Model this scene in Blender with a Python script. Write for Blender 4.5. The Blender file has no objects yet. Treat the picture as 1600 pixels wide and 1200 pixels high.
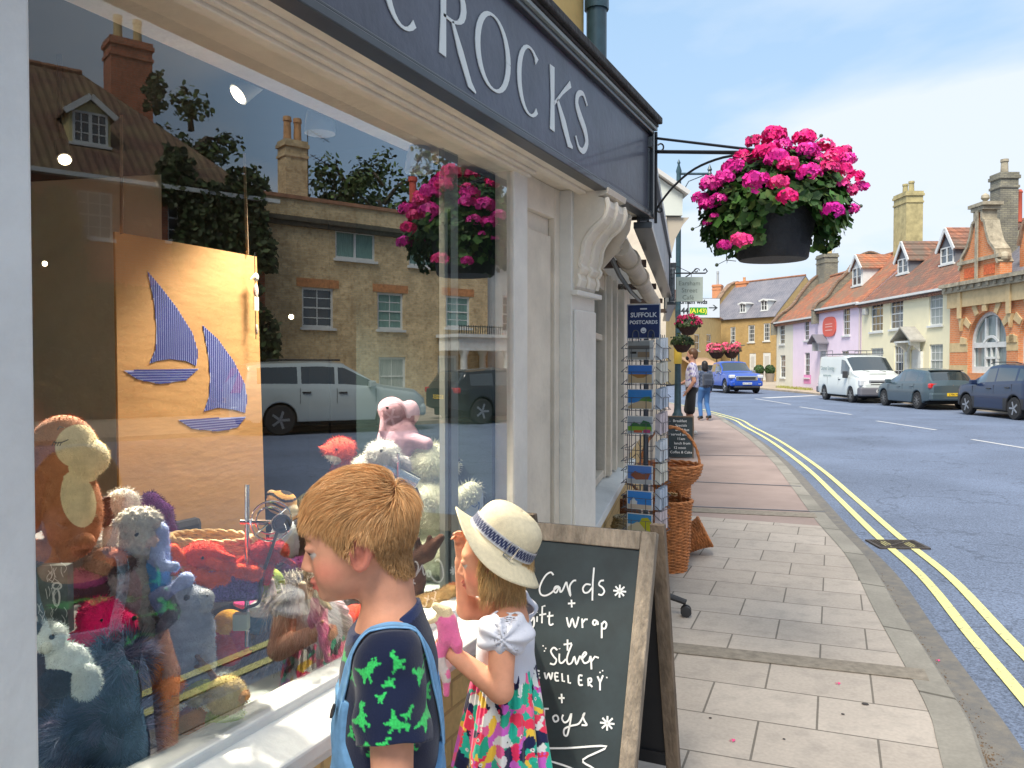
import bpy, math, random
import numpy as np
from mathutils import Vector, Matrix, Euler, noise as mnoise
rnd = random.Random(7); rng = np.random.default_rng(7)
D = bpy.data; SC = bpy.context.scene; COL = SC.collection
PI = math.pi; R = math.radians
V = Vector
# ------------------------------------------------------------ camera
CAMP = V((0, 0, 1.5)); F = 1280.0
CAMROT = Euler((R(90 - 1.34), 0, R(24.9))).to_matrix()
cd = D.cameras.new('camera'); co = D.objects.new('camera', cd); COL.objects.link(co)
co.location = CAMP; co.rotation_euler = (R(90 - 1.34), 0, R(24.9))
cd.sensor_width = 36; cd.lens = F / 1600 * 36; cd.clip_end = 3000; cd.clip_start = 0.05
SC.camera = co
FW = V((-math.sin(R(24.9)), math.cos(R(24.9)), 0)); RT = V((FW.y, -FW.x, 0))
def ray(px, py):                      # direction through a point of the 1600x1200 photograph, forward part 1
    d = CAMROT @ V(((px - 800) / F, (600 - py) / F, -1)); return d / d.dot(FW)
def at(px, py, d): return CAMP + ray(px, py) * d
def ground(px, py, z=0.0):
    r = ray(px, py); return CAMP + r * ((z - CAMP.z) / r.z)
def hit(px, py, P0, N):
    r = ray(px, py); N = V(N); return CAMP + r * ((V(P0) - CAMP).dot(N) / r.dot(N))
GX = -1.18                            # shop glass plane
def mir(p): return V((2 * GX - p.x, p.y, p.z))
# ------------------------------------------------------------ materials
_M = {}
def nt(m): return m.node_tree.nodes, m.node_tree.links
def mat(name, col, rough=.6, metal=0.0, noise=None, bump=None, spec=.5, emit=None, coat=0, sheen=0, col2=None, detail=6, stretch=None, alpha=None, trans=0):
    if name in _M: return _M[name]
    m = D.materials.new(name); m.use_nodes = True; n, l = nt(m); b = n['Principled BSDF']
    b.inputs['Base Color'].default_value = (*col, 1); b.inputs['Roughness'].default_value = rough
    b.inputs['Metallic'].default_value = metal; b.inputs['Specular IOR Level'].default_value = spec
    b.inputs['Coat Weight'].default_value = coat; b.inputs['Sheen Weight'].default_value = sheen
    b.inputs['Transmission Weight'].default_value = trans
    if emit: b.inputs['Emission Color'].default_value = (*emit[:3], 1); b.inputs['Emission Strength'].default_value = emit[3]
    tc = n.new('ShaderNodeTexCoord'); src = tc.outputs['Object']
    if stretch:
        mp = n.new('ShaderNodeMapping'); mp.inputs['Scale'].default_value = stretch; l.new(src, mp.inputs['Vector']); src = mp.outputs['Vector']
    if noise:
        t = n.new('ShaderNodeTexNoise'); t.inputs['Scale'].default_value = noise[0]; t.inputs['Detail'].default_value = detail; t.inputs['Roughness'].default_value = .65
        l.new(src, t.inputs['Vector'])
        r = n.new('ShaderNodeValToRGB'); e = r.color_ramp.elements; a = noise[1]
        c2 = col2 if col2 else [min(1, c * (1 + a)) for c in col]
        c1 = col if col2 else [c * (1 - a) for c in col]
        e[0].position = .32; e[0].color = (*c1, 1); e[1].position = .68; e[1].color = (*c2, 1)
        l.new(t.outputs['Fac'], r.inputs['Fac']); l.new(r.outputs['Color'], b.inputs['Base Color'])
    if bump:
        t2 = n.new('ShaderNodeTexNoise'); t2.inputs['Scale'].default_value = bump[0]; t2.inputs['Detail'].default_value = 5; l.new(src, t2.inputs['Vector'])
        bp = n.new('ShaderNodeBump'); bp.inputs['Strength'].default_value = bump[1]; bp.inputs['Distance'].default_value = .02 if len(bump) < 3 else bump[2]
        l.new(t2.outputs['Fac'], bp.inputs['Height']); l.new(bp.outputs['Normal'], b.inputs['Normal'])
    _M[name] = m; return m
def brick(name, c1, c2, mortar, bw=.225, bh=.075, ms=.01, off=.5, rough=.85, bias=0.0, bump=.5, grime=.25, swz='wall', rot=0, stain=None):
    if name in _M: return _M[name]
    m = D.materials.new(name); m.use_nodes = True; n, l = nt(m); b = n['Principled BSDF']; b.inputs['Roughness'].default_value = rough
    tc = n.new('ShaderNodeTexCoord'); sx = n.new('ShaderNodeSeparateXYZ'); l.new(tc.outputs['Object'], sx.inputs[0])
    cb = n.new('ShaderNodeCombineXYZ')
    if swz == 'wall':
        ad = n.new('ShaderNodeMath'); l.new(sx.outputs['X'], ad.inputs[0]); l.new(sx.outputs['Y'], ad.inputs[1]); l.new(ad.outputs[0], cb.inputs['X']); l.new(sx.outputs['Z'], cb.inputs['Y'])
    else: l.new(sx.outputs['X'], cb.inputs['X']); l.new(sx.outputs['Y'], cb.inputs['Y'])
    vec = cb.outputs[0]
    if rot:
        mp = n.new('ShaderNodeMapping'); mp.inputs['Rotation'].default_value = (0, 0, rot); mp.inputs['Location'].default_value = (17.3, 3.1, 0); l.new(vec, mp.inputs['Vector']); vec = mp.outputs['Vector']
    t = n.new('ShaderNodeTexBrick'); l.new(vec, t.inputs['Vector']); t.offset = off
    t.inputs['Color1'].default_value = (*c1, 1); t.inputs['Color2'].default_value = (*c2, 1); t.inputs['Mortar'].default_value = (*mortar, 1)
    t.inputs['Scale'].default_value = 1; t.inputs['Brick Width'].default_value = bw; t.inputs['Row Height'].default_value = bh
    t.inputs['Mortar Size'].default_value = ms; t.inputs['Bias'].default_value = bias; t.inputs['Mortar Smooth'].default_value = .2
    nz = n.new('ShaderNodeTexNoise'); nz.inputs['Scale'].default_value = 1.3; nz.inputs['Detail'].default_value = 8; nz.inputs['Roughness'].default_value = .7; l.new(tc.outputs['Object'], nz.inputs['Vector'])
    rp = n.new('ShaderNodeMapRange'); rp.inputs['From Min'].default_value = .3; rp.inputs['From Max'].default_value = .7; rp.inputs['To Min'].default_value = 1 - grime; rp.inputs['To Max'].default_value = 1 + grime * .6
    l.new(nz.outputs['Fac'], rp.inputs['Value'])
    mx = n.new('ShaderNodeMix'); mx.data_type = 'RGBA'; mx.blend_type = 'MULTIPLY'; mx.inputs['Factor'].default_value = 1
    l.new(t.outputs['Color'], mx.inputs['A']); l.new(rp.outputs['Result'], mx.inputs['B'])
    fine = n.new('ShaderNodeTexNoise'); fine.inputs['Scale'].default_value = 60; fine.inputs['Detail'].default_value = 3; l.new(tc.outputs['Object'], fine.inputs['Vector'])
    fr = n.new('ShaderNodeMapRange'); fr.inputs['To Min'].default_value = .8; fr.inputs['To Max'].default_value = 1.2; l.new(fine.outputs['Fac'], fr.inputs['Value'])
    mx2 = n.new('ShaderNodeMix'); mx2.data_type = 'RGBA'; mx2.blend_type = 'MULTIPLY'; mx2.inputs['Factor'].default_value = 1
    l.new(mx.outputs['Result'], mx2.inputs['A']); l.new(fr.outputs['Result'], mx2.inputs['B'])
    out = mx2.outputs['Result']
    if stain:
        sn = n.new('ShaderNodeTexNoise'); sn.inputs['Scale'].default_value = stain[1]; sn.inputs['Detail'].default_value = 6; l.new(tc.outputs['Object'], sn.inputs['Vector'])
        sr = n.new('ShaderNodeMapRange'); sr.inputs['From Min'].default_value = .5; sr.inputs['From Max'].default_value = .68; sr.inputs['To Max'].default_value = stain[2]; l.new(sn.outputs['Fac'], sr.inputs['Value'])
        m3 = n.new('ShaderNodeMix'); m3.data_type = 'RGBA'; l.new(sr.outputs['Result'], m3.inputs['Factor']); l.new(out, m3.inputs['A']); m3.inputs['B'].default_value = (*stain[0], 1); out = m3.outputs['Result']
    l.new(out, b.inputs['Base Color'])
    bp = n.new('ShaderNodeBump'); bp.inputs['Strength'].default_value = bump; bp.inputs['Distance'].default_value = .01; bp.invert = True
    l.new(t.outputs['Fac'], bp.inputs['Height']); l.new(bp.outputs['Normal'], b.inputs['Normal'])
    _M[name] = m; return m
def tiles(name, c1, c2, c3, pan=.24, row=.3, strength=1.0, rough=.85):   # pantiles / slates; local x along eaves, y up the slope
    if name in _M: return _M[name]
    m = D.materials.new(name); m.use_nodes = True; n, l = nt(m); b = n['Principled BSDF']; b.inputs['Roughness'].default_value = rough
    tc = n.new('ShaderNodeTexCoord'); sx = n.new('ShaderNodeSeparateXYZ'); l.new(tc.outputs['Object'], sx.inputs[0])
    cb = n.new('ShaderNodeCombineXYZ'); l.new(sx.outputs['X'], cb.inputs['X']); ad = n.new('ShaderNodeMath'); l.new(sx.outputs['Z'], ad.inputs[0]); l.new(sx.outputs['Y'], ad.inputs[1]); l.new(ad.outputs[0], cb.inputs['Y'])
    t = n.new('ShaderNodeTexBrick'); l.new(cb.outputs[0], t.inputs['Vector']); t.offset = 0 if strength > .6 else .5
    t.inputs['Color1'].default_value = (*c1, 1); t.inputs['Color2'].default_value = (*c2, 1); t.inputs['Mortar'].default_value = (*[x * .45 for x in c1], 1)
    t.inputs['Scale'].default_value = 1; t.inputs['Brick Width'].default_value = pan; t.inputs['Row Height'].default_value = row; t.inputs['Mortar Size'].default_value = .012
    nz = n.new('ShaderNodeTexNoise'); nz.inputs['Scale'].default_value = .9; nz.inputs['Detail'].default_value = 10; nz.inputs['Roughness'].default_value = .75; l.new(tc.outputs['Object'], nz.inputs['Vector'])
    rp = n.new('ShaderNodeMapRange'); rp.inputs['From Min'].default_value = .42; rp.inputs['From Max'].default_value = .62; l.new(nz.outputs['Fac'], rp.inputs['Value'])
    mx = n.new('ShaderNodeMix'); mx.data_type = 'RGBA'; l.new(rp.outputs['Result'], mx.inputs['Factor']); l.new(t.outputs['Color'], mx.inputs['A']); mx.inputs['B'].default_value = (*c3, 1)
    w = n.new('ShaderNodeMath'); w.operation = 'MULTIPLY'; l.new(sx.outputs['X'], w.inputs[0]); w.inputs[1].default_value = 2 * PI / pan
    s = n.new('ShaderNodeMath'); s.operation = 'SINE'; l.new(w.outputs[0], s.inputs[0])
    sr = n.new('ShaderNodeMapRange'); sr.inputs['From Min'].default_value = -1; sr.inputs['To Min'].default_value = 1 - .0; sr.inputs['To Max'].default_value = 1; l.new(s.outputs[0], sr.inputs['Value'])
    l.new(mx.outputs['Result'], b.inputs['Base Color'])
    sm = n.new('ShaderNodeMath'); l.new(s.outputs[0], sm.inputs[0]); mf = n.new('ShaderNodeMath'); mf.operation = 'MULTIPLY'; mf.inputs[1].default_value = -1.2; l.new(t.outputs['Fac'], mf.inputs[0]); l.new(mf.outputs[0], sm.inputs[1])
    bp = n.new('ShaderNodeBump'); bp.inputs['Strength'].default_value = strength; bp.inputs['Distance'].default_value = .05
    l.new(sm.outputs[0], bp.inputs['Height']); l.new(bp.outputs['Normal'], b.inputs['Normal'])
    _M[name] = m; return m
def vcol(name='painted', rough=.6, bump=None, spec=.4, sheen=0, var=None, sss=0, coat=0):
    if name in _M: return _M[name]
    m = D.materials.new(name); m.use_nodes = True; n, l = nt(m); b = n['Principled BSDF']
    b.inputs['Roughness'].default_value = rough; b.inputs['Specular IOR Level'].default_value = spec; b.inputs['Sheen Weight'].default_value = sheen; b.inputs['Coat Weight'].default_value = coat
    if sss: b.inputs['Subsurface Weight'].default_value = sss; b.inputs['Subsurface Radius'].default_value = (.02, .008, .004); b.inputs['Subsurface Scale'].default_value = .5
    a = n.new('ShaderNodeAttribute'); a.attribute_name = 'Col'; out = a.outputs['Color']; tc = n.new('ShaderNodeTexCoord')
    if var:
        t = n.new('ShaderNodeTexNoise'); t.inputs['Scale'].default_value = var[0]; t.inputs['Detail'].default_value = 5; l.new(tc.outputs['Object'], t.inputs['Vector'])
        rp = n.new('ShaderNodeMapRange'); rp.inputs['From Min'].default_value = .3; rp.inputs['From Max'].default_value = .7; rp.inputs['To Min'].default_value = 1 - var[1]; rp.inputs['To Max'].default_value = 1 + var[1]; l.new(t.outputs['Fac'], rp.inputs['Value'])
        mx = n.new('ShaderNodeMix'); mx.data_type = 'RGBA'; mx.blend_type = 'MULTIPLY'; mx.inputs['Factor'].default_value = 1; l.new(out, mx.inputs['A']); l.new(rp.outputs['Result'], mx.inputs['B']); out = mx.outputs['Result']
    l.new(out, b.inputs['Base Color'])
    if bump:
        t2 = n.new('ShaderNodeTexNoise'); t2.inputs['Scale'].default_value = bump[0]; t2.inputs['Detail'].default_value = 4; l.new(tc.outputs['Object'], t2.inputs['Vector'])
        bp = n.new('ShaderNodeBump'); bp.inputs['Strength'].default_value = bump[1]; bp.inputs['Distance'].default_value = .004; l.new(t2.outputs['Fac'], bp.inputs['Height']); l.new(bp.outputs['Normal'], b.inputs['Normal'])
    _M[name] = m; return m
# ------------------------------------------------------------ objects
def tag(o, label=None, cat=None, group=None, kind=None):
    if label: o['label'] = label
    if cat: o['category'] = cat
    if group: o['group'] = group
    if kind: o['kind'] = kind
    return o
def thing(name, label, cat, loc=(0, 0, 0), rz=0.0, group=None):
    o = D.objects.new(name, None); COL.objects.link(o); o.location = loc; o.rotation_euler = (0, 0, rz); o.empty_display_size = .1
    return tag(o, label, cat, group)
def wm(o):
    m = Matrix()
    while o is not None: m = o.matrix_basis.copy() @ m if False else Matrix.LocRotScale(o.location, o.rotation_euler, o.scale) @ m; o = o.parent
    return m
def frame(o, u, v, w): return Matrix(((u.x, v.x, w.x, o.x), (u.y, v.y, w.y, o.y), (u.z, v.z, w.z, o.z), (0, 0, 0, 1)))
class MB:
    def __init__(s): s.v = []; s.f = []; s.m = []; s.c = None; s.T = None
    def add(s, vs, fs, mi=0, col=None):
        b = len(s.v)
        if s.T is not None: vs = [s.T @ V(p) for p in vs]
        s.v += [tuple(p) for p in vs]; s.f += [tuple(i + b for i in f) for f in fs]; s.m += [mi] * len(fs)
        if col is not None:
            if s.c is None: s.c = []
            s.c += [(0, 0, 0)] * (b - len(s.c)) + [tuple(col)] * len(vs)
        return s
    def hexa(s, p, mi=0, col=None):     # p: 8 corners bottom ccw 0-3, top 4-7
        return s.add(p, [(3, 2, 1, 0), (4, 5, 6, 7), (0, 1, 5, 4), (1, 2, 6, 5), (2, 3, 7, 6), (3, 0, 4, 7)], mi, col)
    def box(s, x0, x1, y0, y1, z0, z1, mi=0, col=None):
        return s.hexa([(x0, y0, z0), (x1, y0, z0), (x1, y1, z0), (x0, y1, z0), (x0, y0, z1), (x1, y0, z1), (x1, y1, z1), (x0, y1, z1)], mi, col)
    def obox(s, c, sz, rot=None, mi=0, col=None):
        c = V(c); h = V(sz) / 2; rot = rot or Matrix.Identity(3)
        P = [c + rot @ V((a * h.x, b * h.y, d * h.z)) for d in (-1, 1) for a, b in ((-1, -1), (1, -1), (1, 1), (-1, 1))]
        return s.hexa(P, mi, col)
    def beam(s, a, b, w, h, mi=0, col=None, up=V((0, 0, 1))):
        a = V(a); b = V(b); d = (b - a); L = d.length; d.normalize(); x = d.cross(up)
        if x.length < 1e-4: x = V((1, 0, 0))
        x.normalize(); y = x.cross(d)
        return s.obox((a + b) / 2, (w, L, h), Matrix((x, d, y)).transposed(), mi, col)
    def tube(s, pts, r, n=8, mi=0, cap=True, col=None):
        pts = [V(p) for p in pts]; k = len(pts); rs = r if isinstance(r, (list, tuple)) else [r] * k
        vs = []; t0 = (pts[1] - pts[0]).normalized(); a = t0.orthogonal().normalized()
        for i in range(k):
            t = (pts[min(i + 1, k - 1)] - pts[max(i - 1, 0)]).normalized()
            a = (a - t * a.dot(t)); a = a.normalized() if a.length > 1e-6 else t.orthogonal().normalized(); b = t.cross(a)
            vs += [pts[i] + (a * math.cos(2 * PI * j / n) + b * math.sin(2 * PI * j / n)) * rs[i] for j in range(n)]
        fs = [(i * n + j, i * n + (j + 1) % n, (i + 1) * n + (j + 1) % n, (i + 1) * n + j) for i in range(k - 1) for j in range(n)]
        if cap: fs += [tuple(range(n))[::-1], tuple((k - 1) * n + j for j in range(n))]
        return s.add(vs, fs, mi, col)
    def lathe(s, prof, c=(0, 0, 0), n=20, mi=0, col=None, axis=None, sy=1.0):
        c = V(c); ax = V(axis).normalized() if axis is not None else V((0, 0, 1)); a = ax.orthogonal().normalized() if axis is not None else V((1, 0, 0)); b = ax.cross(a); vs = []
        for r, z in prof: vs += [c + ax * z + (a * math.cos(2 * PI * j / n) + b * (math.sin(2 * PI * j / n) * sy)) * r for j in range(n)]
        k = len(prof); fs = [(i * n + j, i * n + (j + 1) % n, (i + 1) * n + (j + 1) % n, (i + 1) * n + j) for i in range(k - 1) for j in range(n)]
        fs += [tuple(range(n))[::-1], tuple((k - 1) * n + j for j in range(n))]
        return s.add(vs, fs, mi, col)
    def prism(s, poly, o, u, v, t, mi=0, col=None):      # polygon (a,b)->o+a u+b v, extruded by vector t
        o = V(o); u = V(u); v = V(v); t = V(t); n = len(poly)
        P = [o + u * a + v * b for a, b in poly]; P += [p + t for p in P]
        return s.add(P, [tuple(range(n)), tuple(range(2 * n - 1, n - 1, -1))] + [(i, (i + 1) % n, n + (i + 1) % n, n + i)[::-1] for i in range(n)], mi, col)
    def ribbon(s, pts, w, o, u, v, t, mi=0, col=None):   # stroke of varying width in a plane, raised by t
        o = V(o); u = V(u); v = V(v); t = V(t); k = len(pts); ws = w if isinstance(w, (list, tuple)) else [w] * k; vs = []
        for i in range(k):
            a = pts[max(i - 1, 0)]; b = pts[min(i + 1, k - 1)]; dx, dy = b[0] - a[0], b[1] - a[1]; L = math.hypot(dx, dy) or 1
            nx, ny = -dy / L * ws[i] / 2, dx / L * ws[i] / 2; x, y = pts[i]
            A = o + u * (x + nx) + v * (y + ny); B = o + u * (x - nx) + v * (y - ny); vs += [A, B, B + t, A + t]
        fs = []
        for i in range(k - 1):
            j = 4 * i
            for q in range(4): fs.append((j + q, j + (q + 1) % 4, j + 4 + (q + 1) % 4, j + 4 + q))
        fs += [(0, 1, 2, 3), (4 * k - 1, 4 * k - 2, 4 * k - 3, 4 * k - 4)]
        return s.add(vs, fs, mi, col)
    def sph(s, c, r, n=10, mi=0, col=None):
        rr = r if isinstance(r, (list, tuple)) else (r, r, r); c = V(c); vs = []; fs = []; m = max(4, n // 2 + 1)
        for i in range(m + 1):
            th = PI * i / m
            for j in range(n): ph = 2 * PI * j / n; vs.append(c + V((math.sin(th) * math.cos(ph) * rr[0], math.sin(th) * math.sin(ph) * rr[1], math.cos(th) * rr[2])))
        fs = [(i * n + j, (i + 1) * n + j, (i + 1) * n + (j + 1) % n, i * n + (j + 1) % n) for i in range(m) for j in range(n)]
        return s.add(vs, fs, mi, col)
    def build(s, name, parent=None, mats=None, smooth=False, bevel=0, world=False, label=None, segs=2, seam=None):
        me = D.meshes.new(name); vs = s.v
        if world and parent is not None: iv = wm(parent).inverted(); vs = [tuple(iv @ V(p)) for p in vs]
        me.from_pydata(vs, [], s.f)
        ms = mats if isinstance(mats, (list, tuple)) else [mats]
        for m in ms:
            if m: me.materials.append(m)
        me.polygons.foreach_set('material_index', s.m)
        if smooth: me.polygons.foreach_set('use_smooth', [True] * len(s.f))
        if s.c is not None:
            cc = s.c + [(0, 0, 0)] * (len(vs) - len(s.c)); at_ = me.color_attributes.new('Col', 'FLOAT_COLOR', 'POINT')
            at_.data.foreach_set('color', np.c_[np.array(cc, dtype=np.float32), np.ones(len(cc), dtype=np.float32)].ravel())
        me.update(); o = D.objects.new(name, me); COL.objects.link(o)
        if parent is not None: o.parent = parent
        if bevel:
            b = o.modifiers.new('bevel', 'BEVEL'); b.width = bevel; b.segments = segs; b.limit_method = 'ANGLE'; b.angle_limit = R(40)
        if smooth and smooth != 1.5: 
            try: me.set_sharp_from_angle(angle=R(38 if smooth is True else smooth))
            except Exception: pass
        if label: o['label'] = label
        return o
def fixn(o):
    import bmesh
    bm = bmesh.new(); bm.from_mesh(o.data); bmesh.ops.recalc_face_normals(bm, faces=bm.faces); bm.to_mesh(o.data); bm.free(); return o
def struct(name, mb, m, **k): o = mb.build(name, None, m, **k); o['kind'] = 'structure'; return o
def text_mb(mb, txt, size, T, depth=.002, mi=0, bold=0.0, align='CENTER', sx=1.0, col=None, res=2, sp=1.0):
    cu = D.curves.new('t', 'FONT'); cu.body = txt; cu.size = size; cu.align_x = align; cu.align_y = 'CENTER'; cu.extrude = depth; cu.offset = bold; cu.resolution_u = res; cu.space_character = sp
    ob = D.objects.new('t', cu); COL.objects.link(ob)
    dg = bpy.context.evaluated_depsgraph_get(); me = D.meshes.new_from_object(ob.evaluated_get(dg))
    mb.add([T @ V((p.co.x * sx, p.co.y, p.co.z)) for p in me.vertices], [tuple(p.vertices) for p in me.polygons], mi, col)
    D.objects.remove(ob); D.curves.remove(cu); D.meshes.remove(me)
def arc(cx, cy, rx, ry, a0, a1, n=16): return [(cx + rx * math.cos(R(a0 + (a1 - a0) * i / n)), cy + ry * math.sin(R(a0 + (a1 - a0) * i / n))) for i in range(n + 1)]
def spline(pts, n=8):
    P = [V(p) if len(p) == 3 else V((p[0], p[1], 0)) for p in pts]; out = []
    for i in range(len(P) - 1):
        p0 = P[max(i - 1, 0)]; p1 = P[i]; p2 = P[i + 1]; p3 = P[min(i + 2, len(P) - 1)]
        for k in range(n):
            t = k / n; out.append(.5 * ((2 * p1) + (p2 - p0) * t + (2 * p0 - 5 * p1 + 4 * p2 - p3) * t * t + (3 * p1 - p0 - 3 * p2 + p3) * t ** 3))
    out.append(P[-1]); return out
# ------------------------------------------------------------ blended solids (signed distance -> surface nets)
def rotm(e): return np.array(Euler([R(a) for a in e]).to_matrix())
class Blob:
    def __init__(s, k=.01): s.p = []; s.k = k
    def cap(s, a, b, ra, rb, col=None, k=None, op='u'): s.p.append(('c', np.array(a, float), np.array(b, float), ra, rb, col, s.k if k is None else k, op)); return s
    def ell(s, c, r, col=None, rot=None, k=None, op='u'):
        r = (r, r, r) if np.isscalar(r) else r
        s.p.append(('e', np.array(c, float), np.array(r, float), rotm(rot) if rot else None, 0, col, s.k if k is None else k, op)); return s
    def box(s, c, h, rad, col=None, rot=None, k=None, op='u'): s.p.append(('b', np.array(c, float), np.array(h, float), rotm(rot) if rot else None, rad, col, s.k if k is None else k, op)); return s
    def fn(s, f, col=None, k=None, op='u', bb=None): s.p.append(('f', f, bb, None, 0, col, s.k if k is None else k, op)); return s
    def pd(s, q, P):
        if q[0] == 'c':
            a, b = q[1], q[2]; ab = b - a; t = np.clip(((P - a) @ ab) / max(ab @ ab, 1e-12), 0, 1)
            return np.linalg.norm(P - a - t[:, None] * ab, axis=1) - (q[3] + t * (q[4] - q[3]))
        if q[0] == 'f': return q[1](P)
        X = P - q[1]
        if q[3] is not None: X = X @ q[3]
        if q[0] == 'e':
            k0 = np.linalg.norm(X / q[2], axis=1); k1 = np.linalg.norm(X / q[2] ** 2, axis=1); return k0 * (k0 - 1) / np.maximum(k1, 1e-9)
        d = np.abs(X) - (q[2] - q[4]); return np.linalg.norm(np.maximum(d, 0), axis=1) + np.minimum(d.max(1), 0) - q[4]
    def dist(s, P):
        d = None
        for q in s.p:
            if q[7] == 'p': continue
            e = s.pd(q, P); k = max(q[6], 1e-5)
            if d is None: d = e; continue
            if q[7] == 'u': h = np.clip(.5 + .5 * (d - e) / k, 0, 1); d = d + (e - d) * h - k * h * (1 - h)
            elif q[7] == 's': h = np.clip(.5 - .5 * (d + e) / k, 0, 1); d = d + (-e - d) * h + k * h * (1 - h)
        return d
    def grad(s, P, h=.002):
        g = np.stack([s.dist(P + np.eye(3)[i] * h) - s.dist(P - np.eye(3)[i] * h) for i in range(3)], 1); return g / np.maximum(np.linalg.norm(g, axis=1, keepdims=True), 1e-9)
    def color(s, P, soft=0.0):
        best = np.full(len(P), 1e9); C = np.zeros((len(P), 3)); last = (.5, .5, .5)
        for q in s.p:
            if q[7] == 'u' and q[5] is not None:
                e = s.pd(q, P); m = e < best; best[m] = e[m]; C[m] = q[5]
        for q in s.p:
            if q[7] == 'p' or (q[7] == 's' and q[5] is not None):
                e = s.pd(q, P); w = np.clip(.5 - (e - (.003 if q[7] == 's' else 0)) / max(q[6], 1e-4), 0, 1)[:, None]; C = C * (1 - w) + np.array(q[5]) * w
        return C
    def bounds(s):
        lo = np.full(3, 1e9); hi = -lo
        for q in s.p:
            if q[7] != 'u': continue
            if q[0] == 'c': lo = np.minimum(lo, np.minimum(q[1] - q[3], q[2] - q[4])); hi = np.maximum(hi, np.maximum(q[1] + q[3], q[2] + q[4]))
            elif q[0] == 'f': lo = np.minimum(lo, q[2][0]); hi = np.maximum(hi, q[2][1])
            else: m = q[2].max() if q[3] is not None else q[2]; lo = np.minimum(lo, q[1] - m); hi = np.maximum(hi, q[1] + m)
        return lo, hi
    def mesh(s, h):
        lo, hi = s.bounds(); lo -= 3 * h; hi += 3 * h; n = np.ceil((hi - lo) / h).astype(int) + 1
        ax = [lo[i] + h * np.arange(n[i]) for i in range(3)]
        # coarse pass: only evaluate near the surface
        st = 4; G = np.full(n, 1.0, np.float32)
        ca = [a[::st] for a in ax]; cc = np.stack(np.meshgrid(*ca, indexing='ij'), -1).reshape(-1, 3); dc = s.dist(cc).reshape([len(a) for a in ca])
        near = np.abs(dc) < h * st * 2.6
        up = np.repeat(np.repeat(np.repeat(near, st, 0), st, 1), st, 2)[:n[0], :n[1], :n[2]]; sg = np.repeat(np.repeat(np.repeat(dc, st, 0), st, 1), st, 2)[:n[0], :n[1], :n[2]]
        up = np.pad(up, [(0, n[i] - up.shape[i]) for i in range(3)], mode='edge'); sg = np.pad(sg, [(0, n[i] - sg.shape[i]) for i in range(3)], mode='edge')
        sh = np.roll(up, (st // 2,) * 3, (0, 1, 2)) | up | np.roll(up, (-st // 2,) * 3, (0, 1, 2)); G = sg.astype(np.float64)
        I = np.argwhere(sh); Pn = lo + I * h
        G[sh] = s.dist(Pn)
        return surfnet(G, lo, h)
    def build(s, name, parent, m, h=.006, world=False, label=None, paint=None, T=None):
        vs, fs = s.mesh(h); C = s.color(vs)
        if paint is not None: C = paint(vs, C)
        if T is not None: M4 = np.array(T); vs = vs @ M4[:3, :3].T + M4[:3, 3]
        return npmesh(name, vs, fs, C, parent, m, world, label)
def surfnet(G, lo, h):
    ins = G < 0; n = np.array(G.shape) - 1
    cs = [(i, j, k) for i in (0, 1) for j in (0, 1) for k in (0, 1)]
    sl = lambda A, c: A[c[0]:c[0] + n[0], c[1]:c[1] + n[1], c[2]:c[2] + n[2]]
    cnt = sum(sl(ins, c).astype(np.int8) for c in cs); act = (cnt > 0) & (cnt < 8); idx = np.full(act.shape, -1, np.int64); I = np.argwhere(act); idx[act] = np.arange(len(I))
    pos = np.zeros((len(I), 3)); num = np.zeros(len(I)); g = {c: sl(G, c)[act] for c in cs}
    for a in cs:
        for ax in range(3):
            if a[ax]: continue
            b = tuple(a[q] + (q == ax) for q in range(3)); ga, gb = g[a], g[b]; m = (ga < 0) != (gb < 0); t = np.where(m, ga / np.where(m, ga - gb, 1), 0)
            p = np.array(a, float) + np.eye(3)[ax] * t[:, None]; pos += p * m[:, None]; num += m
    vs = lo + h * (I + pos / np.maximum(num, 1)[:, None]); fs = []
    for ax in range(3):
        o1, o2 = (ax + 1) % 3, (ax + 2) % 3; A = np.take(ins, range(0, G.shape[ax] - 1), ax); B = np.take(ins, range(1, G.shape[ax]), ax)
        E = np.argwhere(A != B); E = E[(E[:, o1] > 0) & (E[:, o2] > 0) & (E[:, o1] < n[o1]) & (E[:, o2] < n[o2])]
        if not len(E): continue
        e1 = np.eye(3, dtype=int)[o1]; e2 = np.eye(3, dtype=int)[o2]
        q = np.stack([idx[tuple((E - e1 - e2).T)], idx[tuple((E - e2).T)], idx[tuple(E.T)], idx[tuple((E - e1).T)]], 1)
        fl = A[tuple(E.T)]; q[~fl] = q[~fl][:, ::-1]; fs.append(q)
    return vs, np.concatenate(fs)
def npmesh(name, vs, fs, C, parent, m, world=False, label=None, smooth=True):
    if world and parent is not None: iv = np.array(wm(parent).inverted()); vs = vs @ iv[:3, :3].T + iv[:3, 3]
    me = D.meshes.new(name); k = fs.shape[1]; me.vertices.add(len(vs)); me.vertices.foreach_set('co', np.asarray(vs, np.float32).ravel())
    me.loops.add(fs.size); me.loops.foreach_set('vertex_index', fs.astype(np.int32).ravel()); me.polygons.add(len(fs)); me.polygons.foreach_set('loop_start', np.arange(0, fs.size, k, dtype=np.int32))
    me.update(calc_edges=True)
    if smooth: me.polygons.foreach_set('use_smooth', np.ones(len(fs), bool))
    if C is not None:
        a = me.color_attributes.new('Col', 'FLOAT_COLOR', 'POINT'); a.data.foreach_set('color', np.c_[C, np.ones(len(C))].astype(np.float32).ravel())
    if m: me.materials.append(m)
    o = D.objects.new(name, me); COL.objects.link(o)
    if parent is not None: o.parent = parent
    if label: o['label'] = label
    return o
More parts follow.
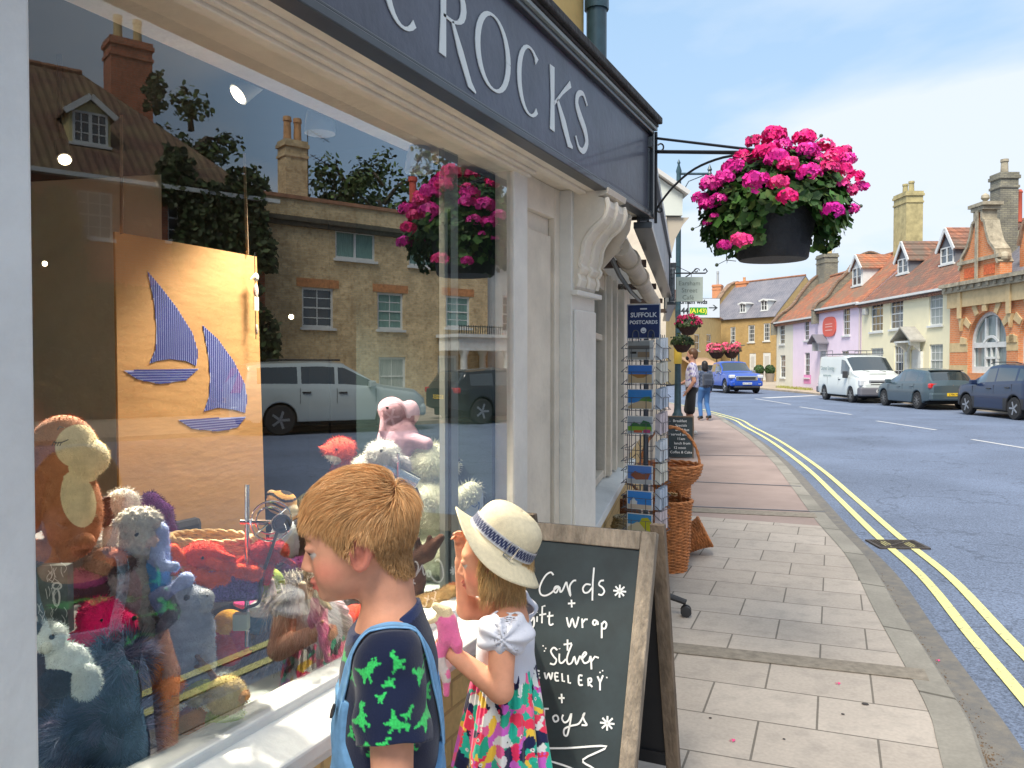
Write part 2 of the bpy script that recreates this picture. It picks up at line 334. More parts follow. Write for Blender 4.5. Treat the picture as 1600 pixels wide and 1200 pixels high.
def strands(name, parent, m, P0, dirfn, nseg, length, width, cols, push=None, T=None, world=False, label=None, jit=.15):
    """ribbon strands grown from points P0; dirfn(P, step)->unit directions"""
    N = len(P0); L = length if np.ndim(length) else np.full(N, length); P = P0.copy(); pts = [P]
    J = rng.normal(0, jit, (N, 3))
    for i in range(nseg):
        d = dirfn(P, i) + J; d /= np.linalg.norm(d, axis=1, keepdims=True); P = P + d * (L / nseg)[:, None]
        if push is not None: P = push(P, i)
        pts.append(P)
    pts = np.stack(pts, 1); t = np.gradient(pts, axis=1); t /= np.maximum(np.linalg.norm(t, axis=2, keepdims=True), 1e-9)
    rv = rng.normal(size=(N, 1, 3)); s = np.cross(t, np.broadcast_to(rv, t.shape)); s /= np.maximum(np.linalg.norm(s, axis=2, keepdims=True), 1e-9)
    w = (width * np.array([1 - .85 * (i / nseg) ** 1.5 for i in range(nseg + 1)]))[None, :, None]
    A = pts + s * w / 2; B = pts - s * w / 2; vs = np.stack([A, B], 2).reshape(-1, 3)
    base = (np.arange(N) * (nseg + 1) * 2)[:, None]; k = np.arange(nseg)[None, :] * 2; f = np.stack([base + k, base + k + 1, base + k + 3, base + k + 2], -1).reshape(-1, 4)
    C = np.repeat(cols, (nseg + 1) * 2, 0)
    if T is not None: M4 = np.array(T); vs = vs @ M4[:3, :3].T + M4[:3, 3]
    return npmesh(name, vs, f, C, parent, m, world, label)
def sample_surface(vs, fs, N, mask=None):
    tri = np.concatenate([fs[:, [0, 1, 2]], fs[:, [0, 2, 3]]]); a = vs[tri]; ar = np.linalg.norm(np.cross(a[:, 1] - a[:, 0], a[:, 2] - a[:, 0]), axis=1)
    if mask is not None: ar = ar * mask(a.mean(1))
    i = rng.choice(len(tri), N, p=ar / ar.sum()); u = rng.random((N, 1)); v = rng.random((N, 1)); fl = (u + v) > 1; u = np.where(fl, 1 - u, u); v = np.where(fl, 1 - v, v)
    return a[i, 0] + u * (a[i, 1] - a[i, 0]) + v * (a[i, 2] - a[i, 0])
# common materials
WHITE = mat('white_paint', (.64, .66, .65), .45, noise=(5, .10), bump=(45, .14), detail=10)
CREAMW = mat('aged_white_paint', (.72, .64, .52), .5, noise=(5, .13), bump=(40, .16), detail=10)
BLACKM = mat('black_iron', (.02, .022, .026), .4, noise=(30, .3))
# ------------------------------------------------------------ world & sun
w = D.worlds.new('World'); SC.world = w; w.use_nodes = True
n, l = w.node_tree.nodes, w.node_tree.links; bg = n['Background']
SUN_EL, SUN_AZ = 54, 184      # azimuth measured clockwise from +y
sky = n.new('ShaderNodeTexSky'); sky.sky_type = 'NISHITA'; sky.sun_disc = False; sky.sun_elevation = R(SUN_EL); sky.sun_rotation = R(SUN_AZ); sky.dust_density = 1.5; sky.ozone_density = 1.5
tc = n.new('ShaderNodeTexCoord'); sx = n.new('ShaderNodeSeparateXYZ'); l.new(tc.outputs['Generated'], sx.inputs[0])
zz = n.new('ShaderNodeMath'); zz.operation = 'MAXIMUM'; zz.inputs[1].default_value = .0; l.new(sx.outputs['Z'], zz.inputs[0])
za = n.new('ShaderNodeMath'); za.inputs[1].default_value = .25; l.new(zz.outputs[0], za.inputs[0])
dx = n.new('ShaderNodeMath'); dx.operation = 'DIVIDE'; l.new(sx.outputs['X'], dx.inputs[0]); l.new(za.outputs[0], dx.inputs[1])
dy = n.new('ShaderNodeMath'); dy.operation = 'DIVIDE'; l.new(sx.outputs['Y'], dy.inputs[0]); l.new(za.outputs[0], dy.inputs[1])
cb = n.new('ShaderNodeCombineXYZ'); l.new(dx.outputs[0], cb.inputs[0]); l.new(dy.outputs[0], cb.inputs[1])
mp = n.new('ShaderNodeMapping'); mp.inputs['Location'].default_value = (8.1, 0.7, 0); mp.inputs['Rotation'].default_value = (0, 0, .9); mp.inputs['Scale'].default_value = (.75, 1.1, 1); l.new(cb.outputs[0], mp.inputs['Vector'])
cn = n.new('ShaderNodeTexNoise'); cn.inputs['Scale'].default_value = 1.1; cn.inputs['Detail'].default_value = 9; cn.inputs['Roughness'].default_value = .52; cn.inputs['Distortion'].default_value = .25; l.new(mp.outputs[0], cn.inputs['Vector'])
cr = n.new('ShaderNodeValToRGB'); cr.color_ramp.elements[0].position = .38; cr.color_ramp.elements[1].position = .58; l.new(cn.outputs['Fac'], cr.inputs['Fac'])
hz = n.new('ShaderNodeMapRange'); hz.inputs['From Min'].default_value = 0; hz.inputs['From Max'].default_value = .55; hz.inputs['To Min'].default_value = .45; hz.inputs['To Max'].default_value = .05; l.new(zz.outputs[0], hz.inputs['Value'])
cm = n.new('ShaderNodeMath'); cm.operation = 'MAXIMUM'; l.new(cr.outputs['Color'], cm.inputs[0]); l.new(hz.outputs['Result'], cm.inputs[1])
cs_ = n.new('ShaderNodeMath'); cs_.operation = 'MULTIPLY'; cs_.inputs[1].default_value = .85; l.new(cm.outputs[0], cs_.inputs[0])
mx = n.new('ShaderNodeMix'); mx.data_type = 'RGBA'; l.new(cs_.outputs[0], mx.inputs['Factor']); mxs = n.new('ShaderNodeMix'); mxs.data_type = 'RGBA'; mxs.inputs['Factor'].default_value = .7; l.new(sky.outputs['Color'], mxs.inputs['A']); mxs.inputs['B'].default_value = (2.1, 3.6, 5.3, 1); l.new(mxs.outputs['Result'], mx.inputs['A']); mx.inputs['B'].default_value = (4.7, 5.0, 5.4, 1)
bg.inputs['Strength'].default_value = .10; l.new(mx.outputs['Result'], bg.inputs['Color'])
sd = D.lights.new('sun', 'SUN'); so = D.objects.new('sun', sd); COL.objects.link(so); sd.energy = 2.8; sd.angle = R(24); sd.color = (1, .92, .80)
az = R(SUN_AZ); el = R(SUN_EL); sv = V((math.sin(az) * math.cos(el), math.cos(az) * math.cos(el), math.sin(el))); so.rotation_euler = sv.to_track_quat('Z', 'Y').to_euler(); so.location = (0, 0, 30)
SC.view_settings.view_transform = 'Standard'; SC.view_settings.look = 'None'; SC.view_settings.exposure = 1.0; SC.view_settings.gamma = 1
SC.cycles.max_bounces = 8; SC.cycles.transparent_max_bounces = 12; SC.cycles.use_denoising = True; SC.cycles.caustics_reflective = False; SC.cycles.caustics_refractive = False; SC.cycles.sample_clamp_indirect = 6
# ------------------------------------------------------------ ground
RZ = -.12
asph = mat('asphalt', (.13, .165, .24), .8, noise=(70, .5), bump=(160, .5, .01), detail=3)
nn, ll = nt(asph); b_ = nn['Principled BSDF']
big = nn.new('ShaderNodeTexNoise'); big.inputs['Scale'].default_value = .45; big.inputs['Detail'].default_value = 7; tcx = nn.new('ShaderNodeTexCoord'); ll.new(tcx.outputs['Object'], big.inputs['Vector'])
mr = nn.new('ShaderNodeMapRange'); mr.inputs['From Min'].default_value = .3; mr.inputs['From Max'].default_value = .7; mr.inputs['To Min'].default_value = .82; mr.inputs['To Max'].default_value = 1.2; ll.new(big.outputs['Fac'], mr.inputs['Value'])
vo = nn.new('ShaderNodeTexVoronoi'); vo.feature = 'DISTANCE_TO_EDGE'; vo.inputs['Scale'].default_value = .55; nw = nn.new('ShaderNodeTexNoise'); nw.inputs['Scale'].default_value = 2.5; nw.inputs['Detail'].default_value = 6; ll.new(tcx.outputs['Object'], nw.inputs['Vector']); vm = nn.new('ShaderNodeVectorMath'); vm.operation = 'SCALE'; vm.inputs['Scale'].default_value = .8; ll.new(nw.outputs['Color'], vm.inputs[0]); va_ = nn.new('ShaderNodeVectorMath'); ll.new(tcx.outputs['Object'], va_.inputs[0]); ll.new(vm.outputs[0], va_.inputs[1]); ll.new(va_.outputs[0], vo.inputs['Vector']); vr = nn.new('ShaderNodeMapRange'); vr.inputs['From Max'].default_value = .012; vr.inputs['To Min'].default_value = .62; ll.new(vo.outputs['Distance'], vr.inputs['Value']); mc = nn.new('ShaderNodeMath'); mc.operation = 'MULTIPLY'; ll.new(vr.outputs['Result'], mc.inputs[0]); ll.new(mr.outputs['Result'], mc.inputs[1])
mm = nn.new('ShaderNodeMix'); mm.data_type = 'RGBA'; mm.blend_type = 'MULTIPLY'; mm.inputs['Factor'].default_value = 1; prev = b_.inputs['Base Color'].links[0].from_socket
ll.new(prev, mm.inputs['A']); ll.new(mc.outputs[0], mm.inputs['B']); ll.new(mm.outputs['Result'], b_.inputs['Base Color'])
g = MB(); g.box(-400, 400, -400, 600, -1.2, RZ - .03); struct('ground', g, mat('earth', (.16, .15, .11), .95, noise=(2, .3)))
KP = [(1537, 1200), (1507, 1118), (1459, 1040), (1403, 953), (1353, 871), (1299, 814), (1256, 762), (1217, 717), (1173, 680), (1140, 660), (1110, 645)]
kp = [ground(x, y, 0) for x, y in KP]
d0 = (kp[0] - kp[1]).normalized(); dl = V((-.5, .866, 0))
kp = [kp[0] + V((.12, -6, 0)), kp[0] + V((.1, -2.2, 0))] + kp + [kp[-1] + V((-.43, .9, 0)).normalized() * 10, kp[-1] + V((-.48, .87, 0)).normalized() * 30, kp[-1] + V((-.6, .8, 0)).normalized() * 60]
kerb = [V((p.x, p.y, 0)) for p in spline([(p.x, p.y, 0) for p in kp], 6)]
def offs(pl, d):
    out = []
    for i, p in enumerate(pl):
        t = (pl[min(i + 1, len(pl) - 1)] - pl[max(i - 1, 0)]); t.normalize(); out.append(p + V((t.y, -t.x, 0)) * d)
    return out
def strip(mb, A, B, z0, z1=None, mi=0):
    z1 = z0 if z1 is None else z1; n_ = len(A); vs = [(p.x, p.y, z0) for p in A] + [(p.x, p.y, z1) for p in B]
    mb.add(vs, [(i, n_ + i, n_ + i + 1, i + 1) for i in range(n_ - 1)], mi)
rd = MB(); rd.add([(-90, -40, RZ), (60, -40, RZ), (60, 130, RZ), (-90, 130, RZ)], [(0, 1, 2, 3)]); struct('road', rd, asph)
# kerb stones (outer edge line is the measured one)
KW = .14; ki = offs(kerb, -KW); kf = offs(kerb, .02)
kb = MB(); strip(kb, ki, kerb, .004); strip(kb, kerb, kf, .004, -.02); strip(kb, kf, kf, -.02, RZ - .02)
kbm = brick('kerb_granite', (.30, .28, .24), (.25, .235, .20), (.12, .11, .09), 60, .9, .012, 0, swz='flat', rot=R(12), grime=.3, bump=.3)
struct('kerb', kb, kbm)
# gutter of paler dirty asphalt + debris
gu = MB(); strip(gu, kf, offs(kerb, .22), RZ + .004); struct('gutter', gu, mat('gutter_grit', (.13, .13, .13), .95, noise=(14, .5), bump=(120, .5, .01), col2=(.21, .19, .16)))
yl = MB()
strip(yl, offs(kerb, .36)[4:], offs(kerb, .43)[4:], RZ + .009); strip(yl, offs(kerb, .56)[4:], offs(kerb, .63)[4:], RZ + .009)
ym = mat('yellow_line_paint', (.62, .55, .12), .7, noise=(60, .3), bump=(150, .3, .01), detail=8, col2=(.72, .68, .28)); yr_ = [n_ for n_ in ym.node_tree.nodes if n_.type == 'VALTORGB'][0].color_ramp.elements; yr_[0].position = .34; yr_[0].color = (.16, .17, .17, 1); yr_[1].position = .43; [n_ for n_ in ym.node_tree.nodes if n_.type == 'TEX_NOISE'][0].inputs['Scale'].default_value = 34; struct('double_yellow_line', yl, ym)
# white dashes on the far side
wl = MB()
for a, b in (((1519, 687), (1640, 707)), ((1370, 658), (1462, 672)), ((1250, 636), (1330, 648)), ((1180, 623), (1235, 632))):
    A = ground(*a, RZ); B = ground(*b, RZ); wl.beam((A.x, A.y, RZ + .006), (B.x, B.y, RZ + .006), .09, .004)
A = ground(1195, 622, RZ); B = ground(1275, 618, RZ); wl.beam((A.x, A.y, RZ + .006), (B.x, B.y, RZ + .006), .5, .004)
struct('white_road_line', wl, mat('white_line_paint', (.55, .55, .55), .7, noise=(40, .25)))
# pavement: slabs near, reddish tarmac far
def split_y(pl, y): return [p for p in pl if p.y <= y]
slab = brick('paving_slabs', (.47, .415, .36), (.41, .36, .31), (.17, .15, .125), .46, .37, .005, .5, swz='flat', rot=R(-3.5), grime=.13, bump=.35, stain=((.16, .15, .14), 9, .22))
YS = 8.1; seg = [p for p in ki if p.y < YS]; pn = MB()
nxt = [p for p in ki if p.y >= YS]
t_ = (YS - seg[-1].y) / (nxt[0].y - seg[-1].y); cut = seg[-1].lerp(nxt[0], t_)
sl_ = seg + [cut]; pn.add([(-6, p.y, 0) for p in sl_] + [(p.x, p.y, 0) for p in sl_], [(i, len(sl_) + i, len(sl_) + i + 1, i + 1) for i in range(len(sl_) - 1)])
struct('pavement', pn, slab)
fr = [cut] + nxt; pt = MB(); pt.add([(min(-9, p.x - 5), p.y, 0) for p in fr] + [(p.x, p.y, 0) for p in fr], [(i, len(fr) + i, len(fr) + i + 1, i + 1) for i in range(len(fr) - 1)])
struct('tarmac_footway', pt, mat('red_tarmac', (.31, .24, .215), .9, noise=(1.2, .16), bump=(180, .4, .01), detail=12))
# kerb-stone band across the slabs, studded strips across the tarmac
bs = MB()
def across(py, px0, px1, w, z, mb, mi=0):
    A = ground(px0, py[0], 0); B = ground(px1, py[1], 0); mb.beam((A.x, A.y, z), (B.x, B.y, z), w, .004, mi)
across((1011, 1056), 1035, 1448, .15, .005, bs); across((797, 806), 1075, 1275, .24, .005, bs)
struct('stone_band', bs, mat('band_stone', (.24, .21, .17), .9, noise=(20, .25), bump=(90, .4, .01)))
stt = MB()
for py, a, b, nn_ in (((791, 800), 1075, 1290, 62), ((752, 760), 1070, 1252, 70), ((711, 713), 1090, 1218, 60)):
    A = ground(a, py[0], .004); B = ground(b, py[1], .004)
    for i in range(nn_): p = A.lerp(B, i / nn_); stt.lathe([(.018, 0), (.014, .005)], (p.x, p.y, .003), 8)
tag(stt.build('drain_stud', None, mat('stud_metal', (.12, .12, .13), .4, .6)), 'rows of small metal studs set across the reddish footway', 'studs', kind='structure')
# drain grate
gp = ground(1402, 852, RZ); gt = thing('drain_grate', 'rusty iron drain grate set in the road across the double yellow lines', 'drain grate', (gp.x, gp.y, RZ), R(22))
gb = MB(); W2, L2 = .22, .17
for a, b, c, d in ((-W2, W2, -L2, -L2 + .03), (-W2, W2, L2 - .03, L2), (-W2, -W2 + .03, -L2 + .03, L2 - .03), (W2 - .03, W2, -L2 + .03, L2 - .03)): gb.box(a, b, c, d, .001, .016)
gb.build('rim', gt, mat('cast_iron', (.10, .085, .075), .7, .5, noise=(30, .4)))
gb = MB()
for i in range(13): x = -W2 + .045 + i * .0285; gb.box(x, x + .012, -L2 + .03, L2 - .03, .001, .014)
gb.beam((-.16, -.13, .0155), (.16, .13, .0155), .02, .002); gb.build('bars', gt, _M['cast_iron'])
MB().box(-W2 + .01, W2 - .01, -L2 + .01, L2 - .01, -.02 + .0145, .0005).build('pit', gt, mat('drain_dark', (.01, .01, .01), .9))
# fallen pink petals and grit on the pavement and along the gutter
pe = MB()
for px, py in ((1465, 1032), (1309, 1068), (1144, 1157)):
    p = ground(px, py, .004 if px < 1450 else RZ + .01)
    for j in range(5): a = j * 1.25; pe.add([(p.x, p.y, p.z + .006), (p.x + .013 * math.cos(a), p.y + .013 * math.sin(a), p.z), (p.x + .013 * math.cos(a + .7), p.y + .013 * math.sin(a + .7), p.z + .004)], [(0, 1, 2)])
tag(pe.build('fallen_petal', None, mat('petal_pink', (.75, .05, .22), .6)), 'few pink petals fallen on the paving slabs and gutter', 'petals', kind='stuff')
dr = MB()
for i in range(900):
    k = 13 + rnd.random() * 26; i0 = int(k); p = kf[i0].lerp(kf[i0 + 1], k - i0); o_ = abs(rnd.gauss(0, .04)); q = V((p.x + o_ + .003, p.y, RZ + .005)); s_ = .002 + .004 * rnd.random(); a = rnd.random() * 6
    dr.add([(q.x + s_ * math.cos(a), q.y + s_ * math.sin(a), q.z), (q.x + s_ * math.cos(a + 2), q.y + s_ * math.sin(a + 2), q.z), (q.x + s_ * math.cos(a + 4), q.y + s_ * math.sin(a + 4), q.z), (q.x, q.y, q.z + s_)], [(0, 1, 3), (1, 2, 3), (2, 0, 3)])
tag(dr.build('gutter_debris', None, mat('dry_debris', (.16, .11, .07), .95, noise=(50, .4))), 'dry leaf litter and grit along the kerb', 'debris', kind='stuff')
gm = MB()
for px, py, r_ in ((1352, 1101, .016), (1317, 1117, .008), (1110, 1123, .007), (1225, 1156, .006), (1443, 908, .01)):
    p = ground(px, py, 0) if px < 1400 else ground(px, py, RZ); gm.lathe([(r_, 0), (r_ * .8, .002)], (p.x, p.y, p.z + .0035), 9, sy=.7)
tag(gm.build('trodden_gum', None, mat('old_gum', (.05, .045, .045), .8)), 'dark spots of old chewing gum on the paving slabs', 'gum spots', kind='stuff')
# ------------------------------------------------------------ the shop (glass plane x=GX, street side +x)
def hx(px, py, x): return hit(px, py, (x, 0, 0), (1, 0, 0))
yL = hx(55, 600, GX + .02).y; yR = hx(804, 600, GX + .016).y; yM = hx(825, 600, GX + .016).y
PX = -1.15; FX = -1.03; yP0 = hx(893, 600, PX).y; yP1 = hx(929, 600, PX).y; yF = hx(1017, 300, FX).y
ZS, ZT = .768, 2.155
WARMP = mat('warm_white_paint', (.70, .67, .60), .45, noise=(5, .10), bump=(45, .14), detail=10); shop = thing('corner_shop', 'nearest shop with slate grey CROCKS fascia and big display window', 'shop', (GX, 1.5, 0))
OCH = mat('ochre_render', (.58, .40, .14), .85, noise=(2.2, .18), bump=(22, .35, .01))
OCHB = brick('cream_painted_brick', (.60, .44, .20), (.55, .40, .18), (.42, .30, .14), .24, .082, .006, rough=.7, grime=.12, bump=.6)
b = MB(); b.box(GX - .25, GX + .02, -3, yP1 - .02, -.1, ZS - .115); b.build('low_wall', shop, OCHB, world=True)
b = MB(); b.box(GX - .3, GX - .02, -3, hx(912, 60, GX - .02).y, 2.60, 6.4); b.build('upper_wall', shop, OCH, world=True)
# sill
b = MB()
b.hexa([(GX - .02, -.6, ZS - .05), (GX + .13, -.6, ZS - .07), (GX + .13, yM + .05, ZS - .07), (GX - .02, yM + .05, ZS - .05), (GX - .02, -.6, ZS), (GX + .13, -.6, ZS - .035), (GX + .13, yM + .05, ZS - .035), (GX - .02, yM + .05, ZS)])
b.box(GX - .02, GX + .075, -.6, yM + .03, ZS - .125, ZS - .072); b.box(GX - .06, GX + .02, -.6, yR, ZS - .03, ZS + .012)
b.build('sill', shop, WHITE, bevel=.006, world=True)
# posts and head
b = MB(); b.box(GX - .06, GX + .02, -.7, yL, ZS - .05, 2.2); b.build('left_post', shop, WHITE, bevel=.006, world=True)
b = MB(); b.box(GX - .06, GX + .016, yR, yM, ZS - .05, ZT + .02); b.build('mullion', shop, WARMP, bevel=.006, world=True)
b = MB(); b.box(GX - .06, GX + .03, yL, yM, ZT, 2.19); b.box(GX + .031, GX + .05, yL, yM, 2.163, 2.19)
b.box(GX + .051, GX + .085, -.7, yP0 + .02, 2.171, 2.19); b.box(GX + .086, GX + .12, -.7, yP0 + .02, 2.180, 2.19)
b.build('window_head', shop, CREAMW, bevel=.004, world=True)
b = MB(); b.box(GX - .25, FX - .03, -.7, yF - .03, 2.191, 2.22); b.build('soffit', shop, CREAMW, world=True)
# recessed panelled bay between mullion and pilaster
b = MB(); b.box(GX - .10, GX - .05, yM, yP0, -.02, 2.19); b.box(GX - .05, GX - .03, yM + .07, yP0 - .07, .82, 2.0)
b.box(GX - .05, GX - .02, yM, yM + .05, 0, 2.19); b.box(GX - .05, GX - .025, yM + .052, yM + .07, 0, 2.10); b.box(GX - .05, GX - .02, yP0 - .05, yP0, 0, 2.19)
b.box(GX - .05, GX - .022, yM + .05, yP0 - .05, 2.07, 2.19); b.box(GX - .05, GX + .02, yM + .001, yP0, .0, .70)
b.build('recessed_panel', shop, CREAMW, bevel=.004, world=True)
# pilaster + console bracket
b = MB(); b.box(GX - .12, PX, yP0, yP1, 0, 2.19); b.box(PX, PX + .012, yP0 + .015, yP1 - .015, .12, 1.72); b.box(GX - .12, PX + .025, yP0 - .012, yP1 + .012, 0, .11); b.box(PX, PX + .03, yP0 - .01, yP1 + .01, 1.775, 1.795)
b.build('pilaster', shop, WARMP, bevel=.004, world=True)
BZ = 1.795; prof = [(0, 0), (.012, .02), (.02, .05), (.012, .075), (.022, .085), (.03, .10), (.02, .12), (.03, .15), (.035, .19), (.045, .225), (.075, .27), (.11, .30), (.13, .33), (.138, .365), (.13, .40), (.10, .41), (.14, .42), (.145, .445), (0, .445)]
prof = [(x_, z_ * .885) for x_, z_ in prof]; b = MB(); o_ = (PX, yP0 + .02, BZ)
b.prism(prof, o_, (1, 0, 0), (0, 0, 1), (0, yP1 - yP0 - .04, 0))
for k, yy in enumerate((yP0 + .012, (yP0 + yP1) / 2 - .015, yP1 - .04)): b.tube([(PX + x + .002, yy + .014, BZ + z) for x, z in spline([p for p in prof[1:15]], 2) and [(q.x, q.y) for q in spline(prof[1:15], 2)]], .012, 6)
o = b.build('console_bracket', shop, CREAMW, bevel=.003, world=True); fixn(o)
# fascia

SLATE = mat('slate_blue_paint', (.062, .068, .098), .38, noise=(6, .25), bump=(30, .08), detail=10, coat=.1)
TRIM = mat('fascia_trim_black', (.035, .042, .05), .35, noise=(8, .2), coat=.2)
ZF0, ZF1 = 2.198, 2.565
b = MB(); b.box(FX - .03, FX, -2.5, yF - .02, ZF0, ZF1); b.build('fascia_panel', shop, SLATE, world=True)
b = MB(); b.box(FX - .035, FX + .018, -2.5, yF + .005, ZF0 - .018, ZF0 + .004); b.box(FX + .001, FX + .012, -2.5, yF - .02, ZF0 + .005, ZF0 + .015)
b.box(FX - .032, FX + .016, yF - .02, yF + .004, ZF0 + .004, ZF1 + .02); b.box(FX - .25, FX - .036, yF - .02, yF + .004, ZF0 - .018, ZF1 + .02)
b.box(FX - .032, FX + .02, -2.5, yF - .021, ZF1 + .001, ZF1 + .02); b.build('fascia_frame', shop, TRIM, bevel=.003, world=True)
b = MB(); b.box(FX + .002, FX + .03, -2.5, yF + .003, ZF1 + .021, ZF1 + .034); b.build('cornice_strip', shop, mat('pale_grey_trim', (.30, .34, .33), .5, noise=(5, .1)), world=True)
b = MB(); b.box(GX - .02, FX + .001, -2.5, yF + .002, ZF1 + .022, ZF1 + .05); b.box(GX - .02, FX + .036, -2.5, yF + .006, ZF1 + .036, ZF1 + .05); b.box(GX - .02, FX + .052, -2.5, yF + .012, ZF1 + .051, ZF1 + .082)
b.build('cornice', shop, mat('cornice_black', (.022, .022, .022), .7, noise=(14, .4), bump=(40, .4)), bevel=.005, world=True)
# lettering, thick and thin
def ell_st(cx, rx, a0, a1, thick, thin, n_=22, cy=.5, ry=.5, ph=180):
    P = arc(cx, cy, rx, ry, a0, a1, n_); W = [thin + (thick - thin) * abs(math.cos(R(a0 + (a1 - a0) * i / n_ - ph))) ** 1.5 for i in range(n_ + 1)]; return P, W
def letter(mb, ch, y0, wd, z0, hh, x):
    S = []
    if ch == 'C': P, W = ell_st(.5, .5, 48, 312, .15, .035); S = [(P, [w_ * (1 if i else 1.6) for i, w_ in enumerate(W)])]
    if ch == 'O': S = [ell_st(.5, .5, 0, 360, .15, .035, 32)]
    if ch == 'R': S = [([(.13, 0), (.15, .5), (.15, 1)], [.17, .13, .15]), ([(.15, .98)] + arc(.35, .74, .33, .25, 90, -90, 12) + [(.15, .49)], [.04, .04, .04, .05, .08, .12, .14, .15, .14, .12, .08, .05, .04, .04, .04]), ([(.38, .49), (.6, .18), (.85, -.14), (1.02, -.2)], [.06, .15, .13, .03])]
    if ch == 'K': S = [([(.13, 0), (.14, .5), (.12, 1.02)], [.2, .15, .2]), ([(.2, .44), (.55, .72), (.92, .98)], [.05, .06, .12]), ([(.34, .55), (.62, .25), (.86, -.03), (1.02, -.06)], [.08, .2, .17, .04])]
    if ch == 'S': P = spline([(.88, .86), (.6, 1.0), (.25, .93), (.14, .75), (.38, .57), (.72, .40), (.86, .2), (.62, .02), (.3, .02), (.08, .18)], 4); S = [([(p.x, p.y) for p in P], [.05 + .13 * math.sin(PI * i / (len(P) - 1)) ** 1.5 for i in range(len(P))])]
    for P, W in S: mb.ribbon([(p[0] * wd / hh, p[1]) for p in P], [w_ * .95 for w_ in W], (x, y0, z0), (0, hh, 0), (0, 0, hh), (.0025, 0, 0))
LET = mat('sign_cream_lettering', (.72, .76, .74), .5)
for ch, a, c in (('C', 600, 655), ('R', 682, 741), ('O', 745, 793), ('C', 810, 843), ('K', 857, 893), ('S', 897, 919)):
    ya = hx(a, 100, FX).y; yb = hx(c, 100, FX).y; b = MB(); letter(b, ch, ya, yb - ya, 2.275, .207, FX + .001); fixn(b.build('fascia_letter', shop, LET, world=True))
# glass: clear with a strong street reflection
gm = D.materials.new('window_glass'); gm.use_nodes = True; n, l = nt(gm); n.remove(n['Principled BSDF']); out = n['Material Output']
gl = n.new('ShaderNodeBsdfGlossy'); gl.inputs['Roughness'].default_value = 0; gl.inputs['Color'].default_value = (.93, .97, 1, 1)
tr = n.new('ShaderNodeBsdfTransparent'); tr.inputs['Color'].default_value = (.93, .97, .96, 1)
fr_ = n.new('ShaderNodeFresnel'); fr_.inputs['IOR'].default_value = 1.6
mr_ = n.new('ShaderNodeMapRange'); mr_.inputs['From Min'].default_value = .055; mr_.inputs['From Max'].default_value = .4; mr_.inputs['To Min'].default_value = .26; mr_.inputs['To Max'].default_value = .66; l.new(fr_.outputs[0], mr_.inputs['Value'])
ms_ = n.new('ShaderNodeMixShader'); rp_ = n.new('ShaderNodeValToRGB'); l.new(fr_.outputs[0], rp_.inputs['Fac']); E_ = rp_.color_ramp.elements; E_[0].position = .056; E_[0].color = (.095, .095, .095, 1); E_[1].position = .42; E_[1].color = (.66, .66, .66, 1)
for q_, v_ in ((.064, .14), (.076, .24), (.10, .30)): e_ = E_.new(q_); e_.color = (v_, v_, v_, 1)
l.new(rp_.outputs['Color'], ms_.inputs[0]); l.new(tr.outputs[0], ms_.inputs[1]); l.new(gl.outputs[0], ms_.inputs[2]); l.new(ms_.outputs[0], out.inputs['Surface'])
b = MB(); b.add([(GX, yL - .02, ZS - .02), (GX, yR + .02, ZS - .02), (GX, yR + .02, ZT + .01), (GX, yL - .02, ZT + .01)], [(0, 1, 2, 3)]); b.build('window_pane', shop, gm, world=True)
# dark interior
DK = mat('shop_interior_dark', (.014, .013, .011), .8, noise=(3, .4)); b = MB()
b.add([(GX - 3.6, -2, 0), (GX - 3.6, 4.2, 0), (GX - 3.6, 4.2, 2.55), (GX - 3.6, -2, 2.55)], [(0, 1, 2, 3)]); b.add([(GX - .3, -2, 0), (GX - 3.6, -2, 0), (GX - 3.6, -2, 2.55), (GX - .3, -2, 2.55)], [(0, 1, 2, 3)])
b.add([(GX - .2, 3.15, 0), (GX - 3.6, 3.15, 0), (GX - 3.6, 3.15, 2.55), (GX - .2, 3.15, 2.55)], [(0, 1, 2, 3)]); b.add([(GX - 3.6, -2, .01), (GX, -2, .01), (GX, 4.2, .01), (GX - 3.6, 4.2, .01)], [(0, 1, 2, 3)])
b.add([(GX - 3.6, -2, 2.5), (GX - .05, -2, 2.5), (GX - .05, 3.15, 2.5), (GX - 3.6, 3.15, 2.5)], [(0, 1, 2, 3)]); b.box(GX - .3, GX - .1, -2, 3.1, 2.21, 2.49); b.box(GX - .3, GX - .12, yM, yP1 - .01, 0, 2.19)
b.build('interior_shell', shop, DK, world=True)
b = MB(); b.box(GX - .95, GX - .03, yL - .5, yR + .2, .0, ZS - .012); b.build('display_platform', shop, mat('platform_paint', (.46, .54, .52), .6, noise=(4, .12)), world=True)
# white screen boards inside at the right of the window
b = MB(); yb_ = hx(716, 600, GX - .16).y
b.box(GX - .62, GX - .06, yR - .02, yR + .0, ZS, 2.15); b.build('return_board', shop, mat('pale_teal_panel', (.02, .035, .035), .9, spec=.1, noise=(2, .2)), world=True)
pa = hx(695, 600, GX - .12).y; pb = hx(716, 600, GX - .12).y; b = MB(); b.box(GX - .14, GX - .12, pa, pb, ZS, 2.2); b.build('inner_post', shop, mat('inner_post_paint', (.30, .33, .31), .5), world=True)
b = MB(); b.box(GX - .119, GX - .112, pa + .02, pa + .027, ZS, 2.0); b.build('black_flex', shop, BLACKM, world=True)
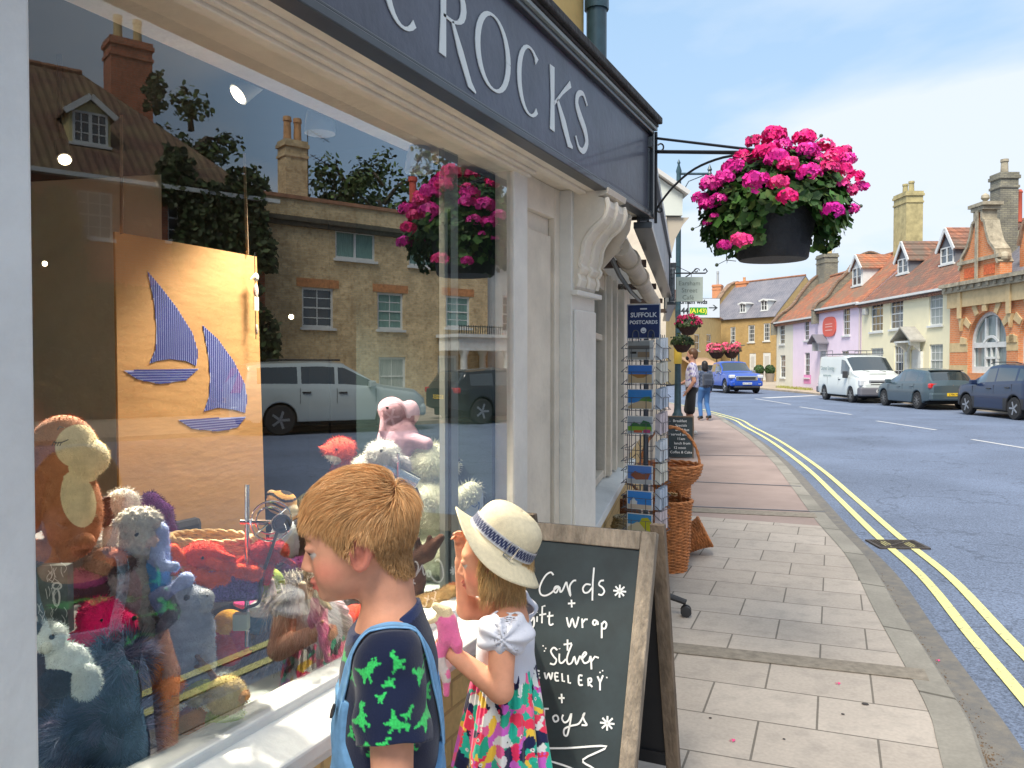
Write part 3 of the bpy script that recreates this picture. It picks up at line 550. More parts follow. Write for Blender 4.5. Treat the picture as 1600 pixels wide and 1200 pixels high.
# shop body behind/above so the street has depth
b = MB(); b.box(GX - 6, GX - .31, -3, 3.4, 2.6, 6.4); b.box(GX - 6, GX - 3.65, -3, 3.4, -.1, 2.55); b.build('rear_wall', shop, OCH, world=True)
b = MB(); b.add([(GX + .15, -3.2, 6.35), (GX + .15, 3.8, 6.35), (GX - 3, 3.8, 8.3), (GX - 3, -3.2, 8.3), (GX - 6.2, -3.2, 6.35), (GX - 6.2, 3.8, 6.35)], [(0, 1, 2, 3), (3, 2, 5, 4), (0, 3, 4), (1, 5, 2)])
PANT = tiles('pantiles_old', (.36, .14, .075), (.30, .12, .07), (.20, .145, .10)); b.build('roof', shop, PANT, world=True)
# drainpipe at the corner of the upper wall
b = MB(); dp = hx(932, 60, GX + .03); b.tube([(dp.x, dp.y, 2.66), (dp.x, dp.y, 6.3)], .043, 12)
for z in (3.0, 4.6): b.tube([(dp.x, dp.y, z), (dp.x, dp.y, z + .06)], .052, 12)
tag(b.build('drainpipe', None, mat('dark_teal_iron', (.03, .07, .09), .4, noise=(12, .3)), smooth=True), 'dark blue drainpipe rising above the fascia by the ochre wall', 'drainpipe')
# ------------------------------------------------------------ second shop, bending away to the left
a2 = R(12.6); U2 = V((-math.sin(a2), math.cos(a2), 0)); O2 = V((-1.30, yP1 + .02, 0))
sh2 = thing('neighbouring_shop', 'second shop beyond the white pilaster with grey panelled fascia and painted window', 'shop', O2, a2)
# local: x inward-left?  rotation a2 about z turns +y into U2; local +x points to the street
b = MB(); b.box(-.35, -.02, -.06, 7.6, -.1, .66); b.build('low_wall', sh2, OCHB)
b = MB(); b.box(-.35, .0, .1, 7.8, 2.10, 2.6); b.box(-.35, -.02, 3.1, 7.6, .66, 2.1); b.build('wall_above', sh2, CREAMW)
b = MB(); b.hexa([(-.12, .0, .70), (.10, .0, .67), (.10, 3.3, .67), (-.12, 3.3, .70), (-.12, .0, .76), (.10, .0, .72), (.10, 3.3, .72), (-.12, 3.3, .76)]); b.build('sill', sh2, WHITE, bevel=.005)
b = MB(); ys = [.10, .95, 1.9, 2.95]
for y in ys: b.box(-.10, -.01, y, y + .075, .75, 2.1)
b.box(-.10, -.02, .1, 3.03, 1.99, 2.09); b.box(-.10, -.02, .175, 2.95, .752, .80); b.box(-.07, -.03, .175, 2.95, 1.66, 1.70)
b.box(-.02, .02, 1.98, 2.08, .75, 2.1); b.box(-.02, .03, 2.3, 2.38, .75, 2.1); b.box(-.02, .06, 2.6, 3.1, .72, 2.1); b.build('window_frame', sh2, CREAMW, bevel=.004)
b = MB(); b.add([(-.06, .12, .74), (-.06, 2.95, .74), (-.06, 2.95, 2.05), (-.06, .12, 2.05)], [(0, 1, 2, 3)]); b.build('window_pane', sh2, gm)
b = MB(); b.box(-1.2, -1.1, 0, 3.2, 0, 2.4); b.box(-1.1, -.2, .02, .06, 0, 2.4); b.box(-1.1, -.2, 3.1, 3.14, 0, 2.4); b.box(-1.1, -.36, .06, 3.1, .5, .6); b.box(-1.1, -.36, .06, 3.1, 2.2, 2.25); b.build('interior_shell', sh2, DK)
# fascias of the following shops
def fas(y0, y1, x0, z0, z1, x1=None):
    x1 = x0 if x1 is None else x1; b = MB()
    b.hexa([(x0 - .03, y0, z0), (x0, y0, z0), (x1, y1, z0), (x1 - .03, y1, z0), (x0 - .03, y0, z1), (x0, y0, z1), (x1, y1, z1), (x1 - .03, y1, z1)]); b.build('fascia_panel', sh2, mat('pale_grey_panel', (.30, .33, .36), .5, noise=(2, .12)))
    b = MB(); e = .012
    for za, zb in ((z0 - .03, z0), (z1, z1 + .05)): b.hexa([(x0 - .06, y0, za), (x0 + e * 2, y0, za), (x1 + e * 2, y1, za), (x1 - .06, y1, za), (x0 - .06, y0, zb), (x0 + e * 2, y0, zb), (x1 + e * 2, y1, zb), (x1 - .06, y1, zb)])
    for ya, xa in ((y0, x0), (y1 - .05, x1)): b.box(xa - .045, xa + e, ya, ya + .05, z0 + .001, z1 - .001)
    b.build('fascia_frame', sh2, TRIM, bevel=.003)
fx2 = .34
fas(.30, 4.3, fx2, 2.16, 2.50); fas(4.4, 7.4, fx2 + .04, 2.10, 2.42, fx2 - .1)
b = MB()
for y in (1.2, 2.6, 4.0, 5.4): b = MB(); b.box(0, fx2 - .05, y, y + .05, 2.06, 2.10); b.build('fascia_support', sh2, mat('dark_brown_timber', (.07, .045, .035), .7, noise=(20, .3)))
b = MB(); b.box(-4, -.36, .3, 7.8, -.1, 2.6); b.box(-4, -.01, .3, 7.8, 2.601, 2.62); b.build('upper_wall', sh2, mat('white_render', (.62, .60, .55), .8, noise=(2, .08), bump=(15, .2)))
b = MB(); b.add([(-.4, .1, 2.63), (-.4, 8, 2.63), (-2, 8, 3.1), (-2, .1, 3.1), (-4.1, .1, 2.63), (-4.1, 8, 2.63)], [(0, 1, 2, 3), (3, 2, 5, 4), (0, 3, 4), (1, 5, 2)]); b.build('roof', sh2, PANT)
# fat painted downpipes under the fascia
PIPE = mat('pipe_beige_paint', (.50, .42, .32), .5, noise=(6, .15), bump=(30, .15))
gp_ = thing('gutter_pipe', 'fat beige painted waste pipes branching under the fascia beside the console bracket', 'pipe', at(975, 400, 3.6))
b = MB(); q = [at(972, 338, 3.52), at(970, 356, 3.55), at(955, 383, 3.6), at(930, 412, 3.66)]; b.tube(q, .042, 14); b.tube([at(958, 377, 3.6), at(951, 388, 3.62)], .05, 14); b.build('elbow', gp_, PIPE, smooth=True, world=True)
b = MB(); q = [at(968, 385, 3.62), at(982, 405, 3.9), at(998, 432, 4.4), at(1012, 458, 5.2), at(1022, 472, 6)]; b.tube(q, .045, 14)
for i in (1, 2): d_ = (q[i + 1] - q[i]).normalized(); b.tube([q[i], q[i] + d_ * .08], .055, 14)
b.build('long_run', gp_, PIPE, smooth=True, world=True)
b = MB(); b.tube([at(955, 402, 3.75), at(968, 430, 4.1), at(985, 455, 4.8), at(1000, 470, 5.6)], .012, 6); b.build('cable', gp_, BLACKM, smooth=True, world=True)
# third building further along (white, jettied) and its posts
p3 = O2 + U2 * 8.4 + V((.25, 0, 0)); a3 = R(26); U3 = V((-math.sin(a3), math.cos(a3), 0))
sh3 = thing('jettied_building', 'white building with an overhanging boarded upper corner behind the lamp post', 'building', p3, a3)
b = MB(); b.box(-4, -.05, 0, 9, -.1, 3.6); b.build('ground_wall', sh3, CREAMW)
b = MB(); b.box(-4, .18, 0, 9, 3.62, 3.92); b.prism([(.18, 3.92), (-4, 3.95), (-1.4, 5.0)], (0, 0, 0), (1, 0, 0), (0, 0, 1), (0, 9, 0)); fixn(b.build('jettied_storey', sh3, mat('white_boarding', (.62, .66, .60), .6, noise=(2, .06))))
b = MB(); b.prism([(.24, 3.90), (-1.4, 5.02), (-1.4, 5.09), (.28, 3.94)], (0, -.1, 0), (1, 0, 0), (0, 0, 1), (0, 9.2, 0)); fixn(b.build('roof', sh3, mat('white_verge', (.6, .6, .58), .6)))
b = MB(); b.prism([(0, 0), (.08, .05), (.14, .3), (.25, .5), (.34, .6), (0, .6)], (-.05, .05, 3.0), (1, 0, 0), (0, 0, 1), (0, .14, 0)); fixn(b.build('corbel', sh3, mat('stone_corbel', (.45, .40, .32), .7)))
# ------------------------------------------------------------ houses across the street
CL = mat('old_window_glass', (.05, .06, .07), .08, spec=.9, noise=(2, .5), coat=.4); CURT = mat('window_curtain', (.33, .36, .34), .7, noise=(9, .3), stretch=(6, 6, .3)); CURTG = mat('green_curtain', (.16, .28, .25), .7, noise=(9, .35), stretch=(6, 6, .3))
CHP = mat('clay_pot', (.55, .30, .14), .8, noise=(6, .3))
class House:
    """local frame: x along the facade (to the right seen from the street), y inward, z up"""
    def __init__(s, name, label, cat, right, dL, dR, mirrored=False, z0=RZ + .1, group=None, Rdir=None):
        # corners at depths along the camera-forward axis, at lateral offset 'right'
        A = CAMP + RT * right + FW * dL; B = CAMP + RT * right + FW * dR
        if Rdir is not None: A, B = Rdir
        A = V((A.x, A.y, z0)); B = V((B.x, B.y, z0)); u = (B - A); s.L = u.length; u.normalize()
        s.A, s.u = A, u; s.inw = V((-u.y, u.x, 0)); s.rz = math.atan2(u.y, u.x); s.mirrored = mirrored; s.z0 = z0
        s.o = thing(name, label, cat, A, s.rz, group); s.op = []
    def loc(s, px, py, y=0.0):
        r = ray(px, py); O = CAMP.copy()
        if s.mirrored: O = mir(O); r = V((-r.x, r.y, r.z))
        P0 = s.A + s.inw * y; t = (P0 - O).dot(s.inw) / r.dot(s.inw); p = O + r * t; d = p - s.A; return d.dot(s.u), p.z - s.z0
    def rect(s, x0, y0, x1, y1, sy=0.0):
        xm, ym = (x0 + x1) / 2, (y0 + y1) / 2; a = s.loc(x0, ym, sy)[0]; c = s.loc(x1, ym, sy)[0]; t = s.loc(xm, y0, sy)[1]; b_ = s.loc(xm, y1, sy)[1]; return min(a, c), max(a, c), min(t, b_), max(t, b_)
    def wall(s, name, m, h, depth=6, ops=(), x0=0, x1=None, zb=0, topfn=None):
        x1 = s.L if x1 is None else x1; b = MB(); xs = sorted({x0, x1} | {v for o in ops for v in o[:2]}); zs = sorted({zb, h} | {v for o in ops for v in o[2:4]})
        for i in range(len(xs) - 1):
            for j in range(len(zs) - 1):
                cx, cz = (xs[i] + xs[i + 1]) / 2, (zs[j] + zs[j + 1]) / 2
                if any(o[0] < cx < o[1] and o[2] < cz < o[3] for o in ops): continue
                b.add([(xs[i], 0, zs[j]), (xs[i + 1], 0, zs[j]), (xs[i + 1], 0, zs[j + 1]), (xs[i], 0, zs[j + 1])], [(0, 1, 2, 3)])
        for o in ops:
            a, c, d, e = o[:4]; q = .14
            b.add([(a, 0, d), (c, 0, d), (c, 0, e), (a, 0, e), (a, q, d), (c, q, d), (c, q, e), (a, q, e)], [(0, 4, 5, 1), (1, 5, 6, 2), (2, 6, 7, 3), (3, 7, 4, 0)])
        b.add([(x0, 0, zb), (x0, depth, zb), (x0, depth, h), (x0, 0, h)], [(0, 3, 2, 1)][::1]); b.add([(x1, 0, zb), (x1, depth, zb), (x1, depth, h), (x1, 0, h)], [(0, 1, 2, 3)]); b.add([(x0, depth, zb), (x1, depth, zb), (x1, depth, h), (x0, depth, h)], [(0, 3, 2, 1)])
        b.add([(x0, .15, zb), (x1, .15, zb), (x1, .15, h), (x0, .15, h)], [(0, 1, 2, 3)], 1)
        return b.build(name, s.o, [m, DKI])
    def window(s, r, cols=3, rows=4, sash=True, curt=0, fr=.05, sill=True, fm=None, proud=.05, casement=False, label=None):
        x0, x1, z0, z1 = r; fm = fm or WHITE; b = MB(); y0, y1 = .05, .10
        b.box(x0, x0 + fr, y0, y1, z0, z1); b.box(x1 - fr, x1, y0, y1, z0, z1); b.box(x0 + fr, x1 - fr, y0, y1, z1 - fr, z1); b.box(x0 + fr, x1 - fr, y0, y1, z0, z0 + fr * 1.2)
        zm = (z0 + z1) / 2
        if sash: b.box(x0 + fr, x1 - fr, y0 + .006, y1 - .006, zm - .025, zm + .025)
        if casement: xm = (x0 + x1) / 2; b.box(xm - .04, xm + .04, y0 + .004, y1, z0 + fr, z1 - fr)
        g = .016
        for i in range(1, cols): x = x0 + (x1 - x0) * i / cols; b.box(x - g, x + g, y0 + .02, y1 - .02, z0 + fr, z1 - fr)
        for j in range(1, rows):
            if sash and j * 2 == rows: continue
            z = z0 + (z1 - z0) * j / rows; b.box(x0 + fr, x1 - fr, y0 + .024, y1 - .024, z - g, z + g)
        o = b.build('window', s.o, fm, label=label)
        b = MB(); b.box(x0 + fr * .5, x1 - fr * .5, .085, .092, z0 + fr * .5, z1 - fr * .5); b.build('pane', o, CL if not curt else (CURT if curt == 1 else CURTG))
        if sill: b = MB(); b.box(x0 - .08, x1 + .08, -proud - .03, .05, z0 - .09, z0 - .001); b.build('sill', o, fm)
        return o
    def surround(s, r, w=.09, t=.03, m=None):
        x0, x1, z0, z1 = r; b = MB(); b.box(x0 - w, x0, -t, .05, z0, z1 + w); b.box(x1, x1 + w, -t, .05, z0, z1 + w); b.box(x0, x1, -t, .05, z1, z1 + w); return b
    def roof(s, m, h, rise, depth=6, over=.25, x0=0, x1=None, name='roof', hip=None, ridge=None):
        x1 = s.L if x1 is None else x1; b = MB(); T = .10; yr = ridge or depth / 2; k = rise / yr
        def slab(P):
            N = (P[1] - P[0]).cross(P[2] - P[0]).normalized() * T; n_ = len(P); b.add([*P, *[p - N for p in P]], [tuple(range(n_)), tuple(range(2 * n_ - 1, n_ - 1, -1))] + [(i, n_ + i, n_ + (i + 1) % n_, (i + 1) % n_) for i in range(n_)])
        ze = h - k * over; hx0 = x0 + (hip[0] if hip else 0); hx1 = x1 - (hip[1] if hip else 0)
        slab([V((x0, -over, ze)), V((x1, -over, ze)), V((hx1, yr, h + rise)), V((hx0, yr, h + rise))])
        k2 = rise / max(.1, depth - yr); slab([V((x1, depth + over, h - k2 * over)), V((x0, depth + over, h - k2 * over)), V((hx0, yr, h + rise)), V((hx1, yr, h + rise))])
        if hip:
            if hip[0]: slab([V((x0, depth + over, h - k2 * over)), V((x0, -over, ze)), V((hx0, yr, h + rise))])
            if hip[1]: slab([V((x1, -over, ze)), V((x1, depth + over, h - k2 * over)), V((hx1, yr, h + rise))])
        o = b.build(name, s.o, m)
        b = MB()
        for i in range(int((hx1 - hx0) / .4) + 1): xx = hx0 + i * .4; b.tube([(xx, yr, h + rise + .02), (min(hx1, xx + .38), yr, h + rise + .02)], [.11, .10], 8)
        if hx1 - hx0 > .5: b.build('ridge_tile', o, mat('ridge_clay', (.30, .14, .08), .85, noise=(5, .35)))
        if not (hip and hip[0]) or not (hip and hip[1]):
            b = MB()
            for xx, hp in ((x0, hip and hip[0]), (x1, hip and hip[1])):
                if not hp: b.add([(xx, 0, h - .05), (xx, yr, h + rise - .08), (xx, depth, h - .05)], [(0, 1, 2)])
            b.build('gable_end', s.o, s.wm)
        s.rf = o; s.h, s.rise, s.yr, s.k = h, rise, yr, k; return o
    def chimney(s, x, y, z0, z1, w=.8, d=.6, m=None, pots=2, potm=None, ph=.45, band=True):
        b = MB(); b.box(x - w / 2, x + w / 2, y - d / 2, y + d / 2, z0, z1 - .25); b.box(x - w / 2 - .06, x + w / 2 + .06, y - d / 2 - .06, y + d / 2 + .06, z1 - .25, z1 - .12); b.box(x - w / 2 - .02, x + w / 2 + .02, y - d / 2 - .02, y + d / 2 + .02, z1 - .12, z1)
        if band: b.box(x - w / 2 - .04, x + w / 2 + .04, y - d / 2 - .04, y + d / 2 + .04, z1 - .62, z1 - .52)
        o = b.build('chimney', s.o, m or s.wm)
        for i in range(pots):
            px_ = x + (i - (pots - 1) / 2) * w / max(pots, 1) * .95; q = MB(); q.lathe([(.15, 0), (.13, ph * .8), (.16, ph * .82), (.15, ph), (.10, ph), (.10, ph - .1)], (px_, y, z1 - .01), 10); q.build('chimney_pot', o, potm or CHP, smooth=True)
        return o
    def dormer(s, r, dep, m_side, roofm, pitch=1.0, cols=2, rows=3, y=0.0, bargew=.07, fl=None):
        x0, x1, z0, z1 = r; xm = (x0 + x1) / 2; rise = (x1 - x0) / 2 * pitch; b = MB()
        b.box(x0 - .08, x1 + .08, y, y + dep, z0 - .15, z1); b.add([(x0 - .08, y, z1), (x1 + .08, y, z1), (xm, y, z1 + rise)], [(0, 1, 2)]); o = b.build('dormer', s.o, m_side)
        b = MB(); e = .14
        for sg in (-1, 1):
            xe = xm + sg * ((x1 - x0) / 2 + .08 + e); ze = z1 - e * pitch; P = [V((xe, y - .12, ze)), V((xm, y - .12, z1 + rise + .08)), V((xm, y + dep, z1 + rise + .08)), V((xe, y + dep, ze))]
            b.add(P + [p + V((0, 0, .07)) for p in P], [(0, 1, 2, 3), (7, 6, 5, 4), (0, 4, 5, 1), (3, 2, 6, 7), (0, 3, 7, 4), (1, 5, 6, 2)])
        b.build('dormer_roof', o, roofm)
        b = MB()
        for sg in (-1, 1): xe = xm + sg * ((x1 - x0) / 2 + .08 + e); b.beam((xe, y - .15, z1 - e * pitch), (xm, y - .15, z1 + rise + .09), .05, .16, up=V((0, 1, 0)).cross(V((sg, 0, pitch))))
        b.build('bargeboard', o, WHITE)
        s.dwin(o, (x0, x1, z0, z1), cols, rows, y, fl); return o
    def rdormer(s, q, *a, **kw):
        yy = .5
        for _ in range(12): z0 = s.rect(*q, yy)[2]; yy = .6 * yy + .4 * max(.1, (z0 - s.h) / s.k - .05)
        r = s.rect(*q, yy); return s.dormer(r, (r[3] - r[2]) / s.k + .9, *a, y=yy, **kw)
    def dwin(s, o, r, cols, rows, y, fl=None):
        x0, x1, z0, z1 = r; b = MB(); fr = .06; xm = (x0 + x1) / 2
        b.box(x0, x0 + fr, y - .05, y - .002, z0, z1); b.box(x1 - fr, x1, y - .05, y - .002, z0, z1); b.box(x0 + fr, x1 - fr, y - .05, y - .002, z1 - fr, z1); b.box(x0 + fr, x1 - fr, y - .06, y - .002, z0, z0 + fr); b.box(xm - .045, xm + .045, y - .05, y - .003, z0 + fr, z1 - fr)
        for hx_ in (0, 1):
            a = x0 + fr + hx_ * (xm - x0); c = a + (xm - x0) - fr - .045
            for i in range(1, cols): q = a + (c - a) * i / cols; b.box(q - .014, q + .014, y - .04, y - .004, z0 + fr, z1 - fr)
        for j in range(1, rows): q = z0 + (z1 - z0) * j / rows; b.box(x0 + fr, x1 - fr, y - .036, y - .005, q - .014, q + .014)
        b.box(x0 - .1, x1 + .1, y - .1, y - .001, z0 - .08, z0 - .001); b.build('window_frame', o, WHITE)
        b = MB(); b.box(x0 + .03, x1 - .03, y - .012, y - .003, z0 + .03, z1 - .03); b.build('window_glass', o, CL)
DKI = mat('room_dark', (.03, .03, .03), .9)
RR = 18.2
GOLD = brick('ochre_brick', (.50, .33, .12), (.44, .28, .10), (.38, .30, .17), grime=.2)
ORB = brick('orange_brick', (.70, .25, .09), (.62, .20, .07), (.58, .38, .24), grime=.18)
STONEY = mat('buff_stone', (.58, .44, .24), .8, noise=(3, .15), bump=(30, .2))
STONEG = mat('weathered_stone', (.34, .30, .22), .9, noise=(4, .4), bump=(20, .4))
YEL = mat('cream_yellow_render', (.80, .74, .52), .75, noise=(1.2, .05), bump=(20, .15)); PNK = mat('pink_render', (.80, .66, .76), .75, noise=(1.2, .05), bump=(20, .15)); CRM = mat('pale_cream_render', (.72, .68, .56), .75, noise=(1.2, .05), bump=(20, .15))
PT1 = tiles('pantiles_brown', (.42, .17, .10), (.24, .11, .08), (.17, .13, .10)); PT2 = tiles('pantiles_red', (.58, .20, .09), (.36, .13, .08), (.26, .19, .13)); SLT = tiles('slates', (.15, .15, .18), (.18, .18, .21), (.22, .21, .23), .3, .22, .3, .55)
GREYB = brick('grey_gault_brick', (.30, .28, .20), (.22, .21, .17), (.15, .14, .12), grime=.4)
# --- yellow cream house
y = House('cream_yellow_house', 'cream yellow rendered house with pedimented door and pantile roof with two dormers', 'house', RR, 42.7, 33.9); y.wm = YEL
W1 = [y.rect(1360.5, 470, 1379.5, 518), y.rect(1391, 466, 1411, 514), y.rect(1452, 454, 1473, 508)]
W2_ = [y.rect(1360.5, 544, 1379.5, 584), y.rect(1397, 540, 1411, 592), y.rect(1452, 538, 1473, 588)]
dr_ = y.rect(1423, 546, 1436, 600); dr_ = (dr_[0], dr_[1], .1, dr_[3])
eh = y.loc(1412, 461)[1]
y.wall('wall', YEL, eh, ops=W1 + W2_ + [dr_])
for i, r_ in enumerate(W1 + W2_): y.window(r_, 3, 4, curt=(1 if i in (2, 5, 3) else 0))
y.roof(PT1, eh, 2.75, depth=6.2)
b = MB(); b.box(-.1, y.L + .1, -.30, -.16, eh - .12, eh - .02); b.box(-.1, y.L + .1, -.15, .0, eh - .22, eh - .06); b.build('gutter', y.o, WHITE)
b = MB(); x0, x1, z0, z1 = dr_; b.box(x0, x1, .03, .08, z0, z1 - .25); b.lathe([(.0, 0), ((x1 - x0) / 2, .001), ((x1 - x0) / 2, .05), (0, .051)], ((x0 + x1) / 2, .03, z1 - .25), 16, axis=(0, 1, 0)); dor = b.build('front_door', y.o, mat('white_door', (.60, .60, .58), .4))
b = MB(); b.box(x0 + .15, x1 - .15, .015, .029, z0 + .25, z0 + .9); b.box(x0 + .15, x1 - .15, .015, .029, z0 + 1.05, z1 - .45); b.build('door_panel', dor, WHITE)
b = MB(); xm = (x0 + x1) / 2
for sg in (-1, 1): b.box(xm + sg * .62 - .12, xm + sg * .62 + .12, -.12, -.001, 0, z1 - .1); b.prism([(0, 0), (.25, .25), (.45, .30), (.45, .4), (0, .4)], (xm + sg * .62 - .08, -.12, z1 - .1), (0, -1, 0), (0, 0, 1), (.16, 0, 0))
b.box(xm - .78, xm + .78, -.6, -.001, z1 + .3, z1 + .38)
for i in range(9): a0, a1 = PI * i / 9, PI * (i + 1) / 9; b.hexa([(xm + .62 * math.cos(t) * 1.0, yy, z1 - .35 + .62 * math.sin(t)) if k_ < 1 else (0, 0, 0) for k_, t, yy in ()] or [(xm + .50 * math.cos(a0), -.1, z1 - .3 + .5 * math.sin(a0)), (xm + .62 * math.cos(a0), -.1, z1 - .3 + .62 * math.sin(a0)), (xm + .62 * math.cos(a0), -.002, z1 - .3 + .62 * math.sin(a0)), (xm + .50 * math.cos(a0), -.002, z1 - .3 + .5 * math.sin(a0)), (xm + .50 * math.cos(a1), -.1, z1 - .3 + .5 * math.sin(a1)), (xm + .62 * math.cos(a1), -.1, z1 - .3 + .62 * math.sin(a1)), (xm + .62 * math.cos(a1), -.002, z1 - .3 + .62 * math.sin(a1)), (xm + .50 * math.cos(a1), -.002, z1 - .3 + .5 * math.sin(a1))])
po = fixn(b.build('porch', y.o, WHITE))
b = MB()
for sg in (-1, 1): P = [V((xm + sg * .95, -.7, z1 + .33)), V((xm, -.7, z1 + .95)), V((xm, 0, z1 + .95)), V((xm + sg * .95, 0, z1 + .33))]; b.add(P + [p + V((0, 0, .08)) for p in P], [(0, 1, 2, 3), (7, 6, 5, 4), (0, 4, 5, 1), (3, 2, 6, 7), (0, 3, 7, 4), (1, 5, 6, 2)])
b.build('pediment_roof', po, mat('lead_grey', (.33, .32, .29), .7, noise=(4, .2)))
for q_ in ((1404, 404, 1420, 427), (1471, 386, 1491, 412)): y.rdormer(q_, mat('lead_cheek', (.16, .17, .19), .6), PT1, 1.35, 1, 2)
xx = y.loc(1421, 400, 3.4)[0]; zt = y.loc(1421, 303, 3.4)[1]; CHY = mat('yellow_grey_chimney', (.42, .36, .18), .85, noise=(2.5, .3), bump=(14, .4))
y.chimney(xx, 3.3, eh + 1.6, zt, 1.45, .9, CHY, 2, CHY, .6)
b = MB(); aa = y.rect(1354, 482, 1362, 492); b.box(aa[0] - .05, aa[0] + .3, -.22, -.001, aa[2], aa[3]); b.build('alarm_box', y.o, mat('alarm_grey', (.42, .43, .42), .5), bevel=.03)
# --- pink house and its lower wing
p = House('pink_house', 'pink rendered house with a red round sign and small slate porch', 'house', RR, 48.8, 42.72); p.wm = PNK
P1 = [p.rect(1317, 481, 1328, 524)]; P2 = [p.rect(1315, 548, 1326, 575)]; ph = p.loc(1312, 477)[1]
p.wall('wall', PNK, ph, ops=P1 + P2)
for r_ in P1 + P2: p.window(r_, 3, 4)
p.roof(PT2, ph, 2.9, depth=6.2)
b = MB(); b.box(-.2, p.L, -.30, -.16, ph - .12, ph - .02); b.box(-.2, p.L, -.15, 0, ph - .2, ph - .06); b.build('gutter', p.o, WHITE)
b = MB(); b.tube([(p.L - .06, -.08, 0), (p.L - .06, -.08, ph - .2)], .045, 8); b.build('downpipe', p.o, mat('pale_pipe', (.50, .44, .46), .5), smooth=True)
p.rdormer((1333, 418, 1347, 446), WHITE, PT2, 1.0, 1, 2)
r_ = p.rect(1287, 495, 1307, 526); cx, cz = (r_[0] + r_[1]) / 2, (r_[2] + r_[3]) / 2; ra = (r_[1] - r_[0]) / 2; rb = (r_[3] - r_[2]) / 2; b = MB()
sq = [(cx + ra * math.copysign(abs(math.cos(t)) ** .7, math.cos(t)), cz + rb * math.copysign(abs(math.sin(t)) ** .7, math.sin(t))) for t in [2 * PI * i / 28 for i in range(28)]]
b.prism(sq, (0, -.07, 0), (1, 0, 0), (0, 0, 1), (0, .065, 0)); sg_ = fixn(b.build('round_sign', p.o, mat('coral_red_sign', (.68, .12, .09), .5)))
b = MB()
for dz in (.15, -.0, -.2): b.beam((cx - ra * .55, -.074, cz + dz), (cx + ra * .55, -.074, cz + dz), .004, .05)
b.build('sign_script', sg_, mat('sign_pale_script', (.80, .45, .40), .5))
xm = p.loc(1287, 550)[0]; zt = p.loc(1287, 535)[1]; b = MB(); b.box(xm - .5, xm - .42, -.5, 0, zt - .5, zt); b.box(xm + .42, xm + .5, -.5, 0, zt - .5, zt); b.box(xm - .45, xm + .45, -.03, -.001, 0, zt - .1); pr = b.build('porch', p.o, mat('grey_white_wood', (.45, .46, .46), .6))
b = MB()
for sg in (-1, 1): P = [V((xm + sg * .8, -.7, zt - .1)), V((xm, -.7, zt + .4)), V((xm, 0, zt + .4)), V((xm + sg * .8, 0, zt - .1))]; b.add(P + [q + V((0, 0, .07)) for q in P], [(0, 1, 2, 3), (7, 6, 5, 4), (0, 4, 5, 1), (3, 2, 6, 7), (0, 3, 7, 4), (1, 5, 6, 2)])
b.build('porch_roof', pr, mat('porch_slate', (.17, .17, .20), .6))
# curved parapet gable between wings
def parapet(h, x, prof_, w=.28, m=None, name='curved_parapet', cope=True):
    P = [(q.x, q.y) for q in spline(prof_, 5)]; b = MB(); b.prism([(prof_[0][0], prof_[0][1] - .8)] + P + [(prof_[-1][0], h.h - .3)], (x - w / 2, 0, 0), (0, 1, 0), (0, 0, 1), (w, 0, 0)); o = fixn(b.build(name, h.o, m or GREYB))
    b = MB()
    for i in range(len(P) - 1): b.beam((x, P[i][0], P[i][1] + .04), (x, P[i + 1][0] + .02, P[i + 1][1] + .04), w + .12, .09, up=V((0, 0, 1)))
    b.build('coping', o, mat('coping_brown', (.24, .16, .11), .9, noise=(4, .4)))
    return o
parapet(p, .0, [(-.35, ph - .1), (-.1, ph + .35), (.5, ph + .75), (1.0, ph + 1.5), (1.7, ph + 2.2), (2.3, ph + 3.0), (3.0, ph + 3.35), (3.9, ph + 3.0)], .3)
xx = p.loc(1290, 400, 3.2)[0]; zt = p.loc(1290, 398, 3.2)[1]; p.chimney(xx, 3.3, ph + 1.4, zt, 1.5, .9, GREYB, 3, mat('buff_pot', (.55, .42, .2), .8), .55)
q = House('low_pink_wing', 'low pink and cream cottage wing at the far end of the pink house', 'house', RR + .1, 56.7, 48.85); q.wm = PNK
qs = q.loc(1239, 550)[0]; qh = q.loc(1255, 497)[1]
Q1 = [q.rect(1218, 508, 1226, 538), q.rect(1257, 501, 1264, 532)]; Q2 = [q.rect(1219, 555, 1227, 590), q.rect(1257, 551, 1265, 590)]
q.wall('cream_wall', CRM, qh, ops=[Q1[0], Q2[0]], x1=qs); q.wall('pink_wall', PNK, qh, ops=[Q1[1], Q2[1]], x0=qs + .003)
for r_ in Q1 + Q2: q.window(r_, 2, 4)
q.roof(PT2, qh, 3.0, depth=6.4)
b = MB(); b.box(-.1, q.L, -.30, -.16, qh - .12, qh - .02); b.build('gutter', q.o, WHITE)
b = MB(); b.box(q.loc(1256, 600)[0], q.loc(1267, 600)[0], -.012, -.001, .35, .9); b.build('panel_below_window', q.o, mat('bright_pink', (.75, .28, .50), .7))
parapet(q, -.05, [(-.35, qh - .1), (.2, qh + .5), (1.0, qh + 1.1), (1.8, qh + 2.2), (2.5, qh + 3.0), (3.2, qh + 3.3), (4.2, qh + 2.9)], .35)
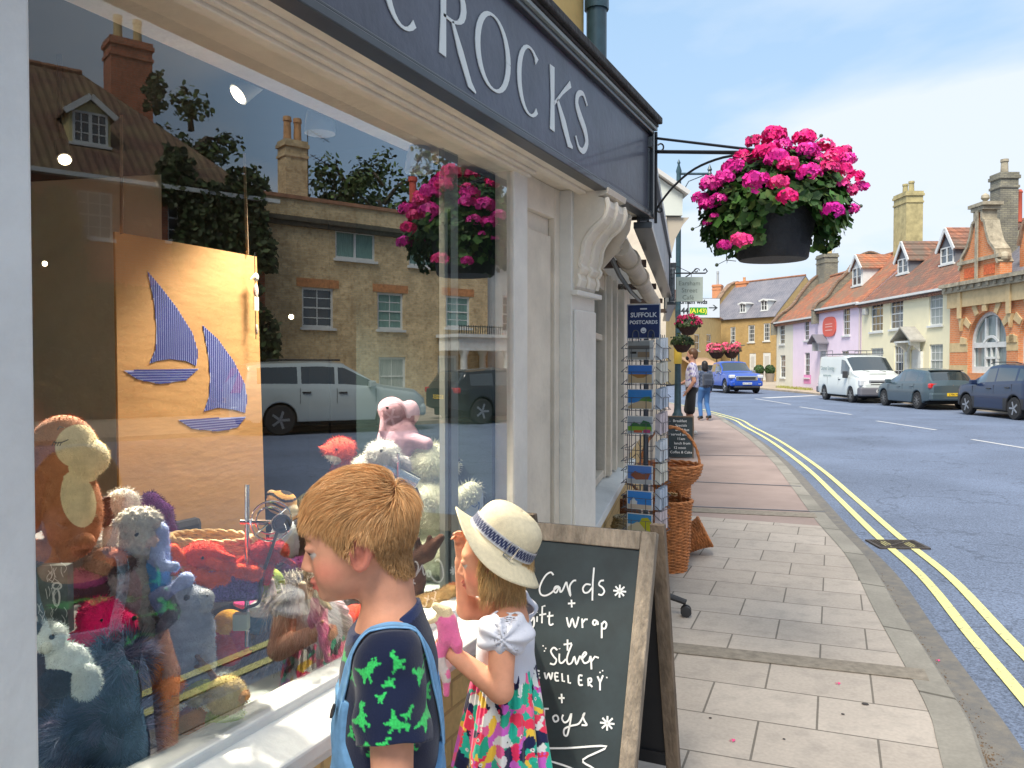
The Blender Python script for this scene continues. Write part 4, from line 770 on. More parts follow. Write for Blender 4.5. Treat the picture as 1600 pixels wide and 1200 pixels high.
# --- bank: orange brick, stone bands, arched windows, dutch gable
k = House('brick_bank', 'ornate orange brick bank with arched windows, stone bands and a shaped gable', 'bank', RR - .12, 33.87, 24.0); k.wm = ORB
kc = k.loc(1545, 440)[1]; r1 = k.rect(1512, 486, 1573, 583); aw = r1[1] - r1[0]; zspr = r1[3] - aw / 2
gap = k.loc(1591, 540)[0] - r1[1]
ops = []; N_ = 40
def archwall():
    b = MB(); xs0 = [r1[0] + i * (aw + gap) for i in range(3)]
    def cell(x0, x1, z0, z1): b.add([(x0, 0, z0), (x1, 0, z0), (x1, 0, z1), (x0, 0, z1)], [(0, 1, 2, 3)])
    prev = 0
    for xa in xs0:
        cell(prev, xa, 0, kc); cell(xa, xa + aw, 0, r1[2]); n_ = 20; c = xa + aw / 2
        for i in range(n_):
            t0, t1 = PI - PI * i / n_, PI - PI * (i + 1) / n_; A = (c + aw / 2 * math.cos(t0), zspr + aw / 2 * math.sin(t0)); B = (c + aw / 2 * math.cos(t1), zspr + aw / 2 * math.sin(t1))
            b.add([(A[0], 0, A[1]), (B[0], 0, B[1]), (B[0], 0, kc), (A[0], 0, kc)], [(0, 1, 2, 3)]); b.add([(A[0], 0, A[1]), (B[0], 0, B[1]), (B[0], .35, B[1]), (A[0], .35, A[1])], [(0, 3, 2, 1)])
        b.add([(xa, 0, r1[2]), (xa, .35, r1[2]), (xa, .35, zspr), (xa, 0, zspr)], [(0, 1, 2, 3)]); b.add([(xa + aw, 0, r1[2]), (xa + aw, .35, r1[2]), (xa + aw, .35, zspr), (xa + aw, 0, zspr)], [(3, 2, 1, 0)]); b.add([(xa, 0, r1[2]), (xa + aw, 0, r1[2]), (xa + aw, .35, r1[2]), (xa, .35, r1[2])], [(0, 1, 2, 3)]); prev = xa + aw
    cell(prev, k.L, 0, kc); b.box(0, k.L, .36, 7, 0, kc); b.add([(0, 0, 0), (0, .36, 0), (0, .36, kc), (0, 0, kc)], [(0, 1, 2, 3)])
    return b, xs0
b, xs0 = archwall(); fixn(b.build('wall', k.o, ORB))
for xa in xs0:
    c = xa + aw / 2; b = MB(); n_ = 20; ro = aw / 2
    for i in range(n_): t0, t1 = PI * i / n_, PI * (i + 1) / n_; b.prism([(c + ro * math.cos(t0), zspr + ro * math.sin(t0)), (c + (ro - .14) * math.cos(t0), zspr + (ro - .14) * math.sin(t0)), (c + (ro - .14) * math.cos(t1), zspr + (ro - .14) * math.sin(t1)), (c + ro * math.cos(t1), zspr + ro * math.sin(t1))], (0, .18, 0), (1, 0, 0), (0, 0, 1), (0, .08, 0))
    b.box(xa, xa + .14, .18, .26, r1[2], zspr); b.box(xa + aw - .14, xa + aw, .18, .26, r1[2], zspr); b.box(xa + .14, xa + aw - .14, .16, .27, r1[2], r1[2] + .25)
    for fx_ in (.36, .64): b.box(xa + aw * fx_ - .05, xa + aw * fx_ + .05, .17, .26, r1[2] + .25, r1[3] - .25)
    b.box(xa + .14, xa + aw - .14, .165, .265, zspr - .1, zspr + .1); b.box(xa + aw * .33, xa + aw * .67, .17, .262, r1[2] + (zspr - r1[2]) * .5, r1[2] + (zspr - r1[2]) * .5 + .09); b.box(c - .03, c + .03, .175, .26, r1[2] + .25, zspr - .1)
    for i in range(8): t0, t1 = PI * (.2 + .6 * i / 8), PI * (.2 + .6 * (i + 1) / 8); b.prism([(c + .62 * math.cos(t0), zspr - .25 + .62 * math.sin(t0)), (c + .52 * math.cos(t0), zspr - .25 + .52 * math.sin(t0)), (c + .52 * math.cos(t1), zspr - .25 + .52 * math.sin(t1)), (c + .62 * math.cos(t1), zspr - .25 + .62 * math.sin(t1))], (0, .155, 0), (1, 0, 0), (0, 0, 1), (0, .05, 0))
    o = fixn(b.build('arched_window', k.o, WHITE)); b = MB(); b.box(xa, xa + aw, .27, .28, r1[2], zspr); b.prism(arc(c, zspr, ro, ro, 0, 180, 20), (0, .27, 0), (1, 0, 0), (0, 0, 1), (0, .01, 0)); b.build('pane', o, mat('curtained_glass', (.22, .27, .27), .15, noise=(3, .3), stretch=(4, 1, .5), spec=.8))
    b = MB(); nv = 13
    for i in range(nv):
        t0 = PI * (i + .15) / nv; t1 = PI * (i + .85) / nv
        if i % 2 == 0: b = MB(); b.prism([(c + (ro + .05) * math.cos(t0), zspr + (ro + .05) * math.sin(t0)), (c + (ro + .5) * math.cos(t0), zspr + (ro + .5) * math.sin(t0)), (c + (ro + .5) * math.cos(t1), zspr + (ro + .5) * math.sin(t1)), (c + (ro + .05) * math.cos(t1), zspr + (ro + .05) * math.sin(t1))], (0, -.05, 0), (1, 0, 0), (0, 0, 1), (0, .049, 0)); fixn(b.build('arch_voussoir', k.o, STONEY))
    b = MB(); b.box(c - .13, c + .13, -.12, -.051, zspr + ro, zspr + ro + .62); b.build('keystone', k.o, STONEY)
b = MB()
for xa in [0] + [x_ + aw for x_ in xs0[:-1]]:
    xe = xs0[0] if xa == 0 else xa + gap
    for z_ in (zspr - .25, zspr - 1.15, zspr - 2.1): b.box(xa + .0, xe, -.012, -.001, z_, z_ + .38)
b.box(0, k.L, -.14, -.001, kc - .85, kc - .25); b.box(0, k.L, -.10, -.001, .0, .7); b.build('stone_band', k.o, STONEY)
b = MB(); b.box(-.15, k.L, -.42, .3, kc - .02, kc + .12); b.box(-.1, k.L, -.3, -.001, kc - .245, kc - .03)
for i in range(20): b.box(.1 + i * .5, .28 + i * .5, -.36, -.301, kc - .16, kc - .03)
b.build('cornice', k.o, STONEG)
b = MB()
for xa in [r1[1] + gap / 2 + i * (aw + gap) for i in range(-1, 2)]: b.box(xa - .12, xa + .12, -.2, -.141, kc - 1.3, kc - .25); b.prism([(-.12, 0), (.12, 0), (0, -.5)], (xa, -.14, kc - 1.3), (1, 0, 0), (0, 0, 1), (0, .13, 0))
fixn(b.build('drop_ornament', k.o, STONEY))
# shaped gable above first arch
gx = k.loc(1530, 420)[0]; gw = (k.loc(1562, 430)[0] - k.loc(1500, 430)[0]) / 2; gz = kc + .12; ght = k.loc(1530, 330)[1] - gz
gpf = [(-1.0, 0), (-1.0, .20), (-.9, .26), (-.85, .38), (-.55, .52), (-.42, .66), (-.30, .84), (-.18, .86), (-.18, 1.0), (.18, 1.0), (.18, .86), (.30, .84), (.42, .66), (.55, .52), (.85, .38), (.9, .26), (1.0, .20), (1.0, 0)]
b = MB(); b.prism([(gx + a_ * gw, gz + z_ * ght) for a_, z_ in gpf], (0, 0, 0), (1, 0, 0), (0, 0, 1), (0, .45, 0)); fixn(b.build('shaped_gable', k.o, ORB))
b = MB(); pts_ = [(gx + a_ * gw, gz + z_ * ght) for a_, z_ in gpf[1:-1]]
for i in range(len(pts_) - 1):
    if abs(pts_[i][0] - pts_[i + 1][0]) > .05 or 1: b.beam((pts_[i][0], .2, pts_[i][1]), (pts_[i + 1][0], .2, pts_[i + 1][1]), .58, .12, up=V((0, .0, 1)) if abs(pts_[i][0] - pts_[i + 1][0]) > .02 else V((1, 0, 0)))
b.box(gx - gw * 1.05, gx + gw * 1.05, -.1, -.001, gz + ght * .27, gz + ght * .32); b.box(gx - gw * .32, gx + gw * .32, -.12, .55, gz + ght, gz + ght + .14); b.box(gx - gw * .4, gx + gw * .4, -.18, .6, gz + ght + .15, gz + ght + .28); b.lathe([(.12, 0), (.05, .08), (.16, .2), (.14, .32), (0, .42)], (gx, .2, gz + ght + .28), 10)
b.box(gx - .09, gx + .09, -.14, -.101, gz, gz + ght)
for sg in (-1, 1): b.sph((gx + sg * gw * .97, .2, gz + ght * .28), .2, 10)
b.build('gable_coping', k.o, STONEG)
b = MB()
for sg in (-1, 1): b.box(gx + sg * gw * .5 - gw * .26, gx + sg * gw * .5 + gw * .26, -.02, -.001, gz + ght * .06, gz + ght * .2)
b.build('terracotta_panel', k.o, mat('terracotta', (.55, .12, .04), .8, noise=(12, .4)))
b = MB(); b.add([(0, .3, kc), (k.L, .3, kc), (k.L, 3.5, kc + 2.6), (0, 3.5, kc + 2.6), (0, 7, kc), (k.L, 7, kc)], [(0, 1, 2, 3), (3, 2, 5, 4), (0, 3, 4), (1, 5, 2)]); b.build('roof', k.o, SLT)
# rounded gable with tile edge, further right, and a tall chimney
gx2 = k.loc(1598, 350)[0]; b = MB(); P_ = [(gx2 - 1.6, kc + .1), (gx2 - 1.6, kc + 1.3)] + arc(gx2, kc + 1.5, 1.5, 1.15, 175, 5, 14) + [(gx2 + 1.6, kc + 1.3), (gx2 + 1.6, kc + .1)]
b.prism(P_, (0, .9, 0), (1, 0, 0), (0, 0, 1), (0, .4, 0)); fixn(b.build('round_gable', k.o, ORB)); b = MB()
for i in range(1, len(P_) - 2): b.beam((P_[i][0], 1.1, P_[i][1]), (P_[i + 1][0], 1.1, P_[i + 1][1]), .6, .13)
b.build('gable_tile_edge', k.o, mat('coping_brown', (.24, .16, .11), .9))
xx = k.loc(1569, 300, 1.8)[0]; zt = k.loc(1569, 272, 1.8)[1]; k.chimney(xx, 1.8, kc + .5, zt, .72, .72, GREYB, 1, STONEG, .6)
xx = k.loc(1592, 310, 2.4)[0]; zt = k.loc(1592, 312, 2.4)[1]; b = MB(); b.lathe([(.13, zt - .9 - 0), (.12, zt + .25), (.15, zt + .3), (.1, zt + .4)], (xx, 2.4, 0), 10); b.build('chimney_pot', k.o, mat('red_pot', (.6, .12, .07), .7), smooth=True)
# --- ochre house with slate roof, facing down the street
def CP(px, py, d, z=None): v_ = at(px, py, d); return V((v_.x, v_.y, v_.z if z is None else z))
s4 = House('slate_roofed_house', 'ochre brick house with grey slate roof, two small dormers and white doors, closing the street', 'house', 0, 0, 1, Rdir=(CP(1100, 590, 84), CP(1212, 590, 76))); s4.wm = GOLD
sh = s4.loc(1160, 494)[1]; S1 = [s4.rect(1141, 511, 1149, 537), s4.rect(1169, 508, 1179, 535), s4.rect(1193, 505, 1203, 533)]; S2 = [s4.rect(1141, 553, 1150, 572)]
Sd = [s4.rect(1171, 552, 1181, 592), s4.rect(1192, 551, 1204, 592)]; Sd = [(a_, b_, .05, d_) for a_, b_, c_, d_ in Sd]
s4.wall('wall', GOLD, sh, ops=S1 + S2 + Sd)
for r_ in S1 + S2: s4.window(r_, 3, 4, fr=.1)
for r_ in Sd: b = MB(); b.box(r_[0], r_[1], .03, .08, 0, r_[3]); do = b.build('front_door', s4.o, WHITE); b = MB(); b.box(r_[0] + .2, r_[1] - .2, .0, .029, .4, r_[3] * .45); b.box(r_[0] + .2, r_[1] - .2, .0, .029, r_[3] * .5, r_[3] - .3); b.build('door_panel', do, mat('door_panel_white', (.50, .50, .48), .5))
rz_ = s4.loc(1200, 437, 4)[1] - sh; s4.roof(SLT, sh, rz_, depth=8)
for q_ in ((1157, 475, 1165, 488), (1190, 470, 1199, 485)): s4.rdormer(q_, WHITE, mat('dormer_lead', (.50, .50, .48), .7), .15, 1, 2)
xx = s4.loc(1163, 440, 4)[0]; s4.chimney(xx, 4, sh + rz_ - .5, s4.loc(1163, 440, 4)[1], 1.4, 1, ORB, 1)
parapet(s4, .4, [(-.3, sh - .1), (4, sh + rz_ + .15), (8, sh)], .5, GOLD); 
# --- farther ochre houses to the left
s5 = House('far_ochre_house', 'farther ochre house with an awning behind the parked car, left of the slate roofed house', 'house', 0, 0, 1, Rdir=(CP(1040, 590, 62), CP(1126, 590, 80))); s5.wm = GOLD
fh = s5.loc(1110, 492)[1]; f1 = [s5.rect(1104, 522, 1111, 545), s5.rect(1085, 522, 1093, 548)]; s5.wall('wall', mat('ochre_pale', (.60, .44, .2), .8, noise=(2, .12)), fh, ops=f1)
for r_ in f1: s5.window(r_, 2, 2, fr=.1)
s5.roof(PT1, fh, 2.4, depth=7); xx = s5.loc(1123, 460, 3.5)[0]; s5.chimney(xx - .6, 3.5, fh, s5.loc(1123, 446, 3.5)[1], 1.3, 1, ORB, 1, mat('grey_pot', (.4, .42, .42), .7), 1.6)
b = MB(); za = s5.loc(1085, 560)[1]; b.hexa([(s5.L * .2, -1.6, za - .9), (s5.L * .7, -1.6, za - .9), (s5.L * .7, 0, za), (s5.L * .2, 0, za), (s5.L * .2, -1.6, za - .8), (s5.L * .7, -1.6, za - .8), (s5.L * .7, 0, za + .1), (s5.L * .2, 0, za + .1)]); b.build('awning', s5.o, mat('peach_canvas', (.62, .40, .24), .8))
# far pavement in front of the houses
fp = MB(); e0 = 15.9; A = [CAMP + RT * 16.4 + FW * d_ for d_ in (-10, 10, 30, 40, 50, 57.5)] + [CAMP + RT * 14.5 + FW * 66, CAMP + RT * 6 + FW * 74]; B = [CAMP + RT * 30 + FW * d_ for d_ in (-10, 10, 30, 40, 50, 57.5, 68, 95)]
strip(fp, B, A, RZ + .1); strip(fp, A, A, RZ + .1, RZ - .02); struct('far_pavement', fp, mat('far_paving', (.40, .33, .25), .9, noise=(1.5, .2), bump=(40, .2)))
gr = MB()
for i in range(700):
    p_ = CAMP + RT * (18.0 - abs(rnd.gauss(0, .18))) + FW * (49 + rnd.random() * 6); a = rnd.random() * 6; h_ = .08 + rnd.random() * .12
    gr.add([(p_.x, p_.y, RZ + .1), (p_.x + .05 * math.cos(a), p_.y + .05 * math.sin(a), RZ + .1), (p_.x + .05 * math.sin(a), p_.y + .03, RZ + .1 + h_)], [(0, 1, 2)])
tag(gr.build('grass_tuft', None, mat('dry_grass', (.30, .30, .08), .9)), 'dry grass growing along the foot of the pink wall', 'grass', kind='stuff')
# ------------------------------------------------------------ leaves
def leaf_mb(mb, pts, nrm, size, cols, shape='oval', up=0.0):
    """many small leaf faces; pts (N,3), nrm (N,3)"""
    N = len(pts); r = rng.normal(size=(N, 3)); t = np.cross(nrm, r); t /= np.linalg.norm(t, axis=1, keepdims=True); s_ = np.cross(nrm, t)
    sz = (size * (.6 + .8 * rng.random(N)))[:, None]
    if shape == 'oval': loc = [(-.5, 0), (-.15, .32), (.25, .28), (.6, 0), (.25, -.28), (-.15, -.32)]
    else: loc = [(.5 * (1 + .16 * math.cos(5 * a)) * math.cos(a), .5 * (1 + .16 * math.cos(5 * a)) * math.sin(a)) for a in [2 * PI * i / 10 for i in range(10)]]
    n_ = len(loc); P = np.stack([pts + t * sz * a + s_ * sz * b + nrm * sz * (.12 * (a * a + b * b) * 2) for a, b in loc], 1).reshape(-1, 3)
    return P, (np.arange(N)[:, None] * n_ + np.arange(n_)[None]), np.repeat(cols, n_, 0)
def polymesh(name, P, Fc, C, parent, m, world=False, label=None, smooth=False): return npmesh(name, P, Fc, C, parent, m, world, label, smooth)
def pick(cols, N, jit=.2):
    c = np.array(cols)[rng.integers(0, len(cols), N)]; return np.clip(c * (1 + rng.normal(0, jit, (N, 1))), 0.002, 1)
LEAFM = vcol('leaf_green', .55, spec=.35)
BARK = mat('bark', (.12, .09, .06), .9, noise=(8, .4), bump=(20, .6))
def tree(name, label, loc, h, cr, group=None, n=2600, leaf=.35, cols=((.05, .085, .02), (.08, .12, .03), (.03, .05, .015)), crown0=.35, shape=1.0):
    t = thing(name, label, 'tree', loc, rnd.random() * 6, group); b = MB(); top = h * .75
    tr_ = [V((0, 0, 0)), V((.1, .05, h * .25)), V((-.05, .1, h * .5)), V((0, 0, top))]; b.tube(tr_, [.05 * h * .6, .035 * h * .6, .025 * h * .6, .01 * h], 8)
    cl = []
    for i in range(14):
        a = i * 2.4; hh = h * (crown0 + (1 - crown0) * (i + .5) / 14); rr_ = cr * math.sqrt(max(.08, 1 - ((hh / h - .62) / .42) ** 2)) * shape * (.55 + .45 * rnd.random()); e = V((rr_ * math.cos(a), rr_ * math.sin(a), hh)); s0 = V((0, 0, max(h * .2, hh - rr_ * .6)))
        b.tube([s0, s0.lerp(e, .5) + V((0, 0, .1 * h * .3)), e], [.012 * h, .008 * h, .003 * h], 5)
        for k_ in range(4): cl.append(e.lerp(s0, .35 * k_ * rnd.random()) + V([rnd.gauss(0, cr * .14) for _ in range(3)]))
    b.build('trunk', t, BARK, smooth=True); C_ = np.array(cl); i = rng.integers(0, len(C_), n); r_ = cr * (.16 + .2 * rng.random(len(C_)))
    d = rng.normal(size=(n, 3)); d /= np.linalg.norm(d, axis=1, keepdims=True); pts = C_[i] + d * (r_[i] * rng.random(n) ** .35)[:, None] * np.array([1, 1, .8]); nr = d + rng.normal(0, .5, (n, 3)) + np.array([0, 0, .5]); nr /= np.linalg.norm(nr, axis=1, keepdims=True)
    P, Fc, C = leaf_mb(None, pts, nr, leaf, pick(cols, n, .3)); polymesh('crown', P, Fc, C, t, LEAFM); return t
# ------------------------------------------------------------ the other side of the square (seen mirrored in the shop window)
rr2 = 23.4; dm = House('tmp', 'x', 'x', rr2, 60, 0, mirrored=True)
def Dof(px, py=450): return 60 - dm.loc(px, py)[0]
D.objects.remove(dm.o)
RED = brick('dark_red_brick', (.55, .16, .07), (.45, .13, .06), (.36, .26, .2), grime=.3, stain=((.22, .07, .04), 7, .7)); STK = brick('yellow_stock_brick', (.74, .56, .31), (.56, .41, .21), (.55, .47, .34), grime=.4, bias=-.1, stain=((.36, .24, .12), 7, .75))
dA = Dof(402); dB = Dof(60) - 3.0
h1 = House('red_brick_house', 'ivy-clad red brick house with hipped tile roof and dormer, reflected in the window', 'house', rr2 - .6, dA, dB, mirrored=True); h1.wm = RED
e1 = h1.loc(225, 272)[1]; w1 = [h1.rect(120, 299, 176, 372), h1.rect(262, 306, 312, 378)]; w2 = [h1.rect(115, 512, 178, 576), h1.rect(262, 512, 318, 576)]
h1.wall('wall', RED, e1, depth=9, ops=w1 + w2)
for r_ in w1 + w2: h1.window(r_, 3, 4)
TR = tiles('old_dark_tiles', (.17, .085, .06), (.13, .07, .055), (.20, .15, .08), strength=.45); rz1 = h1.loc(110, 112, 4.5)[1] - e1; h1.roof(TR, e1, rz1, depth=9, over=.4, hip=(4.2, 0))
b = MB(); b.box(-.3, h1.L, -.5, -.36, e1 - .42, e1 - .3); b.box(-.2, h1.L, -.35, -.001, e1 - .38, e1 - .28); b.build('gutter', h1.o, WHITE)
o = h1.rdormer((113, 176, 168, 226), mat('dormer_yellow', (.60, .52, .26), .7), TR, .75, 2, 3)
xx = h1.loc(200, 100, 4.5)[0]; h1.chimney(xx, 4.5, e1 + rz1 - 1.5, h1.loc(200, 68, 4.5)[1], 1.3, .9, RED, 2, mat('buff_pot', (.55, .42, .2), .8), .85)
IV = thing('ivy', 'dark ivy covering the front of the red brick house seen in the window reflection', 'ivy', h1.A)
pts = []; 
def ivy(px0, py0, px1, py1, n_, f=1.0):
    x0, x1, z0, z1 = h1.rect(px0, py0, px1, py1); cx, cz, ax_, az_ = (x0 + x1) / 2, (z0 + z1) / 2, (x1 - x0) / 2, (z1 - z0) / 2
    for _ in range(int(n_ * 1.9)):
        a, c = rnd.uniform(-1, 1), rnd.uniform(-1, 1)
        if a * a + c * c * .8 + .7 * mnoise.noise(V((a * 2.5 + px0, c * 2.5, 1))) > f: continue
        x, z = cx + ax_ * a, max(.1, cz + az_ * c); pts.append(h1.A + h1.u * x - h1.inw * (.08 + .5 * rnd.random() ** 2) + V((0, 0, z)))
ivy(20, 295, 130, 560, 2400, .95); ivy(262, 292, 425, 470, 3200, .9); ivy(30, 450, 430, 640, 4600, 1.3); ivy(236, 232, 300, 330, 500, .8); ivy(215, 110, 262, 190, 260, .5); ivy(345, 262, 415, 310, 350, .7)
pts = np.array([tuple(p_) for p_ in pts]); nr = np.tile(-np.array(h1.inw), (len(pts), 1)) + rng.normal(0, .45, (len(pts), 3)) + [0, 0, .3]; nr /= np.linalg.norm(nr, axis=1, keepdims=True)
P, Fc, C = leaf_mb(None, pts, nr, .17, pick(((.03, .05, .015), (.045, .075, .02), (.02, .03, .012), (.06, .08, .03)), len(pts), .3)); polymesh('foliage', P, Fc, C, IV, LEAFM, world=True)
b = MB()
for px in (70, 140, 300, 380): x = h1.loc(px, 500)[0]; q = h1.A + h1.u * x - h1.inw * .06; b.tube([q, q + V((.2, .1, 1.5)), q + V((-.1, .3, 3.2)), q + V((.2, .2, 4.6))], [.06, .05, .03, .01], 6)
b.build('stem', IV, BARK, world=True)
# yellow stock brick building
dC = Dof(762); h2 = House('yellow_brick_terrace', 'three storey yellow brick terrace with parapet and white windows, reflected in the shop window', 'house', rr2, dC, dA - .05, mirrored=True); h2.wm = STK
e2 = (h2.loc(408, 302)[1] + h2.loc(690, 344)[1]) / 2
t3 = [h2.rect(524, 362, 586, 406), h2.rect(639, 373, 689, 417)]; t2 = [h2.rect(472, 450, 521, 512), h2.rect(590, 458, 630, 515), h2.rect(697, 463, 734, 512)]; t1 = [h2.rect(470, 562, 520, 625), h2.rect(592, 558, 634, 618), h2.rect(684, 556, 714, 626)]
h2.wall('wall', STK, e2, depth=8, ops=t3 + t2 + t1)
for r_ in t3: h2.window(r_, 1, 1, sash=False, casement=True, fr=.07, curt=2)
for i, r_ in enumerate(t2): h2.window(r_, 2, 4, curt=(2 if i else 0), fr=.07)
for r_ in t1: h2.window(r_, 2, 2, curt=1, fr=.08)
b = MB(); b.box(-.1, h2.L + .05, -.06, 8.1, e2 - .001, e2 + .12); b.build('coping', h2.o, mat('clay_coping', (.34, .17, .10), .8, noise=(4, .3)))
b = MB(); b.box(-.05, h2.L, -.22, -.001, e2 - .75, e2 - .6); b.box(-.05, h2.L, -.14, -.001, e2 - .9, e2 - .751); b.build('cornice', h2.o, mat('dark_cornice', (.09, .08, .06), .9, noise=(8, .4)))
LINT = mat('orange_lintel', (.50, .22, .09), .8, noise=(8, .3))
for r_ in t2 + t3: b = MB(); b.box(r_[0] - .2, r_[1] + .2, -.02, -.001, r_[3] + .02, r_[3] + .3); b.build('lintel', h2.o, LINT if r_ in t2 else mat('stone_lintel', (.36, .30, .18), .8))
xx = h2.loc(457, 240, 3)[0]; h2.chimney(xx, 3, e2 - .2, h2.loc(457, 222, 3)[1], .85, .7, STK, 2, CHP, .9)
xx = h2.loc(645, 300, 4)[0]; zt = h2.loc(645, 277, 4)[1]; b = MB(); b.lathe([(.16, e2 - .2), (.15, zt - .2), (.2, zt - .18), (.2, zt)], (xx, 4, 0), 10); b.build('flue', h2.o, mat('red_flue', (.50, .08, .05), .6), smooth=True)
xa_ = h2.loc(481, 250, 3)[0]; za_ = h2.loc(481, 203, 3)[1]; b = MB(); b.tube([(xa_, 3, e2), (xa_, 3, za_)], .02, 5)
for dz_ in (0, -.9): b.tube([(xa_ - .1, 3, za_ + dz_), (xa_ - .9, 3, za_ + dz_ - .3)], .015, 4); [b.tube([(xa_ - .2 - i * .14, 2.75, za_ + dz_ - .05 - i * .05), (xa_ - .2 - i * .14, 3.25, za_ + dz_ - .05 - i * .05)], .008, 4) for i in range(5)]
b.build('aerial', h2.o, BLACKM)
# grey house with white portico
dE = Dof(1010); h3 = House('grey_porticoed_house', 'pale grey house with white columned portico, seen at the right of the window reflection', 'house', rr2 + .2, dE, dC - .05, mirrored=True); GREY = mat('grey_render', (.46, .50, .50), .8, noise=(2, .1)); h3.wm = GREY
e3 = h3.loc(770, 405)[1]; r3 = [h3.rect(785, 462, 803, 520), h3.rect(786, 560, 803, 610)]; h3.wall('wall', GREY, e3, depth=8, ops=r3)
for r_ in r3: h3.window(r_, 2, 4, fr=.08)
h3.roof(SLT, e3, 2.4, depth=8); za = h3.loc(755, 548, -1.3)[1]; zb_ = h3.loc(755, 528, -1.3)[1]; xA = h3.loc(717, 600, -1.3)[0]; xB = h3.loc(792, 600, -1.3)[0]; xA, xB = sorted((xA, xB)); b = MB()
b.box(xA - .2, xB + .2, -1.6, -.3, za, zb_); b.box(xA - .3, xB + .3, -1.7, -.25, zb_, zb_ + .12); po = b.build('portico', h3.o, WHITE)
for x in (xA + .12, xB - .12, xA + .5): b = MB(); b.lathe([(.2, 0), (.17, .1), (.15, .2), (.13, za - .2), (.18, za - .1), (.2, za)], (x, -1.45 if x != xA + .5 else -.4, 0), 14); b.build('column', po, WHITE, smooth=True)
b = MB()
for i in range(26): x = xA - .2 + (xB - xA + .4) * i / 25; b.tube([(x, -1.6, zb_ + .12), (x, -1.6, zb_ + .45)], .015, 4)
b.tube([(xA - .2, -1.6, zb_ + .4), (xB + .2, -1.6, zb_ + .4)], .02, 4); b.build('railing', po, BLACKM)
b = MB(); b.box((xA + xB) / 2 - .5, (xA + xB) / 2 + .5, -.03, -.001, .1, 2.3); b.build('front_door', h3.o, mat('dark_green_door', (.05, .09, .08), .4))
# a low wall and closing buildings behind the camera's right, and trees beyond
h5 = House('plain_brick_house', 'plain red brick house at the near end of the opposite side', 'house', rr2 - .3, dB - .1, dB - 16); h5.wm = RED; h5.wall('wall', RED, 6.5, depth=8, ops=[(2, 3, 1, 2.6), (5, 6, 1, 2.6), (2, 3, 4, 5.4), (5, 6, 4, 5.4)]); h5.roof(TR, 6.5, 3, depth=8)
for r_ in [(2, 3, 1, 2.6), (5, 6, 1, 2.6), (2, 3, 4, 5.4), (5, 6, 4, 5.4)]: h5.window(r_)
def mgr(px, py, d): # real position of a thing seen mirrored
    v_ = mir(at(px, py, d)); return V((v_.x, v_.y, RZ))
# mirrored ray origin is behind the glass: mirror of a point seen at depth d
TG = 'trees behind the yellow brick terrace'
for i, (px, d, h_, cr_) in enumerate(((540, 46, 12.8, 3.0), (600, 44, 12.2, 3.2), (722, 40, 12.6, 3.6), (775, 44, 13.4, 3.6), (300, 40, 14, 3.2))):
    tree('broadleaf_tree', ['small bright tree top over the parapet, nearer the tall chimney', 'broad bushy tree top between the chimney and the red flue', 'tall pointed tree top right of the red flue in the reflection', 'dense tree beyond the grey porticoed house', 'tree rising behind the hipped roof of the red house'][i], mgr(px, 400, d), h_, cr_, TG, 3200, .27)
# ------------------------------------------------------------ vehicles: x forward, y left, z up
TYRE = mat('tyre_rubber', (.02, .02, .021), .8, noise=(40, .2)); RIM = mat('alloy', (.45, .46, .48), .3, .8); STEELR = mat('steel_rim', (.22, .22, .22), .5, .5)
CGL = mat('car_glass', (.025, .035, .04), .04, spec=1.0, coat=1.0); CPL = mat('car_black_plastic', (.03, .03, .032), .55); LREDM = mat('tail_lamp_red', (.55, .02, .02), .15, coat=1); LCL = mat('head_lamp_clear', (.6, .62, .64), .1, coat=1); PLY = mat('plate_yellow', (.75, .50, .03), .5); PLW = mat('plate_white', (.7, .7, .68), .5); CHR = mat('chrome', (.6, .6, .6), .12, 1)
def paint(name, c, met=.3): return mat(name, [q_ * .75 for q_ in c] if max(c) < .4 else c, .32, met * .5, coat=.6, noise=(.8, .05))
def interp(P, x):
    if x <= P[0][0]: return P[0][1]
    for (a, b), (c, d) in zip(P, P[1:]):
        if x <= c: t = (x - a) / (c - a) if c > a else 0; return b + (d - b) * t
    return P[-1][1]
def wheel(t, x, y, r, w, rimm, spokes, side):
    b = MB(); b.lathe([(r * .62, -w / 2), (r * .92, -w / 2), (r, -w * .32), (r, w * .32), (r * .92, w / 2), (r * .62, w / 2)], (x, y, r), 28, axis=(0, 1, 0)); o = b.build('wheel', t, TYRE, smooth=30)
    b = MB(); s_ = side; b.lathe([(.0, 0), (r * .6, 0), (r * .66, s_ * .02), (r * .64, s_ * .03), (r * .58, s_ * .012), (r * .1, s_ * .012), (0, s_ * .012)], (x, y + s_ * w * .38, r), 24, mi=1, axis=(0, 1, 0))
    for i in range(spokes): a = 2 * PI * i / spokes; b.beam((x + .04 * math.cos(a), y + s_ * (w * .38 + .022), r + .04 * math.sin(a)), (x + r * .6 * math.cos(a), y + s_ * (w * .38 + .024), r + r * .6 * math.sin(a)), r * .16 if spokes < 9 else r * .07, .018, up=V((0, 1, 0)))
    b.lathe([(0, 0), (.04, 0), (.035, s_ * .012), (0, s_ * .014)], (x, y + s_ * (w * .38 + .02), r), 10, axis=(0, 1, 0)); b.build('rim', o, [rimm, CPL]); return o
